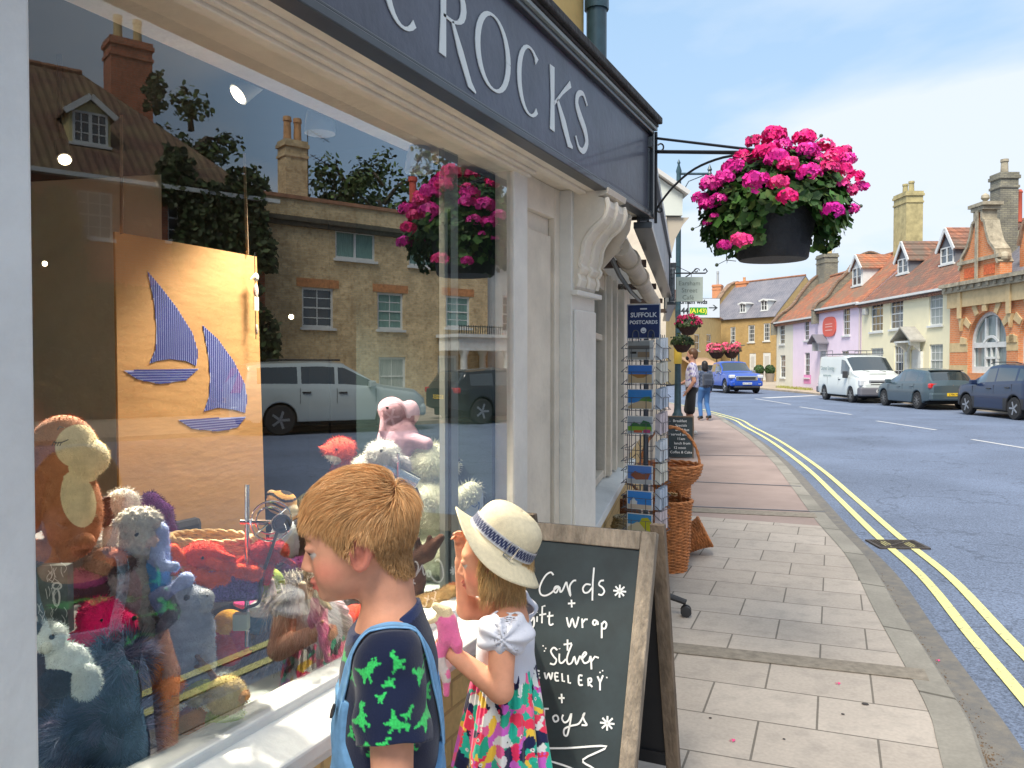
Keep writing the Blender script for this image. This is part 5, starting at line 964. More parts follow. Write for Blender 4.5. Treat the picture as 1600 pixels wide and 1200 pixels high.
def car(label, loc, rz, c, paintm, group=None, name='parked_car', cat='car'):
    t = thing(name, label, cat, loc, rz, group); L, W, r = c['L'], c['W'], c['r']; xf, xr = c['xf'], c['xr']; hl = L / 2; xs = sorted({round(-hl + L * i / 90, 4) for i in range(91)} | {v for a, b, *_ in c['side'] for v in (a, b)}); R_ = r * 1.14; half = W / 2
    rows = []
    for x in xs:
        e = min(1, (hl - abs(x)) / .45); wf = half * (1 - .20 * (1 - e) ** 2.2) if x < 0 else half * (1 - .26 * (1 - e) ** 2.0); sill = c.get('sill', .24) + (.06 + .10 * (1 - e) ** 2 if e < 1 else 0)
        zb = sill
        for xa in (xf, xr):
            if abs(x - xa) < R_: zb = max(zb, r + math.sqrt(R_ * R_ - (x - xa) ** 2))
        belt = interp(c['belt'], x); top = max(interp(c['top'], x), belt + .012); cab = min(1, (top - belt) / .35); wt = wf * (1 - c.get('tumble', .2) * cab)
        z1 = max(zb + .03, sill + .05); zm = max(zb + .04, min(belt - .1, .62)); zs_ = max(zb + .05, belt - .06)
        ring = [(wf - .10, zb), (wf - .015, zb + .005), (wf, max(z1, zb + .025)), (wf * 1.0, zm), (wf * .99, zs_), (wf * .965, max(belt, zs_ + .01))]
        a0 = ring[-1]; hb = top - a0[1]
        ring += [(a0[0] - .012 - (a0[0] - wt) * .12, a0[1] + hb * .12), (a0[0] - .012 - (a0[0] - wt) * .78, a0[1] + hb * .80), (wt - .04 - .03 * (1 - cab), a0[1] + hb * .95), (wt * .72, top + .006), (wt * .35, top + .018), (0, top + .022)]
        rows.append((x, ring))
    b = MB(); n_ = len(rows[0][1]); vs = []
    for x, ring in rows: vs += [(x, y, z) for y, z in ring] + [(x, -y, z) for y, z in ring]
    fs = []; ms = []
    def wsx(x, lo, hi): return lo < x < hi
    for i in range(len(rows) - 1):
        xm = (rows[i][0] + rows[i + 1][0]) / 2; zt0, zt1 = rows[i][1][-1][1], rows[i + 1][1][-1][1]
        for j in range(n_ - 1):
            m_ = 0
            if j == 6 and any(a < xm < b_ for a, b_, *_ in c['side']): m_ = 1
            if j in (8, 9, 10) and any(a < xm < b_ for a, b_ in c['scr']): m_ = 1
            if j < 2 and c.get('clad'): m_ = 2
            if c.get('cladz') and j < 3 and any(abs(xm - xa) < R_ + .12 for xa in (xf, xr)): m_ = 2
            k0 = i * 2 * n_ + j; k1 = (i + 1) * 2 * n_ + j; fs.append((k0, k0 + 1, k1 + 1, k1)[::-1]); fs.append((k0 + n_, k0 + n_ + 1, k1 + n_ + 1, k1 + n_)); ms += [m_, m_]
    for i, sg in ((0, 1), (len(rows) - 1, -1)):
        k0 = i * 2 * n_; loop = [k0 + j for j in range(n_)] + [k0 + n_ + j for j in range(n_ - 2, -1, -1)]; fs.append(tuple(loop if sg < 0 else loop[::-1])); ms.append(0)
    b.v = vs; b.f = fs; b.m = ms; b.build('body', t, [paintm, CGL, CPL], smooth=32)
    b = MB(); b.box(-hl + .3, hl - .3, -half + .12, half - .12, .2, .55); b.box(xf - R_, xf + R_, -half + .14, half - .14, .3, r + R_ * .8); b.box(xr - R_, xr + R_, -half + .14, half - .14, .3, r + R_ * .8); b.build('underbody', t, mat('underbody_black', (.008, .008, .008), .9))
    for x in (xf, xr):
        for s_ in (1, -1): wheel(t, x, s_ * (half - .12), r, .21, c.get('rim', RIM), c.get('spokes', 5), s_)
    # trim: handles, door seams, mirrors
    for xd in c.get('doors', []):
        for s_ in (1, -1):
            b = MB(); yy = s_ * (half * .99 + .004); b.box(xd - .006, xd + .006, yy - .004, yy + .003, c.get('sill', .24) + .15, interp(c['belt'], xd) - .03); b.build('door_seam', t, CPL)
    for xd in c.get('handles', []):
        for s_ in (1, -1): b = MB(); z = interp(c['belt'], xd) - .13; b.box(xd - .1, xd + .1, s_ * half - .01, s_ * half + .03, z - .018, z + .018); b.build('door_handle', t, c.get('handlem', CPL), bevel=.008)
    xm_ = c['mirror']
    for s_ in (1, -1): b = MB(); z = interp(c['belt'], xm_) + .08; b.obox((xm_, s_ * (half + .08), z), (.14, .2, .15 * c.get('msc', 1))); b.box(xm_ - .03, xm_ + .03, min(s_ * half * .93, s_ * (half + .05)), max(s_ * half * .93, s_ * (half + .05)), z - .08, z - .03); b.build('wing_mirror', t, c.get('mirm', paintm), bevel=.03)
    return t
def boxp(t, name, m, *bx, bevel=.01, label=None):
    b = MB(); b.box(*bx); return b.build(name, t, m, bevel=bevel, label=label)
def plate(t, x, z, m, txt, s_, cm=None):
    o = boxp(t, 'number_plate', m, x - .01, x + .01, -.26, .26, z - .055, z + .055, bevel=0); b = MB()
    T = Matrix.Translation((x + s_ * .012, 0, z)) @ frame(V((0, 0, 0)), V((0, s_ * 1.0, 0)), V((0, 0, 1)), V((s_, 0, 0))); text_mb(b, txt, .1, T, .001, bold=.002); b.build('plate_lettering', o, BLACKM)
HEAD = math.atan2(FW.y, FW.x)
def gpos(right, depth): v_ = CAMP + RT * right + FW * depth; return V((v_.x, v_.y, RZ + .004))
# dark blue compact suv
c = dict(L=4.10, W=1.76, r=.335, xf=1.27, xr=-1.25, top=[(-2.05, 1.05), (-1.95, 1.12), (-1.62, 1.56), (-1.3, 1.62), (-.3, 1.65), (.25, 1.6), (1.05, 1.08), (1.2, 1.04), (1.8, .94), (2.05, .74)], belt=[(-2.05, 1.03), (-1.6, 1.10), (0, 1.02), (1.05, .98), (1.3, .96), (1.85, .84), (2.05, .66)], side=[(-1.62, -1.32), (-1.22, -.28), (-.2, .72)], scr=[(-1.93, -1.66), (.32, 1.02)], doors=[-.24, .9, -1.15], handles=[-.95, .0], mirror=.72, clad=1, cladz=1, tumble=.22)
DB = paint('dark_blue_paint', (.012, .028, .085)); e = car('dark blue compact suv parked last in the row, cut by the right edge', gpos(15.6, 25.3), HEAD + R(0), c, DB)
for s_ in (1, -1): b = MB(); b.box(-2.0, -1.78, s_ * .8 - .09, s_ * .8 + .085, .86, 1.04); b.build('tail_lamp', e, LREDM, bevel=.03)
boxp(e, 'rear_bumper', CPL, -2.09, -1.9, -.8, .8, .34, .56, bevel=.04); plate(e, -2.06, .72, PLY, 'AV19 KXO', -1)
b = MB(); b.tube([(-1.2, .62, 1.66), (-.9, .62, 1.70), (.1, .62, 1.70), (.3, .62, 1.655)], .015, 6); b.tube([(-1.2, -.62, 1.66), (-.9, -.62, 1.70), (.1, -.62, 1.70), (.3, -.62, 1.655)], .015, 6); b.build('roof_rail', e, CPL, smooth=True)
# grey hatchback
c = dict(L=4.2, W=1.78, r=.32, xf=1.32, xr=-1.25, top=[(-2.1, .86), (-2.0, 1.0), (-1.72, 1.34), (-1.5, 1.42), (-.5, 1.48), (.15, 1.45), (1.05, 1.0), (1.2, .97), (1.85, .82), (2.1, .62)], belt=[(-2.1, .84), (-1.8, .98), (-1, .96), (0, .93), (1.05, .9), (1.85, .74), (2.1, .55)], side=[(-1.5, -1.2), (-1.1, -.22), (-.14, .78)], scr=[(-1.97, -1.6), (.25, 1.02)], doors=[-.18, .95, -1.05], handles=[-.85, .1], mirror=.78, tumble=.24, rim=STEELR, spokes=9, handlem=None)
GB = paint('grey_blue_paint', (.085, .13, .155), .5); c['handlem'] = GB; gf = car('steel grey hatchback parked between the white van and the dark blue suv', gpos(15.65, 31.2), HEAD + R(1), c, GB)
for s_ in (1, -1): b = MB(); b.obox((-1.98, s_ * .66, .86), (.16, .36, .19)); b.build('tail_lamp', gf, LREDM, bevel=.05)
boxp(gf, 'rear_bumper', GB, -2.16, -1.95, -.82, .82, .34, .62, bevel=.06); plate(gf, -2.17, .56, PLY, 'LY06 HJC', -1); b = MB(); b.lathe([(0, 0), (.06, 0), (.055, -.012), (0, -.013)], (-2.085, 0, .84), 14, axis=(1, 0, 0)); b.build('badge', gf, CHR)
b = MB(); b.box(-1.68, -1.5, -.6, .6, 1.405, 1.43); b.build('roof_spoiler', gf, GB, bevel=.01)
# white van, facing us
c = dict(L=4.86, W=1.97, r=.33, xf=1.55, xr=-1.38, top=[(-2.43, 1.9), (-2.38, 2.0), (-2, 2.03), (.55, 2.03), (.85, 1.96), (1.62, 1.32), (1.7, 1.28), (2.2, 1.14), (2.38, .95), (2.43, .8)], belt=[(-2.43, 1.10), (0, 1.10), (1.5, 1.12), (1.7, 1.1), (2.2, 1.04), (2.38, .88), (2.43, .7)], side=[(.42, 1.3)], scr=[(.88, 1.58)], doors=[.25, 1.42, -1.0], handles=[.38], mirror=1.22, tumble=.09, sill=.3, rim=STEELR, spokes=6, mirm=CPL, msc=2)
WV = paint('van_white_paint', (.62, .66, .64), .0); vn = car('white panel van with roof rack and lettered side parked facing us', gpos(15.45, 36.6), HEAD + PI, c, WV, name='panel_van', cat='van')
boxp(vn, 'front_bumper', mat('grey_plastic', (.13, .13, .15), .6), 2.1, 2.47, -.94, .94, .3, .68, bevel=.08); boxp(vn, 'rear_bumper', _M['grey_plastic'], -2.5, -2.3, -.94, .94, .32, .62, bevel=.05)
for s_ in (1, -1): b = MB(); b.obox((2.27, s_ * .76, .86), (.24, .32, .28)); b.build('headlight', vn, LCL, bevel=.05)
b = MB(); b.box(2.36, 2.42, -.55, .55, .70, .98); b.build('grille', vn, mat('silver_grille', (.25, .26, .28), .4), bevel=.02); b = MB(); b.box(2.42, 2.432, -.48, .48, .77, .81); b.box(2.42, 2.432, -.48, .48, .87, .91); b.build('grille_slot', vn, CPL); plate(vn, 2.475, .52, PLW, 'WX59 KTN', 1)
b = MB(); b.box(1.98, 2.0, -.35, .35, 1.22, 1.235); b.build('bonnet_vent', vn, CPL); b = MB(); b.tube([(1.66, .5, 1.33), (1.5, .1, 1.40)], .012, 5); b.tube([(1.66, -.2, 1.33), (1.5, -.6, 1.40)], .012, 5); b.build('wiper', vn, CPL)
for sg in (1, -1): b = MB(); yy = sg * (.985 * .965 + .01); b.box(-2.3, .2, yy - .004, yy + .004, .72, .735); b.build('side_crease', vn, mat('van_seam', (.35, .37, .36), .5))
b = MB(); zr = 2.10
for y_ in (.78, -.78): b.tube([(-2.2, y_, zr), (.75, y_, zr)], .02, 6); b.tube([(-2.2, y_, zr + .16), (-.9, y_, zr + .16)], .015, 6)
for x_ in (-2.2, -1.55, -.9, -.2, .35, .75): b.tube([(x_, -.78, zr), (x_, .78, zr)], .015, 6)
for x_ in (-2.2, -1.55, -.9): [b.tube([(x_, y_, 2.02), (x_, y_, zr + .16)], .013, 5) for y_ in (.78, -.78)]
b.tube([(.75, -.78, zr), (.75, -.78, zr + .14), (.75, .78, zr + .14), (.75, .78, zr)], .015, 6); b.tube([(.75, -.3, zr), (.75, -.3, zr + .14)], .012, 5); b.tube([(.75, .3, zr), (.75, .3, zr + .14)], .012, 5); b.build('roof_rack', vn, mat('rack_grey', (.12, .12, .13), .5))
def sidetext(t, txt, size, x, y, z, s_, m, lean=.06, nm='side_lettering', sx=1.0):
    b = MB(); n_ = V((0, s_, 0)); u = V((-s_, 0, 0)); v_ = n_.cross(u); text_mb(b, txt, size, frame(V((x, y + s_ * .004, z)), u, V((0, -s_ * lean, 1)).normalized(), n_), .002, bold=.003, sx=sx); return b.build(nm, t, m)
GT = mat('van_grey_lettering', (.28, .36, .36), .5); sidetext(vn, 'Dinner Energy', .27, -1.0, -.975, 1.46, -1, GT, -.1); sidetext(vn, 'Energy', .26, -.3, -.97, 1.42, -1, GT, -.1) if 0 else None
sidetext(vn, 'electrical services', .13, -1.0, -.985, 1.14, -1, GT, -.05)
# blue pickup driving towards us
c = dict(L=5.3, W=1.95, r=.40, xf=1.72, xr=-1.5, top=[(-2.65, 1.12), (-1.2, 1.14), (-1.12, 1.14), (-.9, 1.76), (-.2, 1.82), (.35, 1.78), (1.05, 1.22), (1.2, 1.20), (2.2, 1.12), (2.55, .98), (2.65, .8)], belt=[(-2.65, 1.1), (-1, 1.12), (1.05, 1.12), (2.2, 1.03), (2.55, .9), (2.65, .7)], side=[(-.85, -.15), (-.07, .8)], scr=[(-1.1, -.92), (.42, 1.02)], doors=[-.1, .98], handles=[-.7, .1], mirror=.78, tumble=.2, sill=.42, msc=1.4, mirm=CHR)
BP = paint('bright_blue_paint', (.01, .07, .42), .3); pg = ground(1142, 613, RZ); pu = car('bright blue pickup truck driving towards us in the middle of the road', (pg.x, pg.y, RZ + .004), HEAD + PI + R(4), c, BP, name='pickup_truck', cat='pickup')
b = MB(); b.box(2.5, 2.68, -.62, .62, .72, 1.0); b.build('grille', pu, CHR, bevel=.05); b = MB(); b.box(2.68, 2.70, -.48, .48, .78, .94); b.build('grille_mesh', pu, CPL); plate(pu, 2.72, .58, PLW, 'AY17 DXN', 1)
for s_ in (1, -1): b = MB(); b.obox((2.48, s_ * .8, .96), (.3, .32, .2)); b.build('headlight', pu, LCL, bevel=.05); b = MB(); b.obox((2.6, s_ * .74, .55), (.12, .22, .1)); b.build('fog_light', pu, LCL, bevel=.02)
boxp(pu, 'front_bumper', BP, 2.4, 2.66, -.93, .93, .42, .72, bevel=.08); boxp(pu, 'skid_plate', CPL, 2.4, 2.67, -.7, .7, .32, .44, bevel=.03)
# grey car behind the pickup
c = dict(L=4.4, W=1.8, r=.33, xf=1.4, xr=-1.3, top=[(-2.2, 1.0), (-2.0, 1.1), (-1.7, 1.5), (-.3, 1.6), (.25, 1.55), (1.05, 1.05), (1.2, 1.0), (1.9, .88), (2.2, .65)], belt=[(-2.2, .98), (-1.6, 1.02), (1.05, .95), (1.9, .78), (2.2, .58)], side=[(-1.6, -1.2), (-1.1, -.22), (-.14, .74)], scr=[(-1.98, -1.74), (.3, 1.02)], doors=[-.18, .92], handles=[-.85, .1], mirror=.74, tumble=.22)
pg = ground(1106, 605, RZ); car('dark grey car waiting behind the blue pickup', (pg.x, pg.y, RZ + .004), HEAD + PI + R(10), c, paint('dark_grey_paint', (.06, .07, .08), .5))
# cars seen in the reflection
c = dict(L=4.63, W=1.79, r=.35, xf=1.38, xr=-1.25, top=[(-2.31, 1.15), (-2.2, 1.25), (-1.95, 1.60), (-1.7, 1.66), (-.3, 1.70), (.25, 1.66), (1.05, 1.18), (1.2, 1.13), (2.0, 1.02), (2.31, .8)], belt=[(-2.31, 1.12), (-1.6, 1.12), (1.05, 1.08), (2.0, .92), (2.31, .72)], side=[(-1.75, -.85), (-.76, .02), (.1, .9)], scr=[(-2.18, -1.97), (.32, 1.02)], doors=[-.8, .06, 1.0], handles=[-.65, .2], mirror=.88, tumble=.16, sill=.3)
A = ground(475, 691, RZ); B = ground(645, 678, RZ); A = mir(A); B = mir(B); md = (A + B) / 2; sv_ = paint('silver_paint', (.50, .55, .54), .6)
xt = car('silver suv with a tall red tail lamp, reflected in the shop window', (md.x + 1.9, md.y + 1.2, RZ + .004), HEAD + R(14), c, sv_)
for s_ in (1, -1): b = MB(); b.hexa([(-2.33, s_ * .84 - .09, .98), (-2.12, s_ * .84 - .09, .98), (-2.12, s_ * .84 + .06, .98), (-2.33, s_ * .84 + .06, .98), (-2.1, s_ * .76 - .07, 1.55), (-1.96, s_ * .76 - .07, 1.55), (-1.96, s_ * .76 + .05, 1.55), (-2.1, s_ * .76 + .05, 1.55)]); b.build('tail_lamp', xt, LREDM, bevel=.01)
boxp(xt, 'roof_rack', CPL, -1.5, .2, .60, .64, 1.71, 1.75); boxp(xt, 'rear_bumper', sv_, -2.36, -2.1, -.84, .84, .4, .68, bevel=.06); boxp(xt, 'front_bumper', sv_, 2.0, 2.33, -.8, .8, .36, .66, bevel=.08); plate(xt, -2.37, .8, PLY, 'EY08 PLN', -1)
A = mir(ground(775, 667, RZ)); c2 = dict(c); c2.update(dict(L=4.2, W=1.76, xf=1.3, xr=-1.25, side=[(-1.6, -.85), (-.76, .02), (.1, .85)], doors=[-.8, .06], top=[(-2.1, .95), (-1.95, 1.1), (-1.7, 1.44), (-.3, 1.52), (.25, 1.48), (1.05, 1.05), (1.2, 1.0), (1.9, .9), (2.1, .7)], belt=[(-2.1, .92), (-1.6, 1.0), (1.05, .95), (1.9, .82), (2.1, .62)], scr=[(-1.93, -1.72), (.32, 1.02)]))
dk = car('black hatchback with a yellow rear plate, seen at the right of the window reflection', (A.x + .9, A.y + 2.2, RZ + .004), HEAD + R(4), c2, paint('black_paint', (.015, .018, .02), .2))
for s_ in (1, -1): b = MB(); b.obox((-2.0, s_ * .7, .92), (.16, .3, .16)); b.build('tail_lamp', dk, LREDM, bevel=.04)
plate(dk, -2.13, .74, PLY, 'FN14 UZB', -1)
# ------------------------------------------------------------ a-board sign
OAK = mat('weathered_oak', (.24, .20, .155), .8, noise=(9, .45), bump=(30, .4), stretch=(3, 3, .6)); OAKD = mat('dark_oak', (.16, .12, .085), .85, noise=(9, .4), bump=(30, .4), stretch=(3, 3, .6))
CHK = mat('chalkboard', (.022, .036, .042), .6, noise=(5, .35)); CHALK = mat('white_chalk_pen', (.78, .80, .80), .8)
bo = V((-1.145, 2.10, 0)); bu = V((1, 0.0, 0)); bv = V((0, .36, 1.02)).normalized(); bn = bu.cross(bv); BH = 1.045; BW = .50
ab = thing('a_board', 'wooden framed chalkboard advertising cards, gift wrap, silver jewellery and toys', 'a-board', bo + V((.25, .3, 0)))
TB = frame(bo, bu, bn, bv)    # local x along, y into the board, z up the slope
def bpart(name, bx, m, parent=ab, bev=.003): b = MB(); b.T = TB; b.box(*bx); return b.build(name, parent, m, bevel=bev, world=True)
for nm, bx in (('left_stile', (0, .048, -.016, .016, 0, BH)), ('right_stile', (BW - .048, BW, -.016, .016, 0, BH)), ('top_rail', (.049, BW - .049, -.014, .014, BH - .056, BH)), ('bottom_rail', (.049, BW - .049, -.014, .014, .08, .14))): bpart(nm, bx, OAK)
bd = bpart('board_panel', (.045, BW - .045, -.004, .006, .13, BH - .055), CHK)
TBk = frame(bo + V((0, .70, 0)), bu, V((0, 1, 0)), V((0, -.26, 1.03)).normalized())
for x0, x1 in ((.004, .05), (BW - .05, BW - .004)): b = MB(); b.T = TBk; b.box(x0, x1, -.015, .015, 0, BH - .02); b.build('rear_leg', ab, OAKD, bevel=.003, world=True)
b = MB(); b.T = TBk; b.box(.051, BW - .051, -.012, .012, .12, .17); b.box(.051, BW - .051, -.003, .003, .171, BH - .05); b.build('rear_panel', ab, mat('rear_board', (.02, .02, .022), .8), world=True)
def bpt(px, py):
    p_ = hit(px, py, bo, bn) - bo; return p_.dot(bu), p_.dot(bv)
SC_ = [ # traced in thirds of a pixel from (800,800)
 [(198, 297), (186, 284), (165, 295), (145, 325), (133, 358), (138, 385), (158, 393), (185, 382), (210, 358), (222, 350), (206, 352), (200, 372), (212, 378), (226, 352), (230, 376), (242, 365), (258, 330), (263, 350), (278, 395), (274, 350), (290, 325), (304, 322)],
 [(372, 342), (350, 340), (336, 358), (342, 378), (362, 376), (382, 350)], [(388, 262), (382, 330), (380, 416)], [(434, 322), (418, 325), (411, 342), (428, 356), (436, 374), (424, 390), (408, 386)],
 [(282, 412), (284, 448)], [(266, 430), (300, 428)],
 [(106, 484), (88, 484), (80, 502), (92, 512), (106, 494), (107, 530), (98, 542), (84, 534)], [(122, 490), (121, 516)], [(121, 470), (121, 473)], [(160, 440), (146, 444), (144, 522)], [(132, 484), (164, 478)], [(180, 468), (178, 520), (186, 530), (198, 524)], [(168, 490), (198, 486)],
 [(260, 494), (272, 540), (286, 500), (300, 542), (316, 492)], [(332, 500), (334, 544)], [(334, 520), (346, 504), (358, 504)], [(402, 512), (388, 508), (382, 522), (392, 530), (404, 514), (406, 530)], [(424, 520), (424, 592)], [(424, 530), (436, 514), (446, 526), (440, 546), (426, 546)],
 [(264, 598), (264, 650)], [(246, 622), (284, 616)],
 [(216, 648), (200, 636), (186, 652), (198, 676), (212, 694), (202, 714), (182, 710)], [(226, 664), (226, 700), (238, 708), (256, 690)], [(226, 640), (227, 643)], [(284, 620), (262, 680), (266, 712), (284, 706), (296, 678), (306, 714), (322, 676), (330, 690), (342, 678), (352, 664), (344, 658), (332, 680), (342, 708), (364, 700), (372, 676), (376, 738)], [(376, 700), (392, 678), (410, 684)],
 [(134, 746), (118, 746), (120, 776), (136, 776)], [(120, 760), (132, 760)], [(156, 752), (164, 782), (176, 756), (186, 784), (194, 752)], [(222, 756), (206, 756), (208, 788), (224, 790)], [(208, 772), (220, 772)], [(238, 756), (240, 792), (252, 794)], [(266, 764), (268, 800), (280, 802)], [(334, 768), (318, 768), (318, 808), (336, 810)], [(318, 788), (332, 788)], [(360, 780), (362, 816)], [(360, 782), (374, 780), (374, 796), (362, 800), (380, 820)], [(404, 770), (416, 798)], [(430, 766), (416, 800), (416, 836)],
 [(236, 852), (238, 896)], [(222, 872), (250, 872)],
 [(128, 922), (176, 922)], [(156, 924), (154, 986)], [(208, 952), (196, 962), (204, 982), (220, 976), (218, 958), (208, 952)], [(244, 950), (238, 968), (250, 986), (268, 976), (282, 944), (274, 1000), (262, 1046), (248, 1042), (250, 1016), (280, 1002), (316, 992), (336, 960), (344, 942), (336, 956), (344, 980), (354, 998), (330, 998)],
 [(130, 1106), (260, 1106), (448, 1098), (336, 1160), (384, 1200), (420, 1240)], [(130, 1156), (200, 1172), (290, 1204), (330, 1240)]]
def star(cx, cy, r): return [[(cx + r * math.cos(a), cy + r * math.sin(a)), (cx - r * math.cos(a), cy - r * math.sin(a))] for a in (0.1, .85, 1.6, 2.4)]
SC_ += star(508, 372, 30) + star(450, 990, 34) + star(88, 318, 22)
b = MB(); lt = frame(bo, bu, bn, bv)
for st in SC_:
    P_ = [bpt(800 + x / 3, 800 + yy / 3) for x, yy in st]
    if len(P_) > 3: P_ = [(q_.x, q_.y) for q_ in spline(P_, 4)]
    b.ribbon(P_, .0052, bo + bn * .0066, bu, bv, bn * .0008)
for cx, cy in ((150, 628), (162, 640), (156, 652), (428, 744), (416, 752), (448, 776)): q_ = bpt(800 + cx / 3, 800 + cy / 3); b.ribbon([(q_[0] - .002, q_[1]), (q_[0] + .002, q_[1])], .004, bo + bn * .0066, bu, bv, bn * .0008)
fixn(b.build('chalk_lettering', bd, CHALK, world=True))
# ------------------------------------------------------------ postcard rack
rk = ground(1040, 972, 0); rk = V((rk.x - .15, rk.y + .10, 0)); RA = R(-4)
rack = thing('postcard_rack', 'tall wire spinner rack of postcards with a navy sign on top', 'display rack', rk, RA)
WIRE = mat('grey_wire', (.12, .13, .15), .45, .6)
dR_ = (rk - CAMP).dot(FW)
def zr(py): return 1.5 + (570 - py) / F * (dR_ - .08)
b = MB(); b.tube([(0, 0, .12), (0, 0, 1.7)], .016, 8); b.build('pole', rack, WIRE, smooth=True)
for i in range(5):
    a = 2 * PI * i / 5 + .3; b = MB(); b.tube([(0, 0, .16), (.1 * math.cos(a), .1 * math.sin(a), .13), (.24 * math.cos(a), .24 * math.sin(a), .085)], [.022, .02, .018], 8); lg = b.build('base_leg', rack, CPL, smooth=True)
    b = MB()
    for s_ in (-1, 1): c_ = V((.24 * math.cos(a) - s_ * .02 * math.sin(a), .24 * math.sin(a) + s_ * .02 * math.cos(a), .034)); b.lathe([(.01, -.012), (.032, -.009), (.032, .009), (.01, .012)], c_, 14, axis=(-math.sin(a), math.cos(a), 0))
    b.build('castor', lg, CPL, smooth=True)
RW = .07
ROWS = [(532, 563), (570, 600), (608, 640), (650, 679), (690, 722), (727, 757), (767, 797), (803, 832)]
b = MB()
for cx in (-RW, 0, RW):
    for cy in (-RW - .02, RW + .02): b.tube([(cx, cy, .42), (cx, cy, 1.68)], .0025, 4)
for cy in (-RW, 0, RW):
    for cx in (-RW - .02, RW + .02): b.tube([(cx, cy, .42), (cx, cy, 1.68)], .0025, 4)
for ya, yb_ in ROWS:
    z0 = zr(yb_) - .004; h_ = .075
    for f_, (o1, ax1, nn_) in enumerate((((0, -RW - .02), (1, 0), (0, -1)), ((RW + .02, 0), (0, 1), (1, 0)), ((0, RW + .02), (1, 0), (0, 1)), ((-RW - .02, 0), (0, 1), (-1, 0)))):
        def q(u_, v_, w_): return V((o1[0] + ax1[0] * u_ + nn_[0] * v_, o1[1] + ax1[1] * u_ + nn_[1] * v_, z0 + w_))
        for w_ in (0, h_): b.tube([q(-.085, .0, w_ + .03), q(-.085, .035, w_), q(.085, .035, w_), q(.085, 0, w_ + .03)], .0022, 4)
        for u_ in (-.045, .045): b.tube([q(u_, .0, 0), q(u_, .035, 0), q(u_, .035, h_)], .002, 4)
b.build('wire_pockets', rack, WIRE)
sg = thing('postcard_sign', 'navy blue square sign reading SUFFOLK POSTCARDS on top of the wire rack', 'sign', rk + V((0, 0, zr(532) + .01)), R(6)); sw = .098; b = MB(); sh_ = zr(479) - zr(533)
b.box(-sw, sw, -.095, -.087, 0, sh_); b.build('sign_border', sg, mat('sign_white_edge', (.55, .58, .62), .4)); b = MB(); b.box(-sw + .006, sw - .006, -.098, -.0955, .006, sh_ - .006); pl_ = b.build('sign_panel', sg, mat('navy_sign', (.012, .03, .12), .4))
b = MB(); TS = lambda z: frame(V((0, -.0985, z)), V((1, 0, 0)), V((0, 0, 1)), V((0, -1, 0)))
text_mb(b, 'SUFFOLK', .038, TS(sh_ * .68), .0004, bold=.0008); text_mb(b, 'POSTCARDS', .0295, TS(sh_ * .47), .0004, bold=.0008); b.box(-.02, .02, -.0992, -.0984, sh_ * .84, sh_ * .88); b.lathe([(0, 0), (.017, 0), (.017, .0008), (0, .0008)], (0, -.0984, sh_ * .24), 16, axis=(0, -1, 0))
b.build('sign_lettering', pl_, mat('sign_white', (.75, .78, .82), .5))
b = MB(); b.ribbon(arc(0, 0, .009, .009, 200, 340, 6), .004, (0, -.0994, sh_ * .245), (1, 0, 0), (0, 0, 1), (0, -.0004, 0)); b.build('sign_emblem', pl_, _M['navy_sign'])
b = MB()
for cx in (-.045, .045): b.tube([V((cx + .018 * math.cos(t), -.102, -.0 + .028 + .022 * math.sin(t))) if 0 < t < PI else V((cx + .018 * (1 if t <= 0 else -1), -.102, -.02)) for t in [-.1] + [PI * i / 8 + .001 for i in range(9)][:-1] + [PI - .001, PI + .1]], .003, 5)
b.build('hook', sg, WIRE)
PCM = vcol('postcard_print', .35, coat=.5); SB = (.05, .22, .70); SAND = (.66, .50, .30); WH = (.72, .73, .72); GRN = (.12, .28, .06)
def card(i, polys, label):
    ya, yb_ = ROWS[i]; z0, z1 = zr(yb_) + .003, zr(ya); h_ = z1 - z0; w_ = .072; t = thing('postcard', label, 'postcard', rk, RA, 'postcards facing out of the wire rack'); b = MB(); y0 = -RW - .036; w_ = .078
    b.T = Matrix.Rotation(0, 4, 'Z'); b.box(-w_, w_, y0, y0 + .012, z0, z1, col=WH)
    for j, (pts_, c_) in enumerate(polys): b.prism([(x * (w_ - .005), z0 + .004 + yy * (h_ - .008)) for x, yy in pts_], (0, y0 - .0003 - j * .0004, 0), (1, 0, 0), (0, 0, 1), (0, .0003, 0), col=c_)
    fixn(b.build('printed_card', t, PCM))
SQ = lambda a, b_, c_, d_: [(a, c_), (b_, c_), (b_, d_), (a, d_)]
card(0, [(SQ(-1, .8, 0, 1), (.34, .36, .36)), (SQ(-1, .8, .55, .75), (.16, .15, .14)), (SQ(-.2, .8, .1, .4), (.30, .22, .14)), (SQ(-.8, -.3, .3, .42), (.02, .02, .02)), (SQ(-1, .8, 0, .1), (.5, .48, .42))], 'monochrome beach postcard in the topmost row under the navy sign')
card(1, [(SQ(-1, 1, .5, 1), SB), (SQ(-1, 1, 0, .5), SAND), ([(-.9, .5), (-.2, .28), (.3, .3), (.8, .5)], (.42, .20, .05))], 'postcard of a shingle bank under a blue sky, second row down')
card(2, [(SQ(-1, 1, .3, 1), (.04, .26, .68)), ([(-1, 0), (1, 0), (1, .35), (.2, .45), (-.5, .3), (-1, .1)], SAND), ([(-.1, .42), (.3, .62), (.8, .66), (1, .5), (1, .38)], GRN)], 'postcard of sand dunes against deep blue sky, third row down')
card(3, [(SQ(-1, 1, 0, 1), (.45, .50, .55)), ([(-1, .3), (-.5, .7), (0, .55), (.3, .8), (.8, .7), (1, .4), (1, .25)], (.04, .16, .06)), (SQ(-1, 1, .15, .42), (.22, .45, .05)), (SQ(-.5, .2, .05, .2), (.60, .14, .06)), (SQ(.3, .9, .05, .25), (.55, .08, .20))], 'postcard of a green village scene with red flowers, fourth row down')
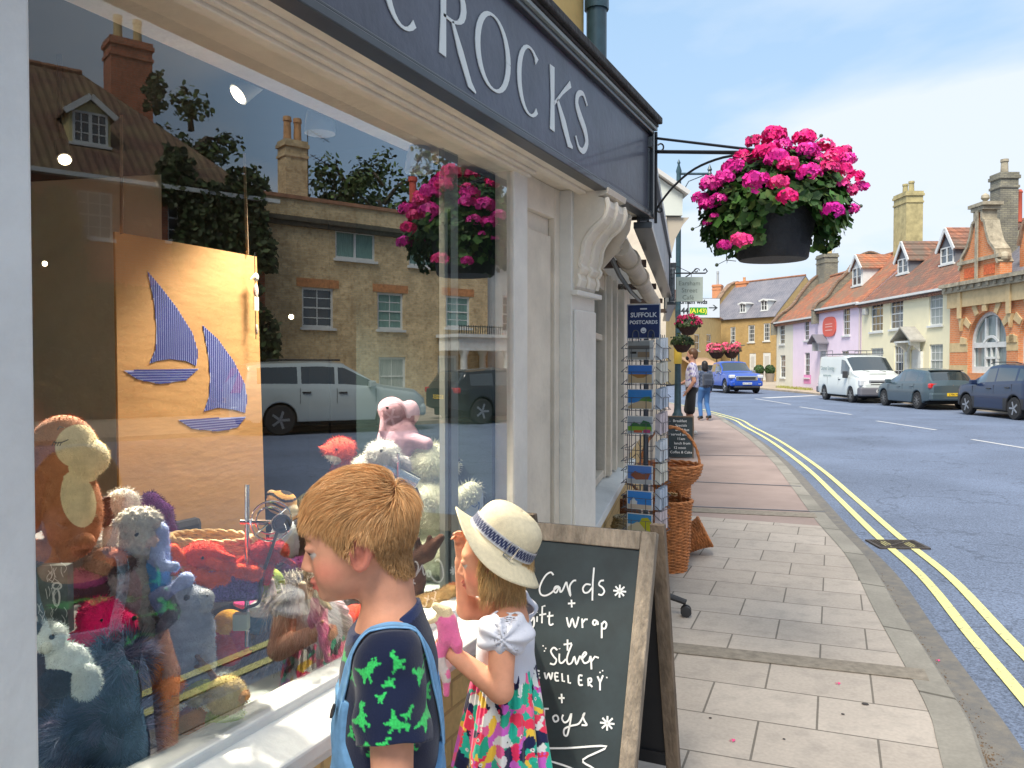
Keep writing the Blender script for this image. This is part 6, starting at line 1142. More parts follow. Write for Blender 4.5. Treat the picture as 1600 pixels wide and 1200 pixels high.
card(5, [(SQ(-1, 1, 0, 1), (.10, .24, .62)), (SQ(-1, 1, 0, .25), (.5, .5, .5)), ([(-.8, .45), (-.3, .2), (.7, .25), (.9, .6), (.2, .55), (-.4, .7)], (.30, .09, .04))], 'postcard of a red brown fishing boat on the shore')
card(6, [(SQ(-1, 1, .25, 1), (.03, .25, .72)), (SQ(-1, 1, 0, .25), (.62, .52, .42)), (SQ(-.8, -.2, .25, .45), WH), ([(-.7, .45), (-.5, .65), (-.3, .45)], (.6, .7, .75))], 'postcard of a white building under a bright blue sky, second from the bottom')
card(7, [(SQ(-1, 1, .4, 1), (.04, .28, .62)), ([(-1, 0), (1, 0), (1, .4), (-.2, .55), (-1, .2)], (.62, .55, .38)), ([(0, .5), (.2, .8), (.7, .85), (1, .6), (1, 0), (.5, .1)], (.50, .50, .03))], 'postcard with a lime green shape and blue sky, lowest in the rack')
for i, (ya, yb_) in enumerate(ROWS):
    z0 = zr(yb_) - .0; t = thing('card_stack', ['pale stack of upright cards on the right side of the rack, topmost', 'cream stack of cards on the right side of the rack, second row', 'blue grey stack of cards on the right side of the rack, third row', 'white stack of cards on the right side, fourth row', 'pinkish boxed stack of cards on the right side above the basket handle', 'grey green stack of cards on the right side beside the boat postcard', 'slim white stack of cards on the right side, second row from the bottom', 'white stack of cards on the right side, lowest row'][i], 'card stack', rk, RA, 'stacks of cards in the side of the rack')
    for j in range(3): b = MB(); b.obox((RW + .030 + .004 * j, -.02 + .04 * (j - 1), z0 + .062 + .006 * j), (.030, .036, .12), Matrix.Rotation(R(4 * j - 4), 3, 'X'), col=None); b.build('card_pack', t, mat('card_pack_%d' % (i % 4), [(.62, .66, .70), (.66, .64, .56), (.45, .52, .62), (.58, .50, .52)][i % 4], .6, noise=(20, .12)))
# ------------------------------------------------------------ wicker baskets
WICK = mat('orange_wicker', (.50, .19, .06), .6, noise=(25, .45), bump=(60, .4)); WICKB = mat('brown_wicker', (.20, .08, .035), .65, noise=(25, .4)); WICKG = mat('grey_wicker', (.32, .27, .17), .7, noise=(25, .4)); WICKL = mat('straw_wicker', (.58, .38, .16), .65, noise=(25, .3))
def wicker(b, prof, c=(0, 0, 0), rs=.006, stakes=16, sy=1.0, n=None, amp=1.0):
    pr = spline([(r_, z_) for r_, z_ in prof], 4); L_ = 0; pts_ = [pr[0]]
    tot = sum((pr[i + 1] - pr[i]).length for i in range(len(pr) - 1)); rows_ = int(tot / (rs * 1.75)); n = n or stakes * 4
    for k_ in range(rows_ + 1):
        d = tot * k_ / rows_; acc = 0
        for i in range(len(pr) - 1):
            s_ = (pr[i + 1] - pr[i]).length
            if acc + s_ >= d or i == len(pr) - 2: q_ = pr[i].lerp(pr[i + 1], max(0, min(1, (d - acc) / max(s_, 1e-6)))); break
            acc += s_
        P_ = []
        for j in range(n + 1):
            a = 2 * PI * j / n; r_ = q_.x + amp * rs * .9 * math.sin(a * stakes / 2 + PI * k_) + rnd.gauss(0, rs * .12); P_.append(V((c[0] + r_ * math.cos(a), c[1] + r_ * sy * math.sin(a), c[2] + q_.y + rnd.gauss(0, rs * .15))))
        b.tube(P_, rs, 5, cap=False)
    for j in range(stakes): a = 2 * PI * (j + .5) / stakes; b.tube([V((c[0] + q_.x * math.cos(a), c[1] + q_.x * sy * math.sin(a), c[2] + q_.y)) for q_ in pr[::2] + [pr[-1]]], rs * .8, 5)
    r1_, z1_ = prof[-1]
    for s_ in (-1, 1):
        P_ = [V((c[0] + (r1_ + rs * 1.2 * math.sin(a * 10 + s_ * 1.5)) * math.cos(a), c[1] + (r1_ + rs * 1.2 * math.sin(a * 10 + s_ * 1.5)) * sy * math.sin(a), c[2] + z1_ + rs * 1.5 + rs * .9 * math.cos(a * 10 + s_ * 1.5))) for a in [2 * PI * j / 64 for j in range(65)]]; b.tube(P_, rs * 1.3, 6, cap=False)
def bloc(px, py, z=0): g_ = ground(px, py, z); return g_
def wbasket(name, label, loc, prof, m, rs=.006, stakes=16, sy=1.0, handle=None, rot=None, grp='wicker baskets beside the postcard rack'):
    t = thing(name, label, 'basket', loc, 0, grp)
    if rot: t.rotation_euler = rot
    b = MB(); wicker(b, prof, rs=rs, stakes=stakes, sy=sy); b.lathe([(0, .004), (prof[0][0], .004), (prof[0][0], .012), (0, .012)], sy=sy); b.build('woven_body', t, m, smooth=1.5)
    if handle:
        b = MB(); w_, z0, z1, dr = handle
        for s_ in (-1, 1):
            P_ = []
            for i in range(33): a = PI * i / 32; tw = a * 14 + s_ * PI / 2; x_, zz_ = w_ * math.cos(a), z0 + (z1 - z0) * math.sin(a); P_.append(V((x_ * dr[0] + .006 * math.cos(tw) * dr[1], x_ * dr[1] + .006 * math.cos(tw) * dr[0], zz_ + .006 * math.sin(tw))))
            b.tube(P_, .009, 6)
        b.build('handle', t, m, smooth=1.5)
    return t
wbasket('log_basket', 'tall orange wicker basket on the pavement beside the rack', bloc(1047, 890), [(.115, 0), (.135, .15), (.14, .30), (.145, .43), (.155, .50)], WICK, .0065, 18, handle=(.15, .46, .60, (.3, .95)))
wbasket('shopping_basket', 'round wicker basket with a big arched handle, topmost of the stack', bloc(1047, 760, .60), [(.12, 0), (.18, .05), (.215, .10), (.225, .15)], WICK, .007, 20, handle=(.215, .14, .44, (.95, .3)))
wbasket('barrel_basket', 'straight sided wicker basket under the arched handle basket', bloc(1050, 835), [(.145, 0), (.15, .2), (.155, .40), (.16, .58)], WICK, .0065, 20)
wbasket('leaning_basket', 'small wicker basket lying tilted with its open end towards the pavement', bloc(1060, 850, .08), [(.05, 0), (.09, .05), (.10, .14), (.12, .22)], WICK, .006, 14, rot=(R(-15), R(62), 0))
wbasket('brown_basket', 'darker brown wicker basket against the ochre wall left of the rack', bloc(975, 850), [(.11, 0), (.13, .15), (.135, .33), (.14, .38)], WICKB, .0065, 16, handle=(.13, .36, .52, (.95, .3)))
wbasket('reed_basket', 'small grey reed basket beside the lowest postcard', bloc(977, 850, .30), [(.05, 0), (.085, .06), (.09, .12), (.07, .17)], WICKG, .006, 12)
wbasket('straw_basket', 'small straw coloured basket tucked between the wicker stack and rack', bloc(1042, 800, .36), [(.08, 0), (.09, .05), (.095, .12)], WICKL, .006, 12)
# ------------------------------------------------------------ small cafe blackboard
cp = ground(1063, 716, 0); cb_ = thing('cafe_blackboard', 'small chalked menu blackboard standing on the footway behind the wicker baskets', 'blackboard', cp, R(15)); b = MB(); hw = .19; b.box(-hw, hw, 0, .03, .02, .66); b.build('board_panel', cb_, CHK); b = MB()
for bx in ((-hw - .02, -hw, -.01, .035, 0, .68), (hw, hw + .02, -.01, .035, 0, .68), (-hw, hw, -.01, .035, .66, .68)): b.box(*bx)
b.build('board_frame', cb_, OAKD); b = MB(); b.obox((0, .16, .32), (.34, .02, .66), Matrix.Rotation(R(14), 3, 'X')); b.build('rear_leg', cb_, OAKD)
b = MB()
for i, tx in enumerate(('Breakfast', 'Specials', 'Breakfast', 'served until', '11am', 'lunch from', '12 noon', 'Coffee & Cake')): text_mb(b, tx, .058, frame(V((-.01 + .02 * (i % 3), -.002, .60 - i * .072)), V((1, 0, 0)), V((0, 0, 1)), V((0, -1, 0))), .0006)
b.build('chalk_lettering', cb_, CHALK)
# ------------------------------------------------------------ signs over the pavement
SG = mat('sage_sign', (.50, .56, .48), .6, noise=(4, .06))
ps = at(1080, 458, 12.5); cs2 = thing('cafe_sign', 'pale sage hanging cafe sign on a scrolled iron bracket', 'sign', ps, R(24.9)); m_ = 12.5 / F
b = MB(); b.box(-23 * m_, 18 * m_, -.012, .012, -13 * m_, 25 * m_); pl_ = b.build('sign_board', cs2, SG); b = MB(); TSg = lambda x, z: frame(V((x * m_, -.013, z * m_)), V((1, 0, 0)), V((0, 0, 1)), V((0, -1, 0)))
for tx, x, z in (('Earsham', -3, 15), ('Street', -3, 4), ('Café', -5, -7)): text_mb(b, tx, 10 * m_, TSg(x, z), .001)
b.build('sign_lettering', pl_, mat('grey_lettering', (.20, .23, .19), .6))
b = MB(); b.tube([(-30 * m_, 0, 31 * m_), (22 * m_, 0, 31 * m_), (25 * m_, 0, 34 * m_), (22 * m_, 0, 38 * m_), (19 * m_, 0, 35 * m_)], .012, 5); b.tube([(-22 * m_, 0, 16 * m_), (0, 0, 31 * m_), (8 * m_, 0, 38 * m_)], .01, 5); b.tube([V((8 * m_ + 5 * m_ * math.cos(t) * (1 - t / 9), 0, 35 * m_ + 4 * m_ * math.sin(t) * (1 - t / 9))) for t in [i * .5 for i in range(14)]], .008, 4); b.tube([(0, 0, 31 * m_), (0, 0, 25 * m_)], .006, 4); b.tube([(-30 * m_, 0, 45 * m_), (0, 0, 31 * m_)], .006, 4); b.build('iron_bracket', cs2, BLACKM)
d_ = 22; ps = at(1093, 481, d_); m_ = d_ / F; rs_ = thing('direction_sign', 'white road direction sign with a green A143 patch and arrow', 'road sign', ps, R(24.9)); b = MB(); b.box(-38 * m_, 32 * m_, -.02, .02, -16 * m_, 15 * m_); b.build('sign_edge', rs_, BLACKM, bevel=.02); b = MB(); b.box(-37.2 * m_, 31.2 * m_, -.026, -.021, -15.2 * m_, 14.2 * m_); pl_ = b.build('sign_face', rs_, mat('sign_grey_white', (.62, .67, .72), .5))
TSg = lambda x, z, y_=-.027: frame(V((x * m_, y_, z * m_)), V((1, 0, 0)), V((0, 0, 1)), V((0, -1, 0)))
b = MB(); text_mb(b, 'Heathgate wids', 8 * m_, TSg(-8, 8), .001, bold=.01, align='CENTER') if 0 else text_mb(b, 'Burham wids', 9 * m_, TSg(-12, 9), .001, bold=.006); text_mb(b, '144', 12 * m_, TSg(-26, -5), .001, bold=.01)
b.box(14 * m_, 25 * m_, -.029, -.027, -.8 * m_, .8 * m_); b.prism([(22, 4.5), (28, 0), (22, -4.5), (20, -4.5), (25, 0), (20, 4.5)], (0, -.029, 0), (m_, 0, 0), (0, 0, m_), (0, .002, 0)); fixn(b.build('sign_lettering', pl_, BLACKM))
b = MB(); b.box(-16 * m_, 11.5 * m_, -.030, -.027, -11 * m_, .5 * m_); g_ = b.build('green_patch', pl_, mat('road_green', (.02, .28, .03), .5)); b = MB(); text_mb(b, '(A143)', 9.5 * m_, TSg(-2, -5, -.031), .001, bold=.004); b.build('patch_lettering', g_, mat('road_yellow', (.80, .75, .05), .5))
b = MB(); b.tube([(-30 * m_, .06, -ps.z + RZ), (-30 * m_, .06, 18 * m_)], .045, 8); b.build('post', rs_, mat('grey_post', (.25, .26, .27), .5))
# ------------------------------------------------------------ lamp posts
TEAL = mat('dark_teal_iron', (.03, .07, .09), .4)
lp = at(1059, 600, 16.5); lp.z = 0; zt = 1.5 + (570 - 250) / F * 16.5
ls = thing('street_lamp', 'dark teal ornate lamp post with side arm rising beyond the fascias', 'street lamp', lp, R(24.9)); b = MB()
b.lathe([(.16, 0), (.16, .3), (.13, .34), (.11, .5), (.08, .55), (.07, .65), (.055, 1.9), (.05, zt - .9), (.065, zt - .85), (.05, zt - .5), (.045, zt - .3), (.06, zt - .25), (.02, zt - .12), (.035, zt - .08), (0, zt)], (0, 0, 0), 14); b.build('post', ls, TEAL, smooth=True)
za = zt - .30; b = MB(); b.tube([(0, 0, za), (.62, 0, za)], .025, 8); b.tube([(0, 0, za - .5), (.2, 0, za - .15), (.5, 0, za - .03)], .012, 6); b.lathe([(.0, -.02), (.05, .0), (.03, .05), (.05, .08), (0, .2)], (.62, 0, za), 8); b.build('arm', ls, TEAL, smooth=True)
b = MB(); b.lathe([(.03, .0), (.06, -.08), (.2, -.22), (.22, -.26), (.0, -.27)], (.62, 0, za), 14); b.build('lamp_head', ls, TEAL, smooth=True); b = MB(); b.lathe([(.075, 1.52), (.08, 1.52), (.08, 1.95), (.075, 1.95)], (0, 0, 0), 12); b.build('yellow_band', ls, mat('yellow_band', (.65, .45, .06), .5))
lp2 = at(1154, 590, 70); lp2.z = RZ; l2 = thing('slim_lamp_post', 'slim dark post standing before the slate roofed house', 'street lamp', lp2, 0); b = MB(); b.tube([(0, 0, 0), (0, 0, 3.3)], [.09, .06], 8); b.build('post', l2, TEAL); b = MB(); b.tube([(-.8, 0, 3.1), (.5, 0, 3.3)], .04, 6); b.build('arm', l2, TEAL)
# ------------------------------------------------------------ hanging flower baskets
PET = vcol('petal', .45, spec=.3); PETC = ((.85, .02, .22), (.80, .03, .35), (.88, .05, .26), (.62, .015, .32))
def flower_head(parent, c, r, cols, n=46, world=True):
    d = rng.normal(size=(n, 3)); d[:, 2] = np.abs(d[:, 2]) * .8 - .25; d /= np.linalg.norm(d, axis=1, keepdims=True); P0 = np.array(c) + d * r * np.array([1, 1, .72]); out = []; nr = d + rng.normal(0, .35, d.shape); nr /= np.linalg.norm(nr, axis=1, keepdims=True)
    P = []; Fc = []; C = []; k_ = 0
    for i in range(n):
        t = np.cross(nr[i], rng.normal(size=3)); t /= np.linalg.norm(t); s_ = np.cross(nr[i], t); cc = np.clip(np.array(cols) * (1 + rng.normal(0, .14)), 0, 1)
        for q in range(5):
            a = 2 * PI * q / 5 + rng.random() * .4; u = t * math.cos(a) + s_ * math.sin(a); v_ = np.cross(nr[i], u); L_ = r * .42; w_ = L_ * .42
            P += [P0[i], P0[i] + u * L_ * .6 + v_ * w_ + nr[i] * L_ * .25, P0[i] + u * L_ + v_ * w_ * .4 + nr[i] * L_ * .12, P0[i] + u * L_ - v_ * w_ * .4 + nr[i] * L_ * .12, P0[i] + u * L_ * .6 - v_ * w_ + nr[i] * L_ * .25]; Fc.append([k_ + j for j in range(5)]); C += [cc] * 5; k_ += 5
    return polymesh('flower_head', np.array(P), np.array(Fc), np.array(C), parent, PET, world=world)
HB = at(1208, 320, 3.42); hb = thing('hanging_flower_basket', 'big black hanging pot overflowing with magenta geraniums beside the fascia', 'flower basket', V((HB.x, HB.y, 1.93)), 0)
mpx = 3.42 / F; zc = lambda py: 1.5 + (570 - py) * mpx
b = MB(); zb0 = zc(407); b.lathe([(0, zb0 - 1.93), (.135, zb0 - 1.93), (.142, zb0 - 1.93 + .008), (.152, zb0 - 1.93 + .09), (.168, zb0 - 1.93 + .16), (.178, zb0 - 1.93 + .23), (.17, zb0 - 1.93 + .23), (0, zb0 - 1.93 + .22)], (0, 0, 0), 36); b.build('pot', hb, mat('black_plastic_pot', (.016, .017, .02), .6, noise=(14, .5), bump=(60, .3)), smooth=True)
O_ = np.array([HB.x, HB.y, zc(335)]); rt = np.array(RT); fw = np.array(FW); up = np.array([0, 0, 1.])
n_ = 6500; d = rng.normal(size=(n_, 3)); d /= np.linalg.norm(d, axis=1, keepdims=True); rad = rng.random(n_) ** .4
p_ = O_ + (d[:, :1] * rt + d[:, 1:2] * fw) * (.30 * rad)[:, None] + d[:, 2:] * up * (.255 * rad)[:, None]; keep = (p_[:, 2] > zc(395)) & ~((np.hypot((p_ - O_) @ rt, (p_ - O_) @ fw) < .20) & (p_[:, 2] < zc(330)))
hh = np.hypot((p_ - O_) @ rt, (p_ - O_) @ fw); keep &= ~((p_[:, 2] < zc(358)) & (rng.random(n_) < .35)); rx_ = (p_ - O_) @ rt; keep &= ~((np.abs(rx_ - .02) < .115) & (p_[:, 2] < zc(346) + .02 * np.sin(rx_ * 40)) & ((p_ - O_) @ fw < 0)); p_ = p_[keep]; nr = (p_ - O_) / .3 + rng.normal(0, .35, p_.shape) + up * .5; nr /= np.linalg.norm(nr, axis=1, keepdims=True)
P, Fc, C = leaf_mb(None, p_, nr, .036, pick(((.035, .10, .018), (.06, .15, .03), (.02, .06, .012), (.10, .17, .04)), len(p_), .25), 'round'); fo = polymesh('foliage', P, Fc, C, hb, LEAFM, world=True); fo['kind'] = 'stuff'
HD = [(1210, 212, .036, -.05), (1222, 228, .03, -.1), (1180, 222, .028, .02), (1257, 216, .034, 0), (1262, 236, .034, -.08), (1289, 228, .028, 0), (1196, 238, .034, -.12), (1214, 248, .034, -.16), (1232, 258, .030, -.18), (1304, 244, .032, -.05), (1322, 250, .03, .02), (1296, 262, .03, -.12), (1315, 266, .030, -.05), (1146, 262, .034, -.06), (1132, 278, .030, -.1), (1112, 288, .034, -.04), (1094, 310, .026, 0), (1106, 320, .028, -.03), (1124, 312, .026, -.08), (1182, 284, .036, -.22), (1216, 286, .028, -.24), (1231, 307, .028, -.25), (1264, 270, .034, -.2), (1310, 288, .03, -.06), (1336, 276, .026, 0), (1346, 292, .024, .02), (1326, 298, .026, -.02), (1300, 330, .032, -.16), (1328, 328, .026, -.02), (1158, 376, .030, -.2), (1116, 338, .014, -.05), (1132, 384, .022, -.1), (1176, 250, .026, -.02), (1244, 240, .026, .02), (1276, 248, .026, .1), (1320, 236, .022, .12), (1160, 246, .028, .1), (1105, 348, .014, 0)]
for i, (px, py, r_, dd) in enumerate(HD):
    q_ = at(px, py, 3.42 + dd * 1.3 - .045); c_ = PETC[i % 3] if (px < 1300 or py < 300) else PETC[3 if i % 2 else 1]
    if px < 1150 and py > 255: c_ = PETC[1]
    flower_head(hb, q_, r_ * 1.18, c_, int(24 + r_ * 620))
b = MB()
for a_, c_ in (((1256, 250), (1283, 212)), ((1110, 355), (1082, 358)), ((1150, 408), (1120, 414)), ((1275, 350), (1300, 372)), ((1300, 300), (1345, 322)), ((1190, 240), (1175, 215))): A_ = at(*a_, 3.4); B_ = at(*c_, 3.38); b.tube([A_, A_.lerp(B_, .5) + V((0, 0, .012)), B_], .0018, 4); b.sph(B_, .008, 6)
b.build('stalk', hb, mat('stalk_green', (.06, .09, .05), .6), world=True)
# bracket holding the basket
A0 = V((FX + .01, yF - .008, 0)); hr = thing('basket_bracket', 'black wrought iron bracket reaching from the fascia end to the flower basket', 'bracket', A0 + V((0, 0, 2.38)))
zz = lambda py, d_: 1.5 + (570 - py) / F * d_
P0 = at(1025, 237, 3.82); P1 = at(1205, 239, 3.42); b = MB(); b.tube([P0, P1], .0085, 6); b.tube([P0 + V((0, 0, .062)), P1 + V((0, 0, .004))], .006, 6); b.tube([P0 + V((0, 0, .09)), P0 + V((0, 0, -.33))], .008, 6)
S_ = [at(q_[0], q_[1], q_[2]) for q_ in ((1180, 240, 3.46), (1130, 246, 3.56), (1085, 264, 3.67), (1052, 292, 3.75), (1030, 320, 3.8), (1024, 332, 3.82))]; b.tube(spline(S_, 4), .0055, 6); cc = at(1031, 327, 3.8); b.tube([cc + RT * (.020 * math.cos(t) * (1 - t / 12)) + V((0, 0, .022 * math.sin(t) * (1 - t / 12) - .0)) for t in [PI + i * .5 for i in range(12)]], .0045, 5)
cc = at(1032, 230, 3.8); b.tube([cc + RT * (.014 * math.cos(t)) + V((0, 0, .016 * math.sin(t))) for t in [-1.5 + i * .45 for i in range(10)]], .004, 5); b.tube([P1, P1 + V((0, 0, -.10))], .004, 5)
b.build('iron_arm', hr, BLACKM, smooth=True, world=True)
b = MB()
for a in (0, 2.1, 4.2): b.tube([P1 + V((0, 0, -.02)), V((HB.x + .18 * math.cos(a), HB.y + .18 * math.sin(a), zb0 + .25))], .002, 4)
b.build('chain', hb, BLACKM, world=True)
def small_basket(label, c, r, cols, n=30, leafc=((.03, .05, .02), (.05, .08, .02)), pole=None):
    t = thing('small_flower_basket', label, 'flower basket', c, 0, 'small hanging baskets along the street'); b = MB(); b.lathe([(0, -r * 1.0), (r * .5, -r * .9), (r * .9, -r * .35), (r, 0), (0, 0)], (0, 0, 0), 16); b.build('basket_bowl', t, mat('brown_coir', (.05, .025, .02), .9, noise=(20, .4)), smooth=True)
    P_ = rng.normal(size=(500, 3)); P_ /= np.linalg.norm(P_, axis=1, keepdims=True); P_ *= r * (1.05 + .15 * rng.random((500, 1))); P_[:, 2] = np.abs(P_[:, 2]) * .8 - r * .15; nr = P_ / r + rng.normal(0, .3, P_.shape); nr /= np.linalg.norm(nr, axis=1, keepdims=True)
    A_, F_, C_ = leaf_mb(None, P_, nr, r * .28, pick(leafc, 500, .3)); polymesh('foliage', A_, F_, C_, t, LEAFM)
    for i in range(n):
        a = rng.random() * 6.28; e_ = math.asin(min(1, rng.random() * .95)); flower_head(t, (r * 1.15 * math.cos(a) * math.cos(e_), r * 1.15 * math.sin(a) * math.cos(e_), r * 1.0 * math.sin(e_)), r * .22, cols, 12, world=False)
    if pole: b = MB(); b.tube([(0, 0, pole), (0, 0, r)], max(.012, r * .06), 6); b.build('hook', t, BLACKM)
    return t
small_basket('brown basket with crimson flowers hanging under the road direction sign', at(1075, 508, 15.5), .20, (.42, .02, .09), 34, pole=.5)
small_basket('dark basket with hardly any flowers, just below the crimson flowered one', at(1066, 536, 16), .19, (.05, .08, .03), 6, pole=.45)
small_basket('pink flower basket left of its twin before the ochre houses', at(1120, 548, 60), .62, (.85, .12, .22), 26, ((.3, .06, .08), (.1, .1, .04)), pole=-2.9)
small_basket('pink flower basket right of its twin, before the slate roofed house', at(1143, 547, 60), .62, (.85, .12, .22), 26, ((.3, .06, .08), (.1, .1, .04)), pole=-2.9)
for px, nm in ((1186, 'clipped box ball in a wooden tub left of the second white door'), (1203, 'clipped box ball in a tapered pot at the corner of the slate roofed house')):
    g_ = ground(px, 595, RZ + .1); t = thing('potted_box_ball', nm, 'potted plant', at(px, 590, 73) * 1 if 0 else V((at(px, 590, 73).x, at(px, 590, 73).y, RZ + .1)), 0, 'clipped box balls by the white doors'); b = MB(); b.lathe([(.32, 0), (.42, .75), (.38, .75), (0, .7)], (0, 0, 0), 14); b.build('pot', t, mat('grey_tub', (.28, .24, .20), .8)); P_ = rng.normal(size=(900, 3)); P_ /= np.linalg.norm(P_, axis=1, keepdims=True); nr = P_ + rng.normal(0, .3, P_.shape); nr /= np.linalg.norm(nr, axis=1, keepdims=True)
    A_, F_, C_ = leaf_mb(None, P_ * .44 * (.9 + .14 * rng.random((900, 1))) + [0, 0, 1.08], nr, .12, pick(((.03, .07, .02), (.05, .10, .03)), 900, .3)); polymesh('foliage', A_, F_, C_, t, LEAFM)
# ------------------------------------------------------------ people
SKIN = vcol('skin', .62, spec=.25, sss=.12, var=(38, .09), bump=(420, .12)); HAIRM = vcol('hair_strand', .5, spec=.4); CLOTH = vcol('cotton', .85, bump=(420, .25), sheen=.2, spec=.2); DEN = vcol('denim', .85, bump=(700, .5), spec=.2, var=(60, .14))
def person_frame(px, py, depth, phi, yaw0=0.0):
    o = at(px, py, depth); x = (-RT * math.cos(R(phi)) + FW * math.sin(R(phi))); z = V((0, 0, 1)); return frame(o, x, z.cross(x), z), o
def rotp(p, c, deg):    # pitch about y through c, positive = nod down
    a = R(deg); x, z = p[0] - c[0], p[2] - c[2]; return (c[0] + x * math.cos(a) + z * math.sin(a), p[1], c[2] - x * math.sin(a) + z * math.cos(a))
SK = (.62, .30, .19); SKR = (.68, .24, .16)
def head_prims(B, s, tilt, skin, hairc, piv=(-.02, 0, -.06), ear=True, hairline=None, eyec=(.03, .02, .015)):
    P = lambda x, y_, z: rotp((x * s, y_ * s, z * s), tuple(q * s for q in piv), tilt); Rr = (0, tilt, 0)
    def E(c, r, col=skin, k=.012, op='u', rx=(0, 0, 0)): B.ell(P(*c), tuple(q * s for q in r), col, (rx[0], rx[1] + tilt, rx[2]), k * s, op)
    E((-.012, 0, .012), (.094, .077, .084)); E((.032, 0, -.03), (.055, .060, .075), k=.02); E((.038, 0, -.078), (.042, .044, .034), k=.02); E((.066, 0, -.098), (.016, .018, .015), k=.014)
    for q in (1, -1): E((.048, q * .033, -.052), (.026, .024, .028), k=.018); E((.055, q * .048, -.048), (.022, .02, .018), SKR, .03, 'p')
    E((.070, 0, .008), (.018, .046, .014), k=.014)
    B.cap(P(.084, 0, -.012), P(.097, 0, -.046), .0065 * s, .0085 * s, skin, .010 * s)
    for q in (1, -1): E((.088, q * .009, -.050), (.010, .007, .006), k=.004)
    for q in (1, -1):
        E((.088, q * .031, -.014), (.010, .015, .009), None, .008, 's'); E((.073, q * .030, -.015), (.0125, .013, .0125), (.50, .46, .43), k=.0008); E((.0845, q * .031, -.0185), (.006, .0075, .007), (.07, .06, .05), .0015, 'p')
        E((.0775, q * .0315, -.0085), (.0135, .0165, .0075), skin, k=.003); E((.088, q * .033, -.0165), (.009, .017, .0026), eyec, .001, 'p'); E((.082, q * .034, .006), (.012, .016, .003), hairc, .003, 'p')
    E((.084, 0, -.0725), (.0105, .019, .0055), (.56, .19, .14), k=.004); E((.082, 0, -.0825), (.0105, .016, .0055), (.62, .18, .14), k=.004); E((.093, 0, -.0775), (.008, .018, .0018), (.25, .05, .04), .003, 's')
    if ear:
        for q in (1, -1):
            E((-.008, q * .078, -.022), (.020, .009, .033), SKR, k=.004, rx=(0, -12, q * 20)); E((-.002, q * .086, -.019), (.0125, .007, .021), (.36, .12, .08), .004, 's', rx=(0, -12, q * 20)); E((.012, q * .080, -.026), (.006, .006, .010), skin, k=.004); E((-.004, q * .080, -.020), (.006, .004, .011), SKR, k=.003)
def hand(B, w, d, side, s, skin, curl=.6, thumb=1, up=V((0, 0, 1))):
    """palm from wrist w towards d (unit), 'side' = unit vector across the palm towards the thumb; fingers curl towards d x side"""
    w = V(w); d = V(d).normalized(); sd_ = V(side); sd_ = (sd_ - d * sd_.dot(d)).normalized(); nrm = sd_.cross(d); L = .155 * s
    pc = w + d * L * .27; B.cap(w, w + d * L * .35, .017 * s, .019 * s, skin, .01 * s)
    for i, (o_, ln) in enumerate(((.62, .40), (.2, .45), (-.22, .42), (-.62, .33))):
        b0 = w + d * L * (.44 if i != 3 else .40) + sd_ * .026 * s * o_; B.cap(w + d * L * .2 + sd_ * .014 * s * o_, b0, .012 * s, .009 * s, skin, .006 * s); c_ = curl * (1 + .15 * i); q = b0
        for j, fr_ in enumerate((.45, .32, .25)):
            a = c_ * (j + .6) * .8; q2 = q + (d * math.cos(a) + nrm * math.sin(a)) * L * ln * fr_; B.cap(q, q2, (.0080 - .001 * j) * s, (.0074 - .001 * j) * s, skin, .002 * s); q = q2
    t0 = w + d * L * .12 + sd_ * .016 * s; t1 = t0 + (d * .6 + sd_ * .8 * thumb + nrm * .3).normalized() * L * .22; t2 = t1 + (d * .9 + sd_ * .2 + nrm * .5).normalized() * L * .18
    B.cap(t0, t1, .011 * s, .009 * s, skin, .006 * s); B.cap(t1, t2, .0085 * s, .0072 * s, skin, .002 * s)
# ---- the boy
TF, O_b = person_frame(566, 828, 1.40, -7); GZ = -O_b.z; boy = thing('person', 'boy in navy dinosaur t-shirt and blue dungarees looking into the shop window', 'person', (O_b.x, O_b.y, 0), 0)
HC = (.66, .37, .155); TILT = 8
B = Blob(.02); head_prims(B, .97, TILT, SK, (.30, .15, .06)); B.cap((-.038, 0, -.075), (-.050, 0, -.165), .046, .046, SK, .025)
HEADB = Blob(.02); HEADB.p = list(B.p)
B.cap((-.05, -.09, -.19), (-.05, .09, -.19), .045, .045, SK, .04); B.ell((-.045, 0, -.30), (.075, .115, .15), SK, k=.05); B.ell((-.04, 0, -.47), (.08, .11, .16), SK, k=.05)
EL = (-.055, .178, -.415)
for q in (1, -1):
    B.cap((-.05, q * .115, -.195), (-.055, q * .178, -.415), .038, .030, SK, .02); B.cap((-.055, q * .178, -.415), (.005, q * .17, -.585), .031, .021, SK, .006)
    hand(B, (.005, q * .17, -.585), (.3, 0, -1), (1, 0, .3), .82, SK, .5); B.cap((-.045, q * .06, -.58), (-.04, q * .07, -.88), .062, .044, SK, .03); B.cap((-.04, q * .07, -.88), (-.055, q * .07, GZ + .07), .043, .028, SK, .01); B.cap((-.055, q * .07, GZ + .05), (.06, q * .08, GZ + .03), .03, .026, SK, .01)
body = B.build('body', boy, SKIN, .0042, world=True, T=TF)
